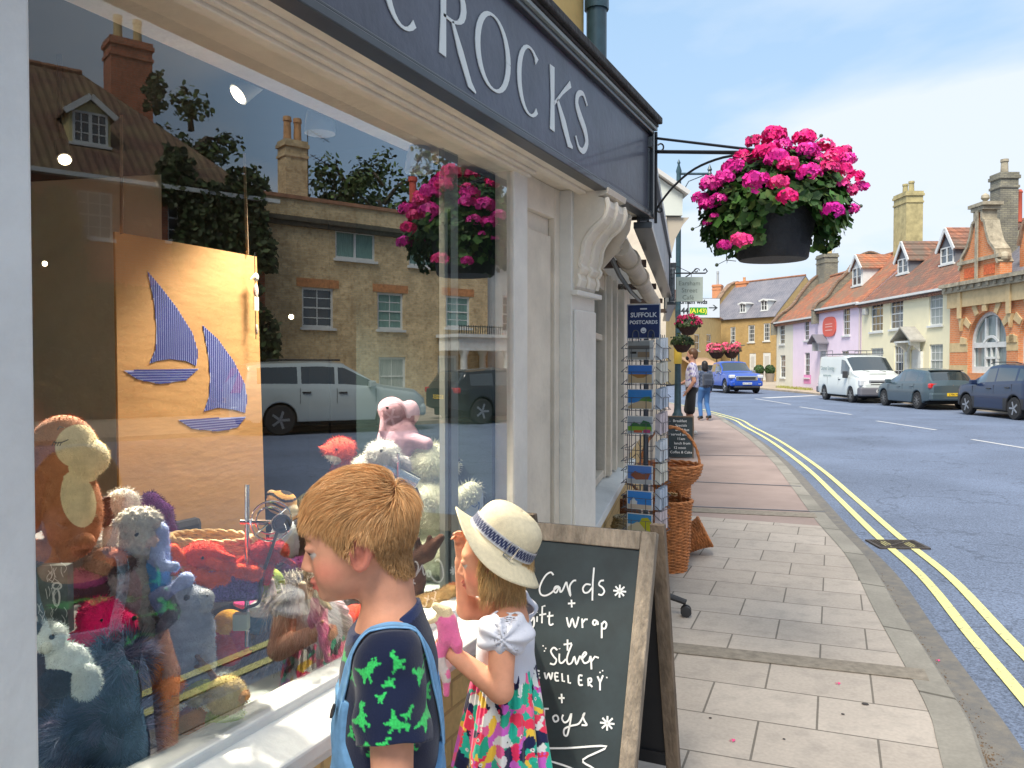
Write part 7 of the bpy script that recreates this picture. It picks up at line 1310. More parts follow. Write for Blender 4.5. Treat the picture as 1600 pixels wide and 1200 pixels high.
# t-shirt
NAVY = (.006, .011, .038); TB_ = Blob(.03); TB_.cap((-.048, -.105, -.198), (-.048, .105, -.198), .048, .048, NAVY, .03); TB_.cap((-.043, 0, -.110), (-.047, 0, -.185), .051, .066, NAVY, .03); TB_.ell((-.045, 0, -.30), (.087, .127, .15), NAVY, k=.05); TB_.ell((-.042, 0, -.46), (.092, .124, .17), NAVY, k=.05)
for q in (1, -1):
    a_ = np.array((-.05, q * .118, -.205)); b_ = np.array((-.055, q * .158, -.300)); dv = (b_ - a_) / np.linalg.norm(b_ - a_)
    def slv(P, a_=a_, b_=b_, dv=dv):
        t = np.clip(((P - a_) @ dv) / .11, 0, 1); d_ = np.linalg.norm(P - a_ - ((P - a_) @ dv).clip(-.02, .4)[:, None] * dv, axis=1) - (.052 + .010 * t + .0025 * np.sin(P[:, 2] * 90 + P[:, 0] * 40)); d_ = np.maximum(d_, (P - b_) @ dv); return np.maximum(d_, -.06 - (P - a_) @ dv)
    TB_.fn(slv, NAVY, .02, bb=(np.minimum(a_, b_) - .07, np.maximum(a_, b_) + .07))
def wrk(P): return .0022 * np.sin(P[:, 2] * 70 + 3 * np.sin(P[:, 0] * 30)) * np.sin(P[:, 1] * 25 + P[:, 0] * 35)
TS0 = Blob(.03); TS0.p = list(TB_.p)
TB2 = Blob(); TB2.fn(lambda P: np.maximum(TS0.dist(P) + wrk(P), np.minimum(P[:, 2] + .146 + (P[:, 0] + .043) * .42, .074 - np.hypot(P[:, 0] + .044, P[:, 1]))), NAVY, bb=(np.array((-.16, -.26, -.64)), np.array((.08, .26, -.08))))
HEADNECK = Blob(.02).cap((-.036, 0, -.05), (-.043, 0, -.19), .047, .050, SK); TB2.p[0] = TB2.p[0]
DINO = [(-1, .25), (-.72, .05), (-.45, -.05), (-.35, -.45), (-.5, -.75), (-.25, -.75), (-.12, -.4), (.12, -.35), (.15, -.75), (.38, -.75), (.32, -.25), (.45, .05), (.62, -.15), (.66, -.02), (.55, .22), (.72, .42), (1.0, .38), (1.02, .58), (.78, .78), (.5, .7), (.32, .45), (.05, .32), (-.4, .28), (-.75, .32)]
def inpoly(x, z, poly):
    c = np.zeros(len(x), bool); n = len(poly)
    for i in range(n):
        (x1, y1), (x2, y2) = poly[i], poly[i - 1]; m = ((y1 > z) != (y2 > z)) & (x < (x2 - x1) * (z - y1) / (y2 - y1 + 1e-12) + x1); c ^= m
    return c
DS = [(437, 735, 20, .024), (545, 700, 80, .022), (425, 870, 50, .024), (540, 868, -60, .026), (640, 885, 30, .022), (432, 982, 35, .026), (505, 1085, 10, .018), (622, 755, 100, .018), (342, 925, 10, .014), (552, 1005, 70, .014), (308, 1045, 75, .018), (588, 1045, 40, .022), (362, 1112, -70, .022), (385, 800, 60, .012), (345, 770, 80, .014), (490, 800, 0, .012), (585, 960, 150, .014), (640, 1000, 60, .015), (470, 1160, 40, .02), (400, 1190, 10, .02), (300, 1180, 60, .02), (560, 1160, 30, .02), (470, 700, 200, .014), (500, 930, 10, .016), (460, 1040, 190, .016), (580, 850, 10, .014), (380, 1000, 60, .014), (520, 760, 160, .015)]
def dinopaint(vs, C):
    C = C.copy(); x, z = vs[:, 0], vs[:, 2]; n2 = .7 + .5 * rng.random(len(x))
    for cx, cy, a, s_ in DS:
        s_ = s_ * .78; u0 = -((400 + cx / 2.4) - 570) * .00108; w0 = -((700 + cy / 2.4) - 830) * .00108; for_ = R(a); du, dw = (x - u0), (z - w0); uu = (-du * math.cos(for_) + dw * math.sin(for_)) / s_; ww = (du * math.sin(for_) + dw * math.cos(for_)) / s_
        m = inpoly(uu, ww, DINO); C[m] = np.array((.035, .50, .11)) * n2[m][:, None]
    col = (vs[:, 2] + .146 + (vs[:, 0] + .043) * .42 > -.016) & (np.hypot(vs[:, 0] + .044, vs[:, 1]) < .075); C[col] = (.014, .026, .085); return C
TB2.build('t_shirt', boy, CLOTH, .0026, world=True, T=TF, paint=dinopaint)
# dungarees: trousers + bib, straps
DC = (.15, .32, .54); SH = TB2
def denim(P):
    x, y_, z = P[:, 0], P[:, 1], P[:, 2]; reg = np.maximum(z - (-.50 + .0 * x), 0)
    front = np.maximum.reduce([-(x + .0), np.abs(y_) - (.082 + np.maximum(0, -.33 - z) * .5), z + .265]); back = np.maximum.reduce([x + .06, np.abs(y_) - (.03 + np.maximum(0, -.36 - z) * .95), z + .36]); waist = z + .475
    return np.maximum(TS0.dist(P) + wrk(P) - .0065, np.minimum(np.minimum(front, back), waist))
DB_ = Blob(.02); DB_.fn(denim, DC, bb=(np.array((-.17, -.20, -.66)), np.array((.085, .20, -.25))))
for q in (1, -1): DB_.cap((-.045, q * .062, -.56), (-.042, q * .072, -.88), .080, .066, DC, .03); DB_.cap((-.042, q * .072, -.88), (-.055, q * .075, GZ + .10), .064, .058, DC, .02)
dg = DB_.build('dungarees', boy, DEN, .0036, world=True, T=TF)
def strap(name, pts, w_, th, parent, m, col, surf, off=.003, edge=None):
    P = np.array([tuple(p_) for p_ in spline(pts, 8)])
    for _ in range(3): g_ = surf.grad(P); P = P - g_ * (surf.dist(P) - off)[:, None]
    g_ = surf.grad(P); T_ = np.gradient(P, axis=0); T_ /= np.linalg.norm(T_, axis=1, keepdims=True); S_ = np.cross(g_, T_); S_ /= np.linalg.norm(S_, axis=1, keepdims=True); n = len(P); vs = []; C = []
    prof = [(-1, 0), (-1, 1), (-.8, 1.25), (-.78, .95), (.78, .95), (.8, 1.25), (1, 1), (1, 0)]
    for a, h_ in prof: vs.append(P + S_ * a * w_ / 2 + g_ * th * h_); C.append(np.tile(np.array(col) * (1.25 if abs(a) > .79 else 1), (n, 1)))
    k = len(prof); vs = np.stack(vs, 1).reshape(-1, 3); C = np.stack(C, 1).reshape(-1, 3); f = [(i * k + j, i * k + (j + 1) % k, (i + 1) * k + (j + 1) % k, (i + 1) * k + j) for i in range(n - 1) for j in range(k)]
    M4 = np.array(TF); vs = vs @ M4[:3, :3].T + M4[:3, 3]; return npmesh(name, vs, np.array(f), C, parent, m, True)
SRF = Blob(); SRF.fn(lambda P: TS0.dist(P), NAVY, bb=None); SRF.p[0] = SRF.p[0]
for q in (1, -1):
    strap('shoulder_strap', [(.050, q * .062, -.285), (.035, q * .075, -.235), (.0, q * .085, -.165), (-.05, q * .085, -.135), (-.10, q * .075, -.18), (-.125, q * .055, -.26), (-.13, q * .03, -.33), (-.13, q * .012, -.38)], .024, .0028, boy, DEN, (.20, .40, .64), SRF)
for q in (1, -1): b = MB(); c_ = TF @ V((.043, q * .064, -.285)); b.lathe([(0, 0), (.011, 0), (.012, .004), (0, .006)], c_, 14, axis=-RT * .9 + V((0, 0, .2))); b.build('button', boy, mat('brass_dark', (.10, .08, .07), .35, .8), world=True)
for q in (1, -1): S_ = Blob(.02); S_.cap((-.07, q * .075, GZ + .045), (.075, q * .085, GZ + .035), .040, .034, (.05, .06, .09)); S_.box((0, q * .08, GZ + .012), (.115, .042, .012), .01, (.6, .6, .6), k=.004); S_.build('shoe', boy, CLOTH, .006, world=True, T=TF)
# hair
ct, st = math.cos(R(TILT)), math.sin(R(TILT)); pv = np.array((-.02, 0, -.06))
def unt(P): X = P - pv; return np.stack([X[:, 0] * ct - X[:, 2] * st, X[:, 1], X[:, 0] * st + X[:, 2] * ct], 1) + pv
HLX = [-.12, -.075, -.055, -.040, -.030, -.018, -.004, .010, .026, .040, .060, .09]; HLZ = [-.080, -.085, -.075, -.050, -.018, .006, .010, -.022, -.006, .030, .046, .052]
hv, hf = HEADB.mesh(.006); 
def hmask(P): L = unt(P); return ((L[:, 2] > np.interp(L[:, 0], HLX, HLZ)) & (L[:, 2] > -.09)).astype(float)
def ret(v): return np.stack([v[:, 0] * ct + v[:, 2] * st, v[:, 1], -v[:, 0] * st + v[:, 2] * ct], 1)
N_ = 38000; P0 = sample_surface(hv, hf, N_, hmask); L0 = unt(P0); top = np.clip((L0[:, 2] - .035) / .04, 0, 1); clump = rng.normal(0, 1, (400, 3)); seeds = P0[rng.integers(0, N_, 400)]
ci = np.array([np.argmin(((seeds - p_) ** 2).sum(1)) for p_ in P0]); cj = clump[ci]
def hdir(P, i):
    L = unt(P); g_ = HEADB.grad(P); gl = np.stack([g_[:, 0] * ct - g_[:, 2] * st, g_[:, 1], g_[:, 0] * st + g_[:, 2] * ct], 1)
    f = np.zeros_like(L); fw_ = np.clip((L[:, 2] - .0) / .07, 0, 1); bk = np.clip((-.055 - L[:, 0]) / .03, 0, 1)
    f[:, 0] = 1.0 * fw_ * (1 - bk) + .25 * (1 - bk) - .15 * bk; f[:, 2] = -(1 - fw_) * 1.1 - .5 * bk - np.clip((L[:, 0] - .05) / .03, 0, 1) * 1.0; f[:, 1] = .22 * fw_ * np.tanh((L[:, 1] - .01) * 40) * (1 - np.clip((L[:, 0]) / .06, 0, 1)); f += cj * .085
    f -= gl * (f * gl).sum(1, keepdims=True); f /= np.maximum(np.linalg.norm(f, axis=1, keepdims=True), 1e-6); return ret(f + gl * (.28 * (1 - .8 * i / 5) * (.25 + top[:, None]) * (1 - .85 * np.clip((-.015 - L[:, :1]) / .03, 0, 1))))
lay = (.002 + (.004 + .013 * rng.random(N_) ** 1.3) * (.15 + top))
def hpush(P, i):
    d_ = HEADB.dist(P); g_ = HEADB.grad(P); tgt = lay * min(1, (i + 1) / 2.5) + .001; over = d_ - tgt; return P - g_ * (np.where(over < 0, over, over * .5))[:, None]
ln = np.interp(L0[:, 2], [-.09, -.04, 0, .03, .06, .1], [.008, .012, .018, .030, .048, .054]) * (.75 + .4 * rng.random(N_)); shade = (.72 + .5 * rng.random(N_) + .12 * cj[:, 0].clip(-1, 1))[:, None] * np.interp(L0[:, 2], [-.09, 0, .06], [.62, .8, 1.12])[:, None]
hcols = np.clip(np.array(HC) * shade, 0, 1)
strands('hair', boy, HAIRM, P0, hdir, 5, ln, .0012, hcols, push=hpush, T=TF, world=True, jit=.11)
HS = Blob(.01); HS.fn(lambda P: np.maximum(HEADB.dist(P) - .0012, .004 - .01 * hmask(P) + (1 - hmask(P)) * .01), (.30, .15, .06), bb=(np.array((-.13, -.1, -.12)), np.array((.12, .1, .13))))
# ---- the girl
SG_ = .90; TF2, O_g = person_frame(772, 868, 2.08, 4); GZ2 = -O_g.z; girl = thing('person', 'small girl in straw sun hat and bright parrot print skirt, hand raised to the window', 'person', (O_g.x, O_g.y, 0), 0)
B = Blob(.02); head_prims(B, SG_, 2, SK, (.45, .30, .14)); B.cap((-.034, 0, -.07), (-.040, 0, -.145), .036, .036, SK, .02); GH = Blob(.02); GH.p = list(B.p)
B.cap((-.04, -.075, -.165), (-.04, .075, -.165), .036, .036, SK, .03); B.ell((-.03, 0, -.25), (.065, .092, .12), SK, k=.04); B.ell((-.03, 0, -.40), (.075, .10, .12), SK, k=.04)
sh_, el_, wr_ = (-.03, .105, -.172), (-.028, .135, -.292), (.085, .085, -.232)
B.cap(sh_, el_, .034, .030, SK, .015); B.cap(el_, wr_, .031, .021, SK, .008); hand(B, wr_, (.9, -.35, .25), (.1, .2, 1), .78, SK, .9)
sh2_, el2_, wr2_ = (-.02, -.10, -.165), (.080, -.085, -.165), (.092, -.07, -.035)
B.cap(sh2_, el2_, .033, .028, SK, .012); B.cap(el2_, wr2_, .028, .019, SK, .006); hand(B, wr2_, (.02, .12, 1), (-.9, .3, 0), .78, SK, .55)
for q in (1, -1): B.cap((-.035, q * .05, -.45), (-.03, q * .055, -.72), .055, .036, SK, .02); B.cap((-.03, q * .055, -.72), (-.045, q * .055, GZ2 + .06), .036, .024, SK, .01); B.cap((-.045, q * .055, GZ2 + .04), (.055, q * .06, GZ2 + .028), .025, .02, SK, .01)
B.build('body', girl, SKIN, .0042, world=True, T=TF2)
WT = (.58, .60, .68); Tp = Blob(.02); Tp.cap((-.04, -.075, -.172), (-.04, .075, -.172), .040, .040, WT, .03); Tp.ell((-.03, 0, -.225), (.074, .100, .085), WT, k=.03); Tp.ell((-.03, 0, -.29), (.076, .098, .06), WT, k=.03)
for q in (1, -1):
    def rf(P, q=q): c_ = np.array((-.035, q * .105, -.165)); X = P - c_; r_ = np.linalg.norm(X * np.array([.8, 1.1, 1.0]), axis=1); ang = np.arctan2(X[:, 0], X[:, 2]); return np.maximum.reduce([np.abs(r_ - .052 - .004 * np.sin(ang * 7)) - .003, -(X[:, 1] * q) - .02, X[:, 2] * .9 - .045, -X[:, 2] - .055 - .008 * np.sin(ang * 5)])
    Tp.fn(rf, WT, .006, bb=(np.array((-.1, q * .105 - .07, -.24)), np.array((.03, q * .105 + .07, -.1))))
GN = Blob(.02).cap((-.034, 0, -.05), (-.040, 0, -.165), .040, .044, SK); TpF = Blob(); TpF.fn(lambda P: np.maximum(Tp.dist(P) + wrk(P) * .8, -(GN.dist(P) - .002)), WT, bb=(np.array((-.12, -.19, -.33)), np.array((.06, .19, -.12)))); TpF.build('white_top', girl, CLOTH, .0034, world=True, T=TF2)
# skirt
PAL = np.array([(.80, .03, .12), (.02, .38, .24), (.85, .55, .06), (.012, .016, .07), (.75, .75, .72), (.60, .12, .55), (.82, .12, .30), (.02, .45, .32), (.80, .04, .10), (.01, .012, .05)])
nu, nv = 420, 150; uu = np.linspace(0, 2 * PI, nu, endpoint=False); vv = np.linspace(0, 1, nv); Ug, Vg = np.meshgrid(uu, vv, indexing='ij')
rx_ = .074 + .048 * Vg ** .9; ry_ = .094 + .045 * Vg ** .9; fold = (.004 + .011 * Vg) * np.sin(Ug * 13 + 1.3 * np.sin(Ug * 3) + Vg * .8) * (.7 + .3 * np.sin(Ug * 5)) + .002 * np.sin(Ug * 40) * (1 - Vg)
xs_ = (rx_ + fold) * np.cos(Ug) - .030 + .008 * Vg; ys_ = (ry_ + fold) * np.sin(Ug); zs_ = -.275 - .270 * Vg + .006 * np.sin(Ug * 6) * Vg
sk = np.stack([xs_, ys_, zs_], -1).reshape(-1, 3); idx_ = np.arange(nu * nv).reshape(nu, nv); f = np.stack([idx_[:, :-1], np.roll(idx_, -1, 0)[:, :-1], np.roll(idx_, -1, 0)[:, 1:], idx_[:, 1:]], -1).reshape(-1, 4)
sd_n = 340; SDs = np.stack([rng.random(sd_n) * 2 * PI * .115, rng.random(sd_n) * .27], 1); ang = rng.random(sd_n) * PI; Q = np.stack([Ug.ravel() * .115, Vg.ravel() * .27], 1); best = np.full(len(Q), 9.); who = np.zeros(len(Q), int)
for i in range(sd_n):
    for wr in (0, 2 * PI * .115, -2 * PI * .115):
        dx_ = Q[:, 0] - SDs[i, 0] + wr; dz_ = Q[:, 1] - SDs[i, 1]; a_ = dx_ * math.cos(ang[i]) + dz_ * math.sin(ang[i]); c_ = -dx_ * math.sin(ang[i]) + dz_ * math.cos(ang[i]); d_ = np.hypot(a_ * .5, c_ * 1.3) + .0012 * np.sin(a_ * 700); m = d_ < best; best[m] = d_[m]; who[m] = i
C = PAL[rng.integers(0, len(PAL), sd_n)][who]; eye = rng.integers(0, sd_n, 40)
for i in eye: dd_ = np.hypot(Q[:, 0] - SDs[i, 0], Q[:, 1] - SDs[i, 1]); C[dd_ < .0045] = (.78, .78, .72); C[dd_ < .0018] = (.01, .01, .02)
M4 = np.array(TF2); npmesh('parrot_print_skirt', sk @ M4[:3, :3].T + M4[:3, 3], f, C, girl, CLOTH, True)
for q in (1, -1): S_ = Blob(.015); S_.cap((-.06, q * .055, GZ2 + .03), (.06, q * .062, GZ2 + .028), .032, .028, (.55, .12, .25)); S_.box((0, q * .058, GZ2 + .01), (.092, .034, .010), .008, (.5, .5, .5), k=.004); S_.build('shoe', girl, CLOTH, .006, world=True, T=TF2)
# hat
HT = TF2 @ Matrix.Translation((-.016, 0, .034)) @ Matrix.Rotation(R(-36), 4, 'Y'); STR = vcol('straw_weave', .8, bump=(500, .5), var=(90, .08)); SC1 = (.66, .58, .40)
prof = [(.002, .098), (.03, .097), (.055, .090), (.074, .074), (.082, .05), (.085, .02), (.088, .0)]; nb = 8; n_ = 96; vs = []; C = []
for r_, z_ in [(p_.x, p_.y) for p_ in spline(prof, 3)]: vs += [(r_ * 1.06 * math.cos(t), r_ * .97 * math.sin(t), z_) for t in [2 * PI * j / n_ for j in range(n_)]]
for i in range(1, nb + 1):
    t_ = i / nb
    for j in range(n_): a = 2 * PI * j / n_; r_ = .088 + .050 * t_; z_ = -.022 * t_ ** 1.2 + t_ * (.010 * math.sin(a * 2 + 1.2) + .006 * math.sin(a * 3 + .5)) + .016 * t_ * math.cos(a); vs.append((r_ * 1.05 * math.cos(a), r_ * .97 * math.sin(a), z_))
rows_ = len(vs) // n_; f = [(i * n_ + j, (i + 1) * n_ + j, (i + 1) * n_ + (j + 1) % n_, i * n_ + (j + 1) % n_) for i in range(rows_ - 1) for j in range(n_)]
hat = thing('sun_hat', 'cream woven sun hat with a navy dotted band on the small girl', 'hat', HT.to_translation(), 0); M4 = np.array(HT); va = np.array(vs); C = np.tile(np.array(SC1), (len(va), 1)); o = npmesh('hat_straw', va @ M4[:3, :3].T + M4[:3, 3], np.array(f), C, hat, STR, True); md_ = o.modifiers.new('thickness', 'SOLIDIFY'); md_.thickness = .0025
nbz = 5; vs = []; C = []
for i in range(nbz):
    z_ = .002 + .030 * i / (nbz - 1); r_ = float(np.interp(z_, [0, .02, .05], [.088, .085, .082])) + .003
    for j in range(288): a = 2 * PI * j / 288; vs.append((r_ * 1.06 * math.cos(a), r_ * .97 * math.sin(a), z_ + .004)); C.append((.55, .55, .56) if i in (0, 4) else ((.40, .42, .5) if (j // 2 + i) % 3 == 0 and j % 2 == 0 else (.010, .018, .07)))
f = [(i * 288 + j, (i + 1) * 288 + j, (i + 1) * 288 + (j + 1) % 288, i * 288 + (j + 1) % 288) for i in range(nbz - 1) for j in range(288)]; va = np.array(vs); o = npmesh('hat_band', va @ M4[:3, :3].T + M4[:3, 3], np.array(f), np.array(C), hat, CLOTH, True)
b = MB(); q_ = [HT @ V((-.03 + x, .092, z_)) for x, z_ in ((-.01, .0), (.012, .0), (.012, .038), (-.01, .038), (-.01, .0))]; b.tube(q_, .002, 5); b.build('buckle', hat, CHR, world=True)
# girl's hair
gv, gf_ = GH.mesh(.007)
def gm_(P): return ((P[:, 0] < .028) & (P[:, 2] > -.085) & (P[:, 2] < .03) & ~((np.abs(P[:, 1]) < .03) & (P[:, 0] > 0))).astype(float)
N_ = 7000; P0 = sample_surface(gv, gf_, N_, gm_); cl_ = rng.normal(0, 1, (120, 3)); se = P0[rng.integers(0, N_, 120)]; cj2 = cl_[np.array([np.argmin(((se - p_) ** 2).sum(1)) for p_ in P0])]; ph_ = rng.random(N_) * .6 + cj2[:, 0]
def gdir(P, i): g_ = GH.grad(P); f = np.zeros_like(P); f[:, 2] = -1; f[:, 0] = .22 * np.sin(i * 1.5 + ph_) + .12; f[:, 1] = .2 * np.cos(i * 1.3 + ph_); f += g_ * .25; return f / np.linalg.norm(f, axis=1, keepdims=True)
def gpush(P, i): d_ = GH.dist(P); g_ = GH.grad(P); o_ = d_ - .004; return P - g_ * np.where(o_ < 0, o_, 0)[:, None]
strands('hair', girl, HAIRM, P0, gdir, 6, .046 * (.7 + .6 * rng.random(N_)), .0016, np.clip(np.array((.62, .40, .17)) * (.65 + .6 * rng.random((N_, 1))), 0, 1), push=gpush, T=TF2, world=True, jit=.05)
# her soft toy
toyM = vcol('plush', .95, bump=(260, .9), sheen=.5, spec=.1, var=(40, .08)); PK = (.78, .16, .36); CRP = (.70, .56, .34)
pt_ = thing('comforter_toy', 'limp pink and cream long eared comforter held by the small girl', 'soft toy', at(712, 960, 2.02)); B = Blob(.008); G = lambda px, py, y_=.09: ((789 - px) * .00164, y_, (865 - py) * .00164)
B.cap(G(722, 955), G(722, 975), .024, .020, PK); B.cap(G(722, 938), G(706, 930), .016, .010, CRP); B.cap(G(716, 945), G(690, 956), .012, .005, CRP); B.cap(G(728, 950), G(738, 985, .095), .016, .014, PK); B.cap(G(738, 985, .095), G(742, 1005, .09), .014, .008, PK)
B.cap(G(722, 975), G(708, 1010, .085), .018, .016, PK); B.cap(G(708, 1010), G(698, 1040), .014, .008, PK); B.cap(G(712, 1010), G(722, 1040), .014, .010, (.62, .55, .52)); B.cap(G(722, 1030), G(722, 1062), .010, .008, PK); B.cap(G(697, 1030), G(696, 1062), .004, .004, CRP)
B.build('plush_body', pt_, toyM, .0035, world=True, T=TF2)
# ---- people further along the footway
def walker(label, px, py, phi, H, d):
    g_ = ground(px, py, 0); t = thing('person', label, 'person', g_, 0); x = (-RT * math.cos(R(phi)) + FW * math.sin(R(phi))); T = frame(g_, x, V((0, 0, 1)).cross(x), V((0, 0, 1))) @ Matrix.Scale(H / 1.75, 4); hz_ = 1.62
    B = Blob(.03); sk_ = d['skin']
    def hp(c, r, col=None, k=.015): B.ell((c[0], c[1], c[2] + hz_), r, col or sk_, k=k)
    hp((-.01, 0, .02), (.10, .078, .11)); hp((.035, 0, -.04), (.06, .06, .08)); hp((.045, 0, -.095), (.045, .045, .035)); B.cap((.09, 0, hz_ - .01), (.108, 0, hz_ - .04), .010, .013, sk_, .01)
    for q in (1, -1): B.ell((-.01, q * .08, hz_ - .015), (.018, .012, .032), sk_, k=.006)
    B.cap((-.02, 0, hz_ - .05), (-.025, 0, 1.45), .055, .058, sk_, .03); B.cap((-.02, -.15, 1.40), (-.02, .15, 1.40), .06, .06, sk_, .05); B.ell((-.01, 0, 1.22), (.11, .155, .24), sk_, k=.06); B.ell((-.01, 0, .97), (.115, .155, .14), sk_, k=.06)
    for q in (1, -1):
        e_, w_ = d['arm'][0 if q > 0 else 1]; s0 = (-.02, q * .185, 1.40); B.cap(s0, e_, .05, .040, sk_, .02); B.cap(e_, w_, .040, .027, sk_, .008); hand(B, w_, V(w_) - V(e_), (1, 0, .3), 1.05, sk_, .6)
        h_, k_, a_ = (0, q * .085, .92), *d['leg'][0 if q > 0 else 1]; B.cap(h_, k_, .085, .055, sk_, .03); B.cap(k_, a_, .055, .036, sk_, .012); B.cap(a_, (a_[0] + .13, a_[1], .04), .04, .03, sk_, .01)
    B.build('body', t, SKIN, .011, world=True, T=T)
    S = Blob(.04); c = d['topc']; S.cap((-.02, -.15, 1.40), (-.02, .15, 1.40), .072, .072, c); S.ell((-.01, 0, 1.22), (.13, .175, .24), c, k=.06); S.ell((-.01, 0, 1.02), (.135, .175, .16), c, k=.06)
    for q in (1, -1):
        e_, w_ = d['arm'][0 if q > 0 else 1]; s0 = V((-.02, q * .18, 1.39)); e_ = V(e_); S.cap(s0, s0.lerp(e_, d['sleeve']), .070, .062, c, .03)
        if d.get('long'): S.cap(e_, V(w_), .055, .04, c, .02)
    def tp(vs, C):
        if d.get('print'): m = (np.sin(vs[:, 2] * 60 + 2 * np.sin(vs[:, 0] * 40 + vs[:, 1] * 30)) * np.sin(vs[:, 0] * 70 + vs[:, 1] * 55) > .35); C[m] = d['print']
        return C
    S.build('top', t, CLOTH, .011, world=True, T=T, paint=tp)
    L = Blob(.03); c = d['legc']; L.ell((-.01, 0, .95), (.13, .17, .12), c)
    for q in (1, -1):
        k_, a_ = d['leg'][0 if q > 0 else 1]; h_ = V((0, q * .09, .92)); k_, a_ = V(k_), V(a_)
        if d['short']: L.cap(h_, h_.lerp(k_, .95), .10, .095, c, .04)
        else: L.cap(h_, k_, .10, .072, c, .04); L.cap(k_, a_ + V((0, 0, .03)), .072, .058, c, .02)
    L.build('shorts' if d['short'] else 'jeans', t, CLOTH, .011, world=True, T=T)
    for q in (1, -1): k_, a_ = d['leg'][0 if q > 0 else 1]; S = Blob(.02); S.cap((a_[0] - .05, a_[1], a_[2] - .02), (a_[0] + .15, a_[1], a_[2] - .035), .048, .04, d['shoe']); S.build('shoe', t, CLOTH, .012, world=True, T=T)
    Hh = Blob(.02); Hh.ell((-.025, 0, hz_ + .04), (.105, .088, .105), d['hair'])
    if d['hairlen']: Hh.ell((-.05, 0, hz_ - .06), (.085, .10, .14), d['hair'], k=.03)
    else: Hh.ell((-.06, 0, hz_ - .02), (.06, .075, .07), d['hair'], k=.02)
    ho = Hh; fur_v, fur_f = Hh.mesh(.014); Hh.build('hair', t, HAIRM, .012, world=True, T=T)
    if d.get('mask'): M_ = Blob(.01); M_.ell((.07, 0, hz_ - .06), (.05, .062, .05), d['mask']); M_.build('face_mask', t, CLOTH, .01, world=True, T=T)
    return t, T
walker('man in a printed t-shirt, black mask and shorts standing by the lamp post', 1080, 681, 14, 1.84, dict(skin=(.50, .26, .18), topc=(.58, .56, .66), print=(.22, .18, .42), arm=[((-.06, .24, 1.10), (.08, .22, .90)), ((.05, -.23, 1.12), (.20, -.15, 1.05))], leg=[((.02, .10, .50), (-.03, .11, .09)), ((.06, -.10, .50), (.04, -.10, .09))], sleeve=.6, legc=(.02, .02, .022), short=True, shoe=(.5, .48, .46), hair=(.10, .045, .02), hairlen=False, mask=(.012, .012, .015)))
wt, wT = walker('woman with dark hair, navy top and blue jeans walking away along the footway', 1100, 657, 78, 1.60, dict(skin=(.45, .25, .18), topc=(.05, .07, .12), print=(.12, .15, .22), arm=[((-.03, .24, 1.12), (.06, .24, .90)), ((-.03, -.24, 1.12), (.06, -.24, .90))], leg=[((.10, .09, .52), (.0, .10, .12)), ((.02, -.09, .50), (-.16, -.09, .14))], sleeve=1, long=True, legc=(.05, .14, .34), short=False, shoe=(.01, .01, .01), hair=(.015, .012, .012), hairlen=True))
bp = thing('backpack', 'grey blue backpack on the back of the woman in jeans', 'backpack', wT @ V((-.2, 0, 1.2))); S = Blob(.03); S.box((-.20, 0, 1.20), (.08, .13, .19), .05, (.045, .055, .08)); S.box((-.27, 0, 1.12), (.04, .10, .09), .03, (.035, .045, .07)); S.build('pack', bp, CLOTH, .012, world=True, T=wT)
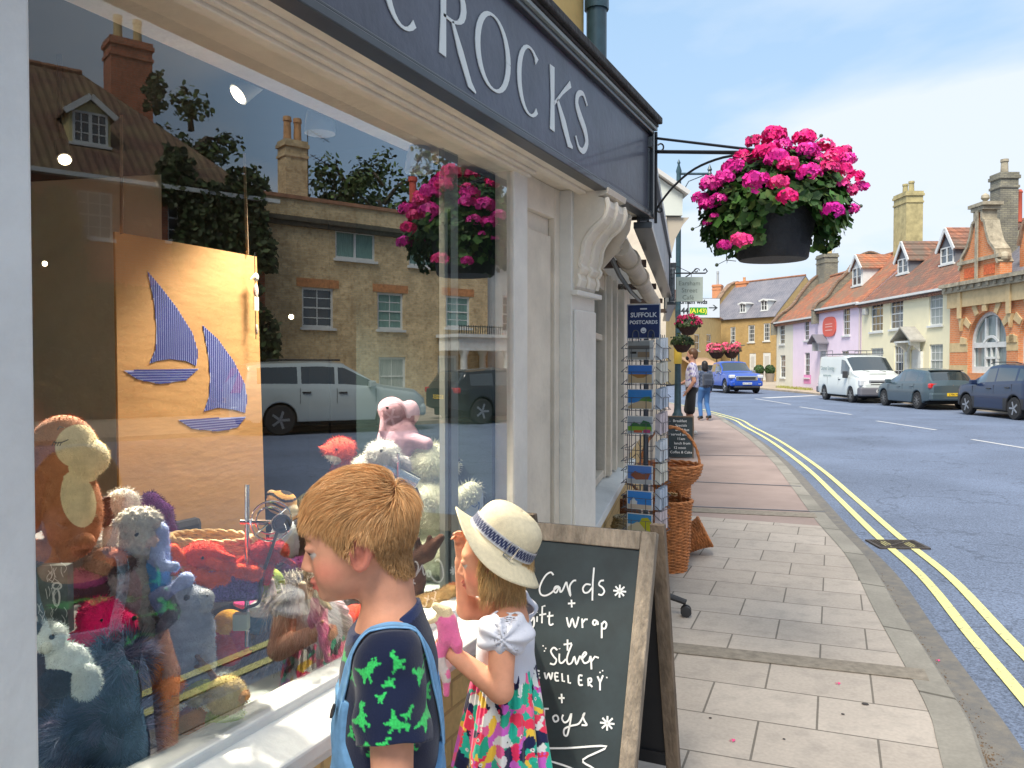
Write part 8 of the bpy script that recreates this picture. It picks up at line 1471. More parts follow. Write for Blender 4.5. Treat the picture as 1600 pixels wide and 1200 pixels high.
# ------------------------------------------------------------ the window display
PLUSH = vcol('plush_toy', .95, bump=(300, .8), sheen=.12, spec=.1, var=(45, .16)); FURM = vcol('long_fur', .8, spec=.2); TG_ = 'soft toys in the shop window'
CRT = mat('dark_display_cloth', (.03, .028, .03), .95, noise=(10, .3))
st_ = thing('display_step', 'dark cloth covered step at the back of the window display', 'display step', (GX - .5, 1.6, ZS)); b = MB(); b.box(GX - .60, GX - .30, yL - .35, 2.45, ZS - .01, ZS + .16); b.box(GX - .93, GX - .605, yL - .4, 1.75, ZS - .01, ZS + .30); b.build('cloth_block', st_, CRT, world=True, bevel=.02)
class Toy:
    def __init__(s, name, label, cx, cy, d, k=5, cat='soft toy', group=TG_):
        s.c = (cx, cy, d); s.m = d / F; s.O = at(cx, cy, d); s.T = frame(s.O, RT, FW, V((0, 0, 1))); s.t = thing(name, label, cat, s.O, 0, group); s.B = Blob(k * s.m); s.k = k
    def p(s, x, y, z=0): return ((x - s.c[0]) * s.m, z * s.m, -(y - s.c[1]) * s.m)
    def e(s, x, y, z, rx, ry, rz, col, rot=0, k=None, op='u', pitch=0): s.B.ell(s.p(x, y, z), (rx * s.m, ry * s.m, rz * s.m), col, (0, rot, pitch) if rot or pitch else None, (s.k if k is None else k) * s.m, op); return s
    def c_(s, pts, r, col, k=None):
        r = r if isinstance(r, (list, tuple)) else [r] * len(pts)
        for i in range(len(pts) - 1): s.B.cap(s.p(*pts[i]), s.p(*pts[i + 1]), r[i] * s.m, r[i + 1] * s.m, col, (s.k if k is None else k) * s.m)
        return s
    def eye(s, x, y, z, r=2.5): s.B.ell(s.p(x, y, z), (r * s.m,) * 3, (.008, .008, .01), None, .3 * s.m); return s
    def paint(s, x, y, z, rx, ry, rz, col, rot=0, k=1): return s.e(x, y, z, rx, ry, rz, col, rot, k, 'p')
    def nap(s, cols=None, N=3200, L=5, w_=.75):
        vs, fs = s.B.mesh(3.5 * s.m); P0 = sample_surface(vs, fs, N); C_ = s.B.color(P0) * (1 + rng.normal(0, .16, (N, 1))); B = s.B
        def dr(P, i): f = B.grad(P) + np.array([.15, 0, -.45]); return f / np.linalg.norm(f, axis=1, keepdims=True)
        strands('plush_nap', s.t, FURM, P0, dr, 2, L * s.m * (.6 + .7 * rng.random(N)), w_ * s.m, np.clip(C_, .003, 1), T=s.T, world=True, jit=.35); return s
    def wool(s, a, f):
        B = s.B; d0 = B.dist; m = s.m
        B.dist = lambda P: d0(P) + a * m * (np.sin(P[:, 0] * f) * np.sin(P[:, 1] * f + 1) * np.sin(P[:, 2] * f + 2)); return s
    def done(s, h=1.6, stripes=None, name='plush_body', m=None, pf=None): s.o = s.B.build(name, s.t, m or PLUSH, h * s.m, world=True, T=s.T, paint=pf); s.x = s.T.to_translation(); return s
    def fur(s, N, L, w_, cols, grav=.8, h=4, lift=.6, vary=.25, mask=None, wave=0.0):
        vs, fs = s.B.mesh(h * s.m); P0 = sample_surface(vs, fs, N, mask); B = s.B; nc = 260; se = P0[rng.integers(0, N, nc)]; off = rng.normal(0, .42, (nc, 3)); ci = ((P0[:, None, :] - se[None]) ** 2).sum(-1).argmin(1); O = off[ci]
        def dr(P, i): g_ = B.grad(P); f = g_ * lift + O * (.4 + .25 * i) + np.array([0, 0, -grav * (.35 + .35 * i)]); return f / np.linalg.norm(f, axis=1, keepdims=True)
        c_ = np.array(cols)[rng.integers(0, len(cols), nc)][ci] * (1 + rng.normal(0, vary, (N, 1))); strands('long_fur', s.t, FURM, P0, dr, 4, L * s.m * (.6 + .7 * rng.random(N)), w_ * s.m, np.clip(c_, .003, 1), T=s.T, world=True, jit=.1); return s
BR = (.34, .125, .055); CRE = (.66, .56, .34)
t = Toy('plush_otter', 'large brown plush with cream face and closed eyes at the left of the display', 108, 760, 1.70, 6)
t.e(100, 702, 0, 50, 45, 54, BR).e(134, 716, 0, 34, 36, 32, CRE).e(122, 742, -4, 28, 26, 16, CRE).e(110, 795, 0, 46, 42, 78, BR, -6).c_([(78, 742, -26), (72, 780, -38), (70, 815, -34)], [15, 14, 13], (.30, .10, .045)).c_([(118, 858, -20), (150, 840, -34)], [17, 14], BR).c_([(90, 862, -10), (70, 850, -36)], [18, 15], BR)
t.paint(138, 694, -22, 32, 40, 34, CRE).paint(136, 776, -30, 19, 44, 44, CRE, -14).e(157, 702, -6, 5, 6, 6, (.42, .14, .06), k=1); CL_ = (.05, .03, .03)
t.done(1.3).nap(N=5500, L=4); b = MB(); q = lambda x, y_, z=-41: t.T @ V(t.p(x, y_, z)); b.tube([q(107, 684), q(112, 688, -43), q(120, 687, -41), q(128, 683, -37)], .0011, 4)
for a in (109, 113, 117, 121): b.tube([q(a, 686, -43), q(a - 2.5, 692, -44)], .0008, 4)
b.tube([q(113, 668, -40), q(116, 663, -39), q(121, 665, -37)], .0011, 4); b.build('closed_eye', t.t, BLACKM, world=True)
t = Toy('plush_puppy', 'white plush puppy with a dark maroon ear behind the sheep', 190, 820, 1.90); W_ = (.56, .52, .46)
t.e(192, 786, 0, 25, 22, 23, W_).e(205, 797, -6, 14, 14, 11, W_).e(190, 850, 0, 22, 22, 40, W_).c_([(178, 830, -12), (176, 870, -14)], [11, 9], W_).e(173, 797, -16, 14, 6, 25, (.07, .022, .025), 12, k=1).eye(205, 786, -14, 2.6).eye(217, 792, -6, 3).done(1.5).nap(N=2600, L=7)
t = Toy('plush_sheep', 'woolly grey cream plush lamb sitting beside the cardboard panel', 210, 880, 1.70); G_ = (.46, .43, .38)
t.e(218, 812, 0, 34, 26, 20, G_).e(212, 850, 0, 26, 24, 34, G_).e(206, 925, 0, 30, 28, 62, G_).e(228, 832, -12, 17, 16, 18, (.52, .48, .42)).e(242, 842, -12, 9, 10, 8, (.55, .42, .38)).c_([(196, 900, -22), (190, 960, -30), (212, 990, -36)], [15, 12, 13], (.44, .36, .34)).c_([(222, 950, -10), (240, 990, -20)], [14, 12], G_).paint(215, 920, -30, 18, 20, 42, (.50, .36, .36)).eye(228, 828, -29, 2.2).wool(3.2, 240).done(1.5).nap(N=5200, L=6)
t = Toy('plush_octopus', 'deep purple plush with long drooping arms behind the blue elephant', 255, 830, 1.98); PU = (.10, .018, .12)
t.c_([(212, 800, 0), (235, 783, 0), (256, 800, 0), (268, 840, 0), (282, 880, 0), (296, 872, 0)], [13, 14, 13, 11, 12, 10], PU).c_([(256, 800, 0), (240, 830, 8), (262, 872, 0)], [12, 12, 14], PU).e(284, 872, 0, 18, 14, 16, PU).done(1.6).nap(N=2500, L=5)
t = Toy('plush_elephant', 'pale blue long limbed plush elephant in bright blue trousers', 262, 900, 1.72); PB = (.34, .42, .70); BT = (.10, .30, .62)
t.c_([(246, 830, 0), (248, 880, 0)], [17, 18], PB).c_([(250, 850, -12), (262, 878, -22), (282, 880, -22)], [9, 8, 8], PB).c_([(244, 885, 0), (246, 925, 0)], [19, 20], BT).c_([(250, 928, -12), (278, 920, -22), (300, 900, -22)], [12, 11, 12], PB).c_([(248, 935, -5), (276, 962, -14)], [13, 12], PB).done(1.5).nap(N=2600, L=4)
# wicker tray with red crustaceans
tp_ = at(330, 852, 1.93); tb = thing('toy_basket', 'oval straw basket holding red and orange plush crabs in front of the cardboard', 'basket', tp_ - V((0, 0, .03)), R(8)); b = MB(); wicker(b, [(.075, -.03), (.092, 0), (.104, .045)], rs=.0035, stakes=26, sy=.55); b.lathe([(0, -.03), (.075, -.03), (.075, -.026), (0, -.026)], sy=.55); b.build('woven_body', tb, WICKL, smooth=1.5)
for nm, lb, cx, cy, d, cl, big in (('plush_crab', 'orange red plush crab lying in the straw basket', 318, 872, 1.78, (.72, .050, .020), 1), ('plush_crab', 'crimson ribbed plush crab right of the orange one, behind the chrome stand', 420, 866, 1.86, (.46, .015, .018), .9)):
    t = Toy(nm, lb, cx, cy, d, 4); s_ = big; t.e(cx, cy - 4, 0, 34 * s_, 26, 22 * s_, cl)
    if big == 1: t.c_([(cx - 24, cy, -18), (cx - 38, cy - 18, -24), (cx - 34, cy + 14, -26)], [8, 9, 7], (.78, .09, .02)).c_([(cx - 14, cy + 14, -20), (cx + 4, cy + 28, -30), (cx + 40, cy + 24, -26)], [8, 9, 11], (.80, .10, .02)).c_([(cx + 20, cy + 2, -20), (cx + 62, cy + 16, -16), (cx + 84, cy + 22, -10)], [8, 10, 12], (.78, .08, .02)).c_([(cx + 24, cy - 10, -10), (cx + 52, cy - 2, -14)], [6, 5], cl).c_([(cx + 8, cy + 18, -26), (cx + 22, cy + 34, -34)], [8, 7], (.8, .1, .02))
    else: t.c_([(cx - 18, cy + 14, -16), (cx - 22, cy + 32, -20)], [7, 6], (.6, .02, .02)).c_([(cx + 6, cy + 18, -16), (cx + 2, cy + 38, -20)], [7, 6], (.62, .03, .03)).c_([(cx + 24, cy + 4, -6), (cx + 42, cy + 14, -10)], [5, 4], (.4, .01, .02)).c_([(cx - 28, cy + 4, -8), (cx - 52, cy + 22, -14), (cx - 66, cy + 18, -18)], [8, 9, 10], (.72, .07, .02))
    t.eye(cx + 8, cy - 6, -26, 2).done(1.5).nap(N=3000, L=4)
sq = mat('sequin_purple', (.02, .012, .10), .3, .5, noise=(230, .6), bump=(260, 1, .004), col2=(.16, .12, .42)); t = Toy('sequin_cushion', 'dark purple sequinned cushion below the red crabs', 362, 915, 1.84, 6, 'cushion'); t.B.box((0, 0, 0), (48 * t.m, 18 * t.m, 24 * t.m), 14 * t.m, (.03, .02, .1), (0, -3, 0)); t.done(2, m=sq)
t = Toy('plush_seal', 'smooth grey blue plush seal rearing up in the middle of the display', 285, 1000, 1.70, 9); SL = (.30, .34, .42)
t.c_([(278, 1042, 6), (290, 985, 2), (298, 940, -2)], [56, 42, 26], SL).e(298, 936, -2, 32, 26, 21, SL).e(322, 933, -4, 15, 16, 15, (.40, .43, .47), k=4).e(324, 945, -6, 12, 14, 8, (.36, .39, .44), k=2).eye(303, 925, -27, 3).eye(331, 925, -16, 2).c_([(318, 1050, -10), (345, 1075, -20)], [18, 8], SL).c_([(250, 1060, -30), (225, 1085, -40)], [18, 8], SL).done(1.7, pf=lambda v_, C: C * (1 + .06 * np.sin(v_[:, 2] * 300))[:, None]).nap(N=4500, L=3)
t = Toy('plush_bear', 'shocking pink plush bear slumped at the left of the display', 160, 985, 1.58, 8); HP = (.78, .008, .13)
t.e(158, 966, 0, 36, 32, 34, HP).e(190, 975, -6, 26, 24, 22, HP).e(150, 1020, 4, 58, 36, 34, HP).e(148, 990, -26, 20, 16, 20, (.74, .01, .12)).c_([(190, 1000, -16), (222, 1025, -20)], [18, 14], HP).c_([(120, 1000, -14), (108, 1035, -24)], [16, 15], HP).eye(216, 962, -12, 4).eye(176, 958, -34, 2.5).done(1.6).nap(N=4200, L=5)
t = Toy('plush_spaniel', 'black and white plush puppy at the bottom left corner against the window post', 95, 1040, 1.415, 6); WB = (.55, .62, .62)
t.e(76, 994, 0, 27, 24, 24, WB).e(100, 1035, 4, 38, 24, 30, WB).e(139, 1062, -8, 22, 20, 28, WB, 8).e(64, 986, -14, 12, 10, 20, (.02, .02, .02)).e(96, 1062, -16, 30, 16, 24, (.018, .016, .018)).c_([(68, 1030, -14), (74, 1085, -22)], [12, 14], (.045, .03, .03)).eye(93, 988, -20, 4).done(1.5).nap(N=3800, L=6)
t = Toy('fluffy_monster', 'shaggy dark blue fluffy toy along the bottom left of the window', 175, 1110, 1.53, 10); FB = (.05, .07, .12)
t.e(182, 1035, 8, 42, 30, 34, FB).e(172, 1148, 4, 72, 34, 60, FB).e(120, 1165, 4, 60, 26, 45, FB).done(3).fur(13000, 30, .9, ((.10, .15, .27), (.06, .08, .15), (.16, .20, .32), (.03, .035, .06), (.13, .12, .20)), grav=.35, lift=.9)
t = Toy('plush_monkey', 'small orange plush monkey lying beside the fluffy blue toy', 238, 1085, 1.60, 4); OR = (.60, .19, .045); TN = (.62, .34, .13)
t.e(226, 1048, 0, 25, 22, 25, OR).e(232, 1060, -14, 13, 12, 12, TN).e(216, 1040, -18, 8, 6, 8, TN).e(232, 1100, 0, 30, 22, 22, (.52, .22, .07)).c_([(236, 1085, -8), (262, 1072, -14), (282, 1064, -14)], [12, 13, 12], (.66, .17, .035)).c_([(240, 1108, -10), (262, 1120, -16)], [12, 13], OR).c_([(215, 1080, -14), (200, 1072, -20)], [8, 8], (.35, .03, .06)).e(262, 1118, -16, 13, 12, 19, (.50, .21, .07)).eye(238, 1058, -26, 2).done(1.3).nap(N=3000, L=6)
t = Toy('plush_duck', 'green plush duck with tan head and orange bill at the front of the display', 345, 1105, 1.66, 4); TA = (.58, .44, .17)
t.e(354, 1086, 0, 32, 28, 30, TA).e(381, 1085, -6, 12, 12, 9, (.62, .30, .10)).e(352, 1130, 2, 32, 26, 28, (.30, .50, .04)).e(301, 1130, -4, 24, 20, 29, (.62, .15, .035)).e(308, 1086, -4, 20, 16, 16, TA).c_([(322, 1072, 0), (276, 1076, 0)], [11, 7], (.42, .48, .10)).c_([(276, 1090, 0), (262, 1098, 0)], [10, 9], (.50, .33, .14)).c_([(336, 1062, 4), (322, 1042, 2), (308, 1024, 0)], [5, 4, 3.5], (.20, .11, .07)).c_([(322, 1042, 2), (304, 1040, 0)], [4, 3], (.20, .11, .07)).eye(369, 1078, -16, 2.2).paint(366, 1078, -18, 7, 10, 8, (.64, .52, .24)).done(1.3).nap(N=3600, L=5)
t = Toy('shaggy_highland_toy', 'big shaggy grey long haired toy with cream ears in front of the boy', 448, 1000, 2.02, 12); SG2 = (.20, .18, .155)
t.e(445, 1036, 6, 62, 30, 50, SG2).e(463, 945, 4, 40, 28, 42, SG2).e(478, 990, 4, 40, 26, 34, SG2).e(400, 1052, 4, 38, 24, 32, SG2).done(3.2).fur(16000, 52, 1.0, ((.42, .38, .31), (.32, .29, .25), (.50, .44, .32), (.22, .19, .17), (.38, .30, .26)), grav=.75, lift=.55, vary=.18)
e_ = Blob(.006); q0 = t.p(484, 902, -40); q1 = t.p(489, 938, -46); e_.cap(q0, q1, .009, .013, (.60, .55, .42)); e_.cap(t.p(434, 898, -30), t.p(438, 918, -36), .006, .009, (.62, .50, .44)); e_.build('ear', t.t, PLUSH, .003, world=True, T=t.T)
t = Toy('plush_parrot', 'yellow and red plush parrot partly hidden by the pale socket box', 362, 990, 1.93, 6); t.e(358, 972, 0, 24, 20, 20, (.72, .36, .03)).e(358, 1008, 0, 26, 20, 34, (.55, .06, .06)).c_([(376, 985, -6), (386, 1012, -8)], [14, 11], (.50, .03, .08)).done(1.8)
t = Toy('plush_frog', 'lime green plush behind the black lamp cable', 425, 925, 2.0, 5); t.e(425, 922, 0, 22, 20, 34, (.36, .48, .07)).eye(432, 930, -20, 2).done(1.8)
t = Toy('striped_ball', 'blue, white and pink soft ball under the black lamp cable', 406, 965, 1.98, 4, 'ball'); t.e(404, 966, 0, 24, 22, 26, (.05, .16, .26)).paint(412, 948, -8, 26, 30, 12, (.62, .70, .70)).e(396, 944, -6, 30, 16, 7, (.72, .06, .25), 8, k=1).done(1.6)
t = Toy('plush_tiger', 'small striped orange plush tiger near the back, left of the boy', 440, 800, 2.25, 4)
def strp(v_, C): m = (np.sin(v_[:, 2] * 330 + 3 * np.sin(v_[:, 0] * 60)) > .45) & (C[:, 0] > .5) & (C[:, 2] < .3); C[m] = (.02, .015, .01); return C
t.e(440, 785, 0, 24, 20, 19, (.62, .32, .08)).e(456, 796, -6, 12, 12, 10, (.6, .5, .36)).e(424, 772, 0, 7, 6, 7, (.6, .4, .2)).e(450, 815, 4, 20, 18, 22, (.62, .32, .08)).done(1.3, pf=strp)
t = Toy('plush_penguin', 'white fronted plush penguin below the tiger', 445, 850, 2.15, 5); t.e(446, 850, 0, 26, 22, 38, (.56, .60, .62)).e(464, 850, 6, 16, 16, 38, (.03, .03, .035)).done(1.6)
t = Toy('plush_cushion_pile', 'purple velvety plush heap between crabs and the shaggy toy', 470, 900, 2.12, 6); t.e(478, 890, 0, 40, 24, 22, (.16, .015, .13)).e(430, 905, 10, 30, 20, 22, (.10, .01, .12)).done(2).nap(N=1800, L=6)
t = Toy('plush_fox', 'red plush fox with white muzzle at the back of the window', 528, 715, 2.75, 4); t.e(532, 702, 0, 24, 20, 19, (.52, .06, .03)).c_([(522, 708, -6), (506, 700, -10)], [13, 5], (.52, .06, .03)).paint(516, 718, -14, 20, 24, 9, (.60, .55, .48)).eye(503, 700, -12, 2.5).e(538, 750, 4, 22, 20, 40, (.40, .05, .03)).eye(530, 700, -20, 1.6).done(1.3).nap(N=2200, L=5)
t = Toy('plush_elephant', 'dusty pink plush elephant seen through the reflected silver suv', 620, 670, 2.85, 5); DP = (.42, .26, .32); t.e(612, 640, 0, 22, 20, 20, DP).e(640, 645, 4, 16, 10, 20, DP).c_([(604, 650, -8), (600, 672, -12)], [8, 6], DP).e(622, 690, 4, 34, 26, 36, DP).c_([(640, 685, -10), (668, 692, -14)], [12, 10], DP).eye(608, 636, -19, 2).done(1.6)
t = Toy('plush_badger', 'grey and white plush dog peering over the boy\'s head', 597, 715, 2.62, 5); t.e(598, 708, 0, 27, 22, 20, (.50, .50, .47)).e(575, 740, 4, 30, 22, 30, (.46, .44, .38)).e(620, 718, -6, 12, 12, 9, (.44, .42, .42)).e(620, 730, 8, 22, 14, 20, (.42, .40, .40)).eye(599, 702, -20, 2.6).done(1.5).nap(N=2600, L=5)
t = Toy('plush_polar_bear', 'big cream plush polar bear sitting at the right of the display', 680, 800, 2.86, 8); PBc = (.58, .60, .46)
t.e(672, 720, 0, 34, 30, 31, PBc).e(699, 727, -6, 20, 18, 15, PBc).e(652, 702, 0, 9, 8, 9, PBc).e(664, 800, 4, 46, 38, 66, PBc).e(664, 870, 4, 50, 42, 46, PBc).c_([(676, 772, -16), (712, 780, -22), (738, 766, -22)], [22, 19, 17], PBc).c_([(672, 860, -20), (718, 856, -30)], [27, 24], PBc).eye(717, 716, -10, 3.5).eye(690, 712, -24, 2).done(1.8).fur(9000, 7, .7, (PBc, (.52, .52, .40), (.62, .62, .50)), grav=.2, lift=.9, vary=.08)
t = Toy('gift_card_box', 'small white box printed with a blue outline bear under the polar bear\'s paw', 735, 800, 2.80, 2, 'box'); b = MB(); m_ = t.m; b.T = t.T; b.box(-22 * m_, 20 * m_, 0, .03, -32 * m_, 32 * m_); b.build('box', t.t, mat('box_white', (.50, .58, .68), .5), world=True); b = MB(); b.T = t.T
b.ribbon([(-.3 + q.x, q.y) for q in spline([(-12, -30), (-10, -5), (-14, 15), (-8, 12), (0, 16), (8, 12), (14, 18), (12, 0), (16, -28)], 3)] if 0 else [(q.x * m_, q.y * m_) for q in spline([(-14, -30), (-11, -8), (-15, 14), (-8, 8), (0, 11), (8, 8), (14, 16), (12, -6), (16, -28)], 3)], .0035, (0, -.002, 0), (1, 0, 0), (0, 0, 1), (0, -.001, 0)); b.ribbon([(x * m_, y_ * m_) for x, y_ in arc(0, -16, 8, 7, 0, 360, 14)], .003, (0, -.002, 0), (1, 0, 0), (0, 0, 1), (0, -.001, 0)); b.build('outline_print', t.t, mat('print_blue', (.06, .16, .42), .5), world=True)
t = Toy('plush_moose', 'dark brown plush moose with broad antlers beside the boy\'s ear', 662, 880, 2.55, 4); MB_ = (.10, .045, .03); t.c_([(640, 880, 0), (668, 862, -6), (690, 838, -8)], [13, 13, 6], MB_).c_([(655, 868, 0), (652, 842, -4)], [8, 5], MB_).c_([(668, 862, -4), (672, 838, -6)], [7, 4], MB_).e(640, 905, 0, 26, 22, 34, (.14, .06, .045)).c_([(640, 920, -6), (668, 948, -10)], [14, 12], (.14, .06, .045)).done(1.5)
t = Toy('plush_dinosaur', 'tan plush dinosaur lying on the sill edge behind the boy\'s neck', 690, 935, 2.52, 4); t.c_([(655, 940, 0), (682, 940, -2), (705, 922, -4)], [12, 17, 11], (.60, .38, .16)).e(712, 918, -4, 13, 12, 9, (.56, .34, .13)).c_([(676, 950, -8), (664, 962, -10)], [7, 6], (.6, .38, .16)).c_([(698, 936, -8), (712, 950, -10)], [7, 5], (.6, .38, .16)).eye(714, 914, -14, 1.5).paint(708, 908, -2, 14, 14, 4, (.45, .16, .06)).done(1.3).nap(N=1800, L=3)
t = Toy('plush_piglet', 'small pink grey plush piglet just past the shaggy toy', 528, 950, 2.16, 4); t.e(525, 950, 0, 16, 14, 13, (.56, .40, .46)).e(540, 953, -4, 7, 7, 6, (.6, .36, .44)).e(535, 975, 2, 16, 14, 18, (.60, .42, .44)).eye(528, 946, -14, 1.7).done(1.3)
t = Toy('soft_ball', 'bright red orange soft ball beside the piglet', 556, 978, 2.22, 2, 'ball'); t.e(556, 976, 0, 30, 26, 32, (.75, .06, .03)).done(2)
t = Toy('plush_squid', 'maroon and pink plush half hidden above the pink bear', 138, 912, 1.66, 5); t.e(136, 905, 0, 30, 22, 16, (.40, .06, .17)).e(140, 925, 4, 40, 26, 20, (.14, .05, .05)).e(170, 880, 6, 40, 26, 18, (.10, .06, .05)).e(170, 865, -4, 20, 14, 12, (.24, .10, .06)).e(190, 868, -12, 16, 12, 12, (.45, .14, .08)).done(1.8).nap(N=2500, L=6)
# picture book
q = at(84, 935, 1.47); t = thing('picture_book', 'dark picture book with a scribbled dog drawing standing at the far left', 'book', q, R(24.9)); m_ = 1.47 / F; b = MB(); b.box(-26 * m_, 22 * m_, 0, .02, -55 * m_, 52 * m_); b.build('cover', t, mat('book_dark', (.05, .07, .07), .4, noise=(40, .5))); b = MB()
for i in range(26): x = -24 + 44 * rnd.random(); z = -50 + 98 * rnd.random(); b.ribbon([(q_.x * m_, q_.y * m_) for q_ in spline([(x, z), (x + rnd.uniform(-6, 6), z + 8), (x + rnd.uniform(-6, 6), z + 16)], 3)], .0009, (0, -.0012, 0), (1, 0, 0), (0, 0, 1), (0, -.0004, 0))
b.ribbon([(x * m_, y_ * m_) for x, y_ in arc(6, 20, 7, 5, 0, 360, 12)] , .003, (0, -.0012, 0), (1, 0, 0), (0, 0, 1), (0, -.0006, 0)); b.ribbon([(x * m_, y_ * m_) for x, y_ in arc(5, 2, 5, 14, 0, 360, 12)], .003, (0, -.0012, 0), (1, 0, 0), (0, 0, 1), (0, -.0006, 0)); b.build('cover_drawing', t, mat('book_grey_print', (.42, .44, .44), .5))
# cardboard panel with sailboats
CX = -1.80
def cpp(px, py): p_ = hx(px, py, CX); return (p_.y, p_.z)
cbp = thing('cardboard_panel', 'big brown cardboard panel painted with two striped blue sailing boats', 'display panel', V((CX, cpp(300, 600)[0], cpp(300, 835)[1]))); pl_ = [cpp(188, 862), cpp(180, 362), cpp(250, 374), cpp(330, 388), cpp(401, 401), cpp(416, 850)]
b = MB(); b.prism(pl_, (CX, 0, 0), (0, 1, 0), (0, 0, 1), (-.008, 0, 0)); fixn(b.build('cardboard_sheet', cbp, mat('brown_cardboard', (.45, .24, .09), .8, noise=(2.2, .12), bump=(12, .12), stretch=(1, 1, 3)), world=True))
S1_ = [(230, 424), (248, 445), (275, 480), (300, 520), (309, 550), (306, 572), (290, 564), (265, 561), (245, 564), (233, 568), (243, 545), (244, 510), (240, 470)]; S2_ = [(316, 508), (340, 530), (365, 565), (382, 600), (386, 625), (382, 645), (365, 640), (340, 637), (318, 643), (326, 620), (328, 590), (325, 555)]; H1_ = [(193, 579), (310, 576), (290, 594), (250, 600), (215, 593)]; H2_ = [(278, 656), (384, 651), (370, 668), (340, 674), (300, 670)]
PALE = mat('sail_pale_blue', (.30, .33, .55), .6); INK = mat('sail_ink_blue', (.02, .03, .22), .6)
for nm, poly, vert in (('sail', S1_, 1), ('sail', S2_, 1), ('hull', H1_, 0), ('hull', H2_, 0)):
    P_ = [cpp(*q_) for q_ in poly]; b = MB(); b.prism(P_, (CX + .0008, 0, 0), (0, 1, 0), (0, 0, 1), (.0006, 0, 0)); o = fixn(b.build(nm, cbp, PALE, world=True)); b = MB(); ax = 0 if vert else 1; lo_, hi_ = min(p_[ax] for p_ in P_), max(p_[ax] for p_ in P_); n_ = 24 if vert else 6
    for i in range(n_):
        c0 = lo_ + (hi_ - lo_) * (i + .5) / n_; xs_ = []
        for j in range(len(P_)):
            A, B_ = P_[j], P_[j - 1]
            if (A[ax] > c0) != (B_[ax] > c0): t_ = (c0 - A[ax]) / (B_[ax] - A[ax]); xs_.append(A[1 - ax] + t_ * (B_[1 - ax] - A[1 - ax]))
        xs_.sort()
        for u0, u1 in zip(xs_[::2], xs_[1::2]): b.ribbon([(c0, u0), (c0, u1)] if vert else [(u0, c0), (u1, c0)], (hi_ - lo_) / n_ * .52, (CX + .0016, 0, 0), (0, 1, 0), (0, 0, 1), (.0006, 0, 0))
    fixn(b.build('painted_stripes', o, INK, world=True))
b = MB()
for (a, c_) in (((188, 180), (188, 366)), ((380, 240), (385, 398))): A = cpp(*a); B_ = cpp(*c_); b.beam((CX + .004, A[0], A[1]), (CX + .004, B_[0], B_[1]), .010, .002)
b.build('hanging_ribbon', cbp, mat('beige_ribbon', (.24, .17, .11), .7), world=True)
ob = thing('bird_ornament', 'little wooden bird and tag hanging in front of the cardboard panel', 'ornament', V((CX + .03, *cpp(388, 440)))); q = lambda px, py: V((CX + .03, *cpp(px, py))); b = MB(); b.tube([q(386, 395), q(388, 530)], .0012, 4); b.build('string', ob, BLACKM, world=True)
B = Blob(.004); m_ = 2.45 / F; B.ell(tuple(q(388, 434)), (.008, 5 * m_, 7 * m_), (.6, .6, .55)); B.cap(tuple(q(385, 433)), tuple(q(378, 438)), .006, .002, (.6, .5, .3)); B.ell(tuple(q(388, 455)), (.006, 5 * m_, 12 * m_), (.60, .44, .40)); B.ell(tuple(q(389, 515)), (.005, 3 * m_, 9 * m_), (.5, .36, .3)); B.build('painted_bird', ob, PLUSH, .003, world=True)
b = MB(); A = q(388, 470); b.box(A.x, A.x + .003, A.y - 5 * m_, A.y + 5 * m_, A.z - 16 * m_, A.z + 6 * m_); b.build('tag', ob, mat('tag_cream', (.6, .58, .48), .6), world=True)
# clip lamps
def clip(label, d): return label, d
CH2 = mat('polished_chrome', (.70, .72, .74), .12, 1.0)
q = lambda px, py, dz=0: at(px, py, 1.84 + dz); cl = thing('clip_lamp', 'chrome stand with a ringed clip spotlight and black cable in the middle of the window', 'lamp', q(386, 1000)); b = MB(); b.tube([q(386, 1010), q(386, 757)], .0055, 10); b.build('stand', cl, CH2, smooth=True, world=True)
b = MB(); c0 = q(424, 814, -.02); ax = (RT * .35 - FW * .8 + V((0, 0, .1))).normalized(); aa = ax.orthogonal().normalized(); bb = ax.cross(aa); b.tube([q(376, 816), q(400, 816), q(436, 817, -.03)], .006, 8)
for rr_, oo in ((.044, .0), (.030, -.03)): b.tube([c0 + ax * oo + (aa * math.cos(t) + bb * math.sin(t)) * rr_ for t in [2 * PI * i / 28 for i in range(29)]], .0022, 6)
b.tube([c0, c0 + aa * .044], .002, 5); b.tube([c0, c0 - aa * .044], .002, 5); b.build('ring_clamp', cl, CH2, smooth=True, world=True)
b = MB(); c1 = q(437, 817, -.05); b.lathe([(.0, .0), (.016, 0), (.021, .018), (.021, .03), (.017, .03), (.013, .01), (0, .01)], c1, 18, axis=ax); b.build('lamp_head', cl, mat('lamp_gunmetal', (.10, .10, .11), .3, .7), smooth=True, world=True)
b = MB(); b.tube(spline([q(436, 824, -.04), q(420, 870, -.02), q(408, 905, -.02), q(405, 940, -.02), q(385, 950, -.01), q(378, 965), q(388, 990), q(392, 1015)], 5), .0038, 6); b.build('cable', cl, BLACKM, smooth=True, world=True)
b = MB(); A = q(377, 971, -.02); b.T = frame(A, RT, FW, V((0, 0, 1))); b.box(-.017, .017, -.01, .012, -.019, .019); b.build('socket_box', cl, mat('socket_pale', (.42, .50, .42), .4), bevel=.003, world=True)
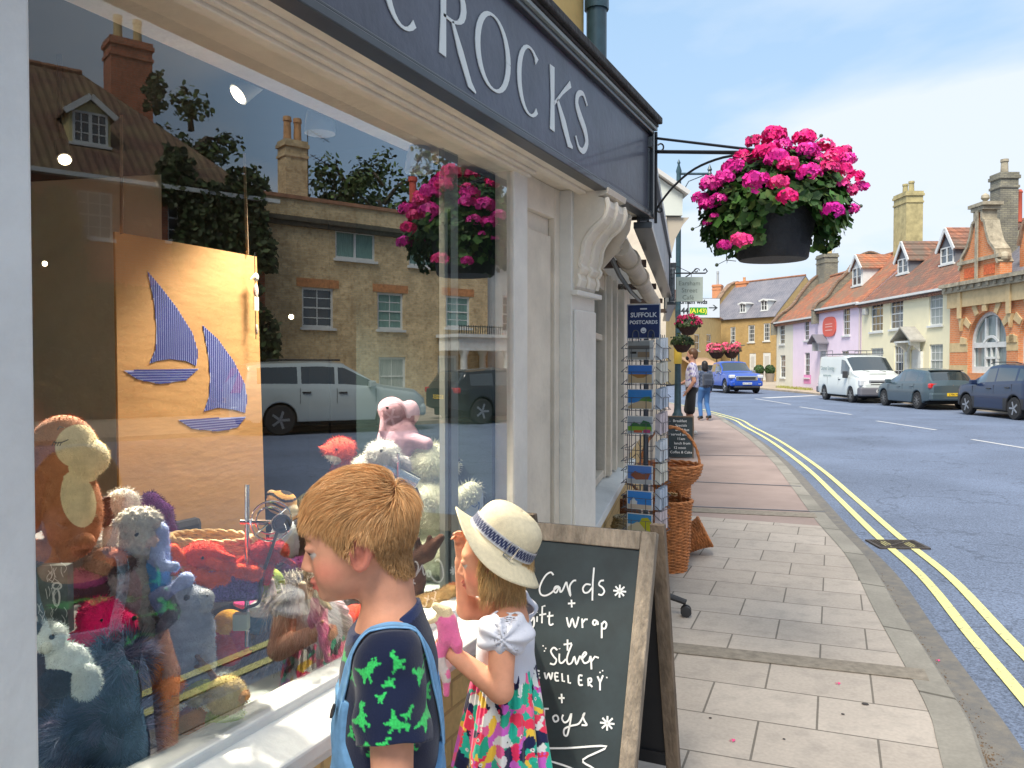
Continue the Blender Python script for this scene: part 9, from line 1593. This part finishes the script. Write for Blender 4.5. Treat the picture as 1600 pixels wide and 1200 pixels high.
q = lambda px, py, dz=0: at(px, py, 2.62 + dz); c2_ = thing('clip_lamp', 'silver cylinder lamp clipped above the boy\'s head', 'lamp', q(625, 745)); b = MB(); b.tube([q(598, 727), q(652, 757)], [.024, .026], 16); b.build('lamp_head', c2_, CH2, smooth=True, world=True); b = MB(); b.tube([q(622, 708, -.03), q(622, 750, -.03)], .005, 8); b.build('stand', c2_, CH2, world=True); b = MB(); b.tube(spline([q(650, 762), q(656, 780), q(648, 800)], 4), .004, 6); b.build('cable', c2_, BLACKM, world=True)
# ceiling spots and shades
LIT = mat('lit_lamp', (1, .9, .7), .5, emit=(1, .78, .5, 9)); SHD = mat('pale_shade', (.42, .48, .55), .4)
for i, (px, py, d, ex, ey, lb) in enumerate(((372, 148, 2.85, 408, 122, 'lit white ceiling spotlight inside the shop, left of the chimney reflection'), (101, 249, 2.6, 96, 225, 'small lit spotlight at the left of the shop ceiling'))):
    A = at(px, py, d); B_ = at(ex, ey, d + .05); ax = (B_ - A).normalized(); t = thing('ceiling_spotlight', lb, 'spotlight', B_, 0, 'spotlights inside the shop'); r_ = .034 if i == 0 else .020; b = MB(); b.tube([A, A + ax * .09], [r_ * 1.15, r_], 18); b.tube([A + ax * .09, A + ax * .11 + V((0, 0, .03)), V((A.x, A.y, 2.5)) + ax * .12], .008, 6); b.build('housing', t, SHD if i == 0 else BLACKM, smooth=True, world=True)
    b = MB(); b.lathe([(0, 0), (r_ * .9, 0), (r_ * .9, -.004), (0, -.004)], A, 18, axis=ax); b.build('bulb', t, LIT, world=True)
    ld = D.lights.new('lamp_and_fill_glow', 'SPOT'); lo = D.objects.new('lamp_and_fill_glow', ld); COL.objects.link(lo); ld.energy = 300; ld.color = (1, .86, .68); ld.spot_size = R(74); ld.spot_blend = .35; ld.shadow_soft_size = .04; lo.location = A - ax * .03; lo.rotation_euler = (V((GX - .50, A.y - .35 if i == 0 else 1.12, .8)) - A).to_track_quat('-Z', 'Y').to_euler()
for px, py, d, r_, lb in ((500, 188, 2.5, .046, 'pale ribbed pendant shade between the chimney and aerial reflections'), (655, 250, 2.62, .045, 'pale ribbed pendant shade at the upper right of the shop window')):
    A = at(px, py, d); t = thing('pendant_shade', lb, 'lamp shade', A, 0, 'pendant shades inside the shop'); b = MB(); b.lathe([(r_ * .3, .10)] + [(r_ * (.35 + .65 * math.sin(PI / 2 * i / 12)) * (1 + .02 * (i % 2)), .09 - .13 * i / 12) for i in range(13)], (0, 0, 0), 24); b.build('shade', t, SHD, smooth=True); ld = D.lights.new('lamp_and_fill_glow', 'SPOT'); lo = D.objects.new('lamp_and_fill_glow', ld); COL.objects.link(lo); ld.energy = 60 if px < 600 else 20; ld.color = (1, .88, .72); ld.spot_size = R(76); ld.spot_blend = .4; ld.shadow_soft_size = .08; lo.location = A - V((0, 0, .07)); lo.rotation_euler = (V((GX - .50, A.y - .3, .8)) - A).to_track_quat('-Z', 'Y').to_euler(); b = MB(); b.tube([(0, 0, .1), (0, 0, 2.5 - A.z)], .003, 5); b.build('flex', t, BLACKM)  # shades themselves are unlit; the spot in each is added to brighten the toys
for px, py, lb in ((70, 412, 'tiny glowing bulb deep in the shop at the far left'), (455, 495, 'tiny glowing bulb deep in the shop beside the terrace reflection')):
    A = at(px, py, 3.7); b = MB(); b.sph((0, 0, 0), .011, 10); o = b.build('glowing_bulb', None, LIT, smooth=True); o.location = A; tag(o, lb, 'bulb', 'tiny bulbs deep in the shop')
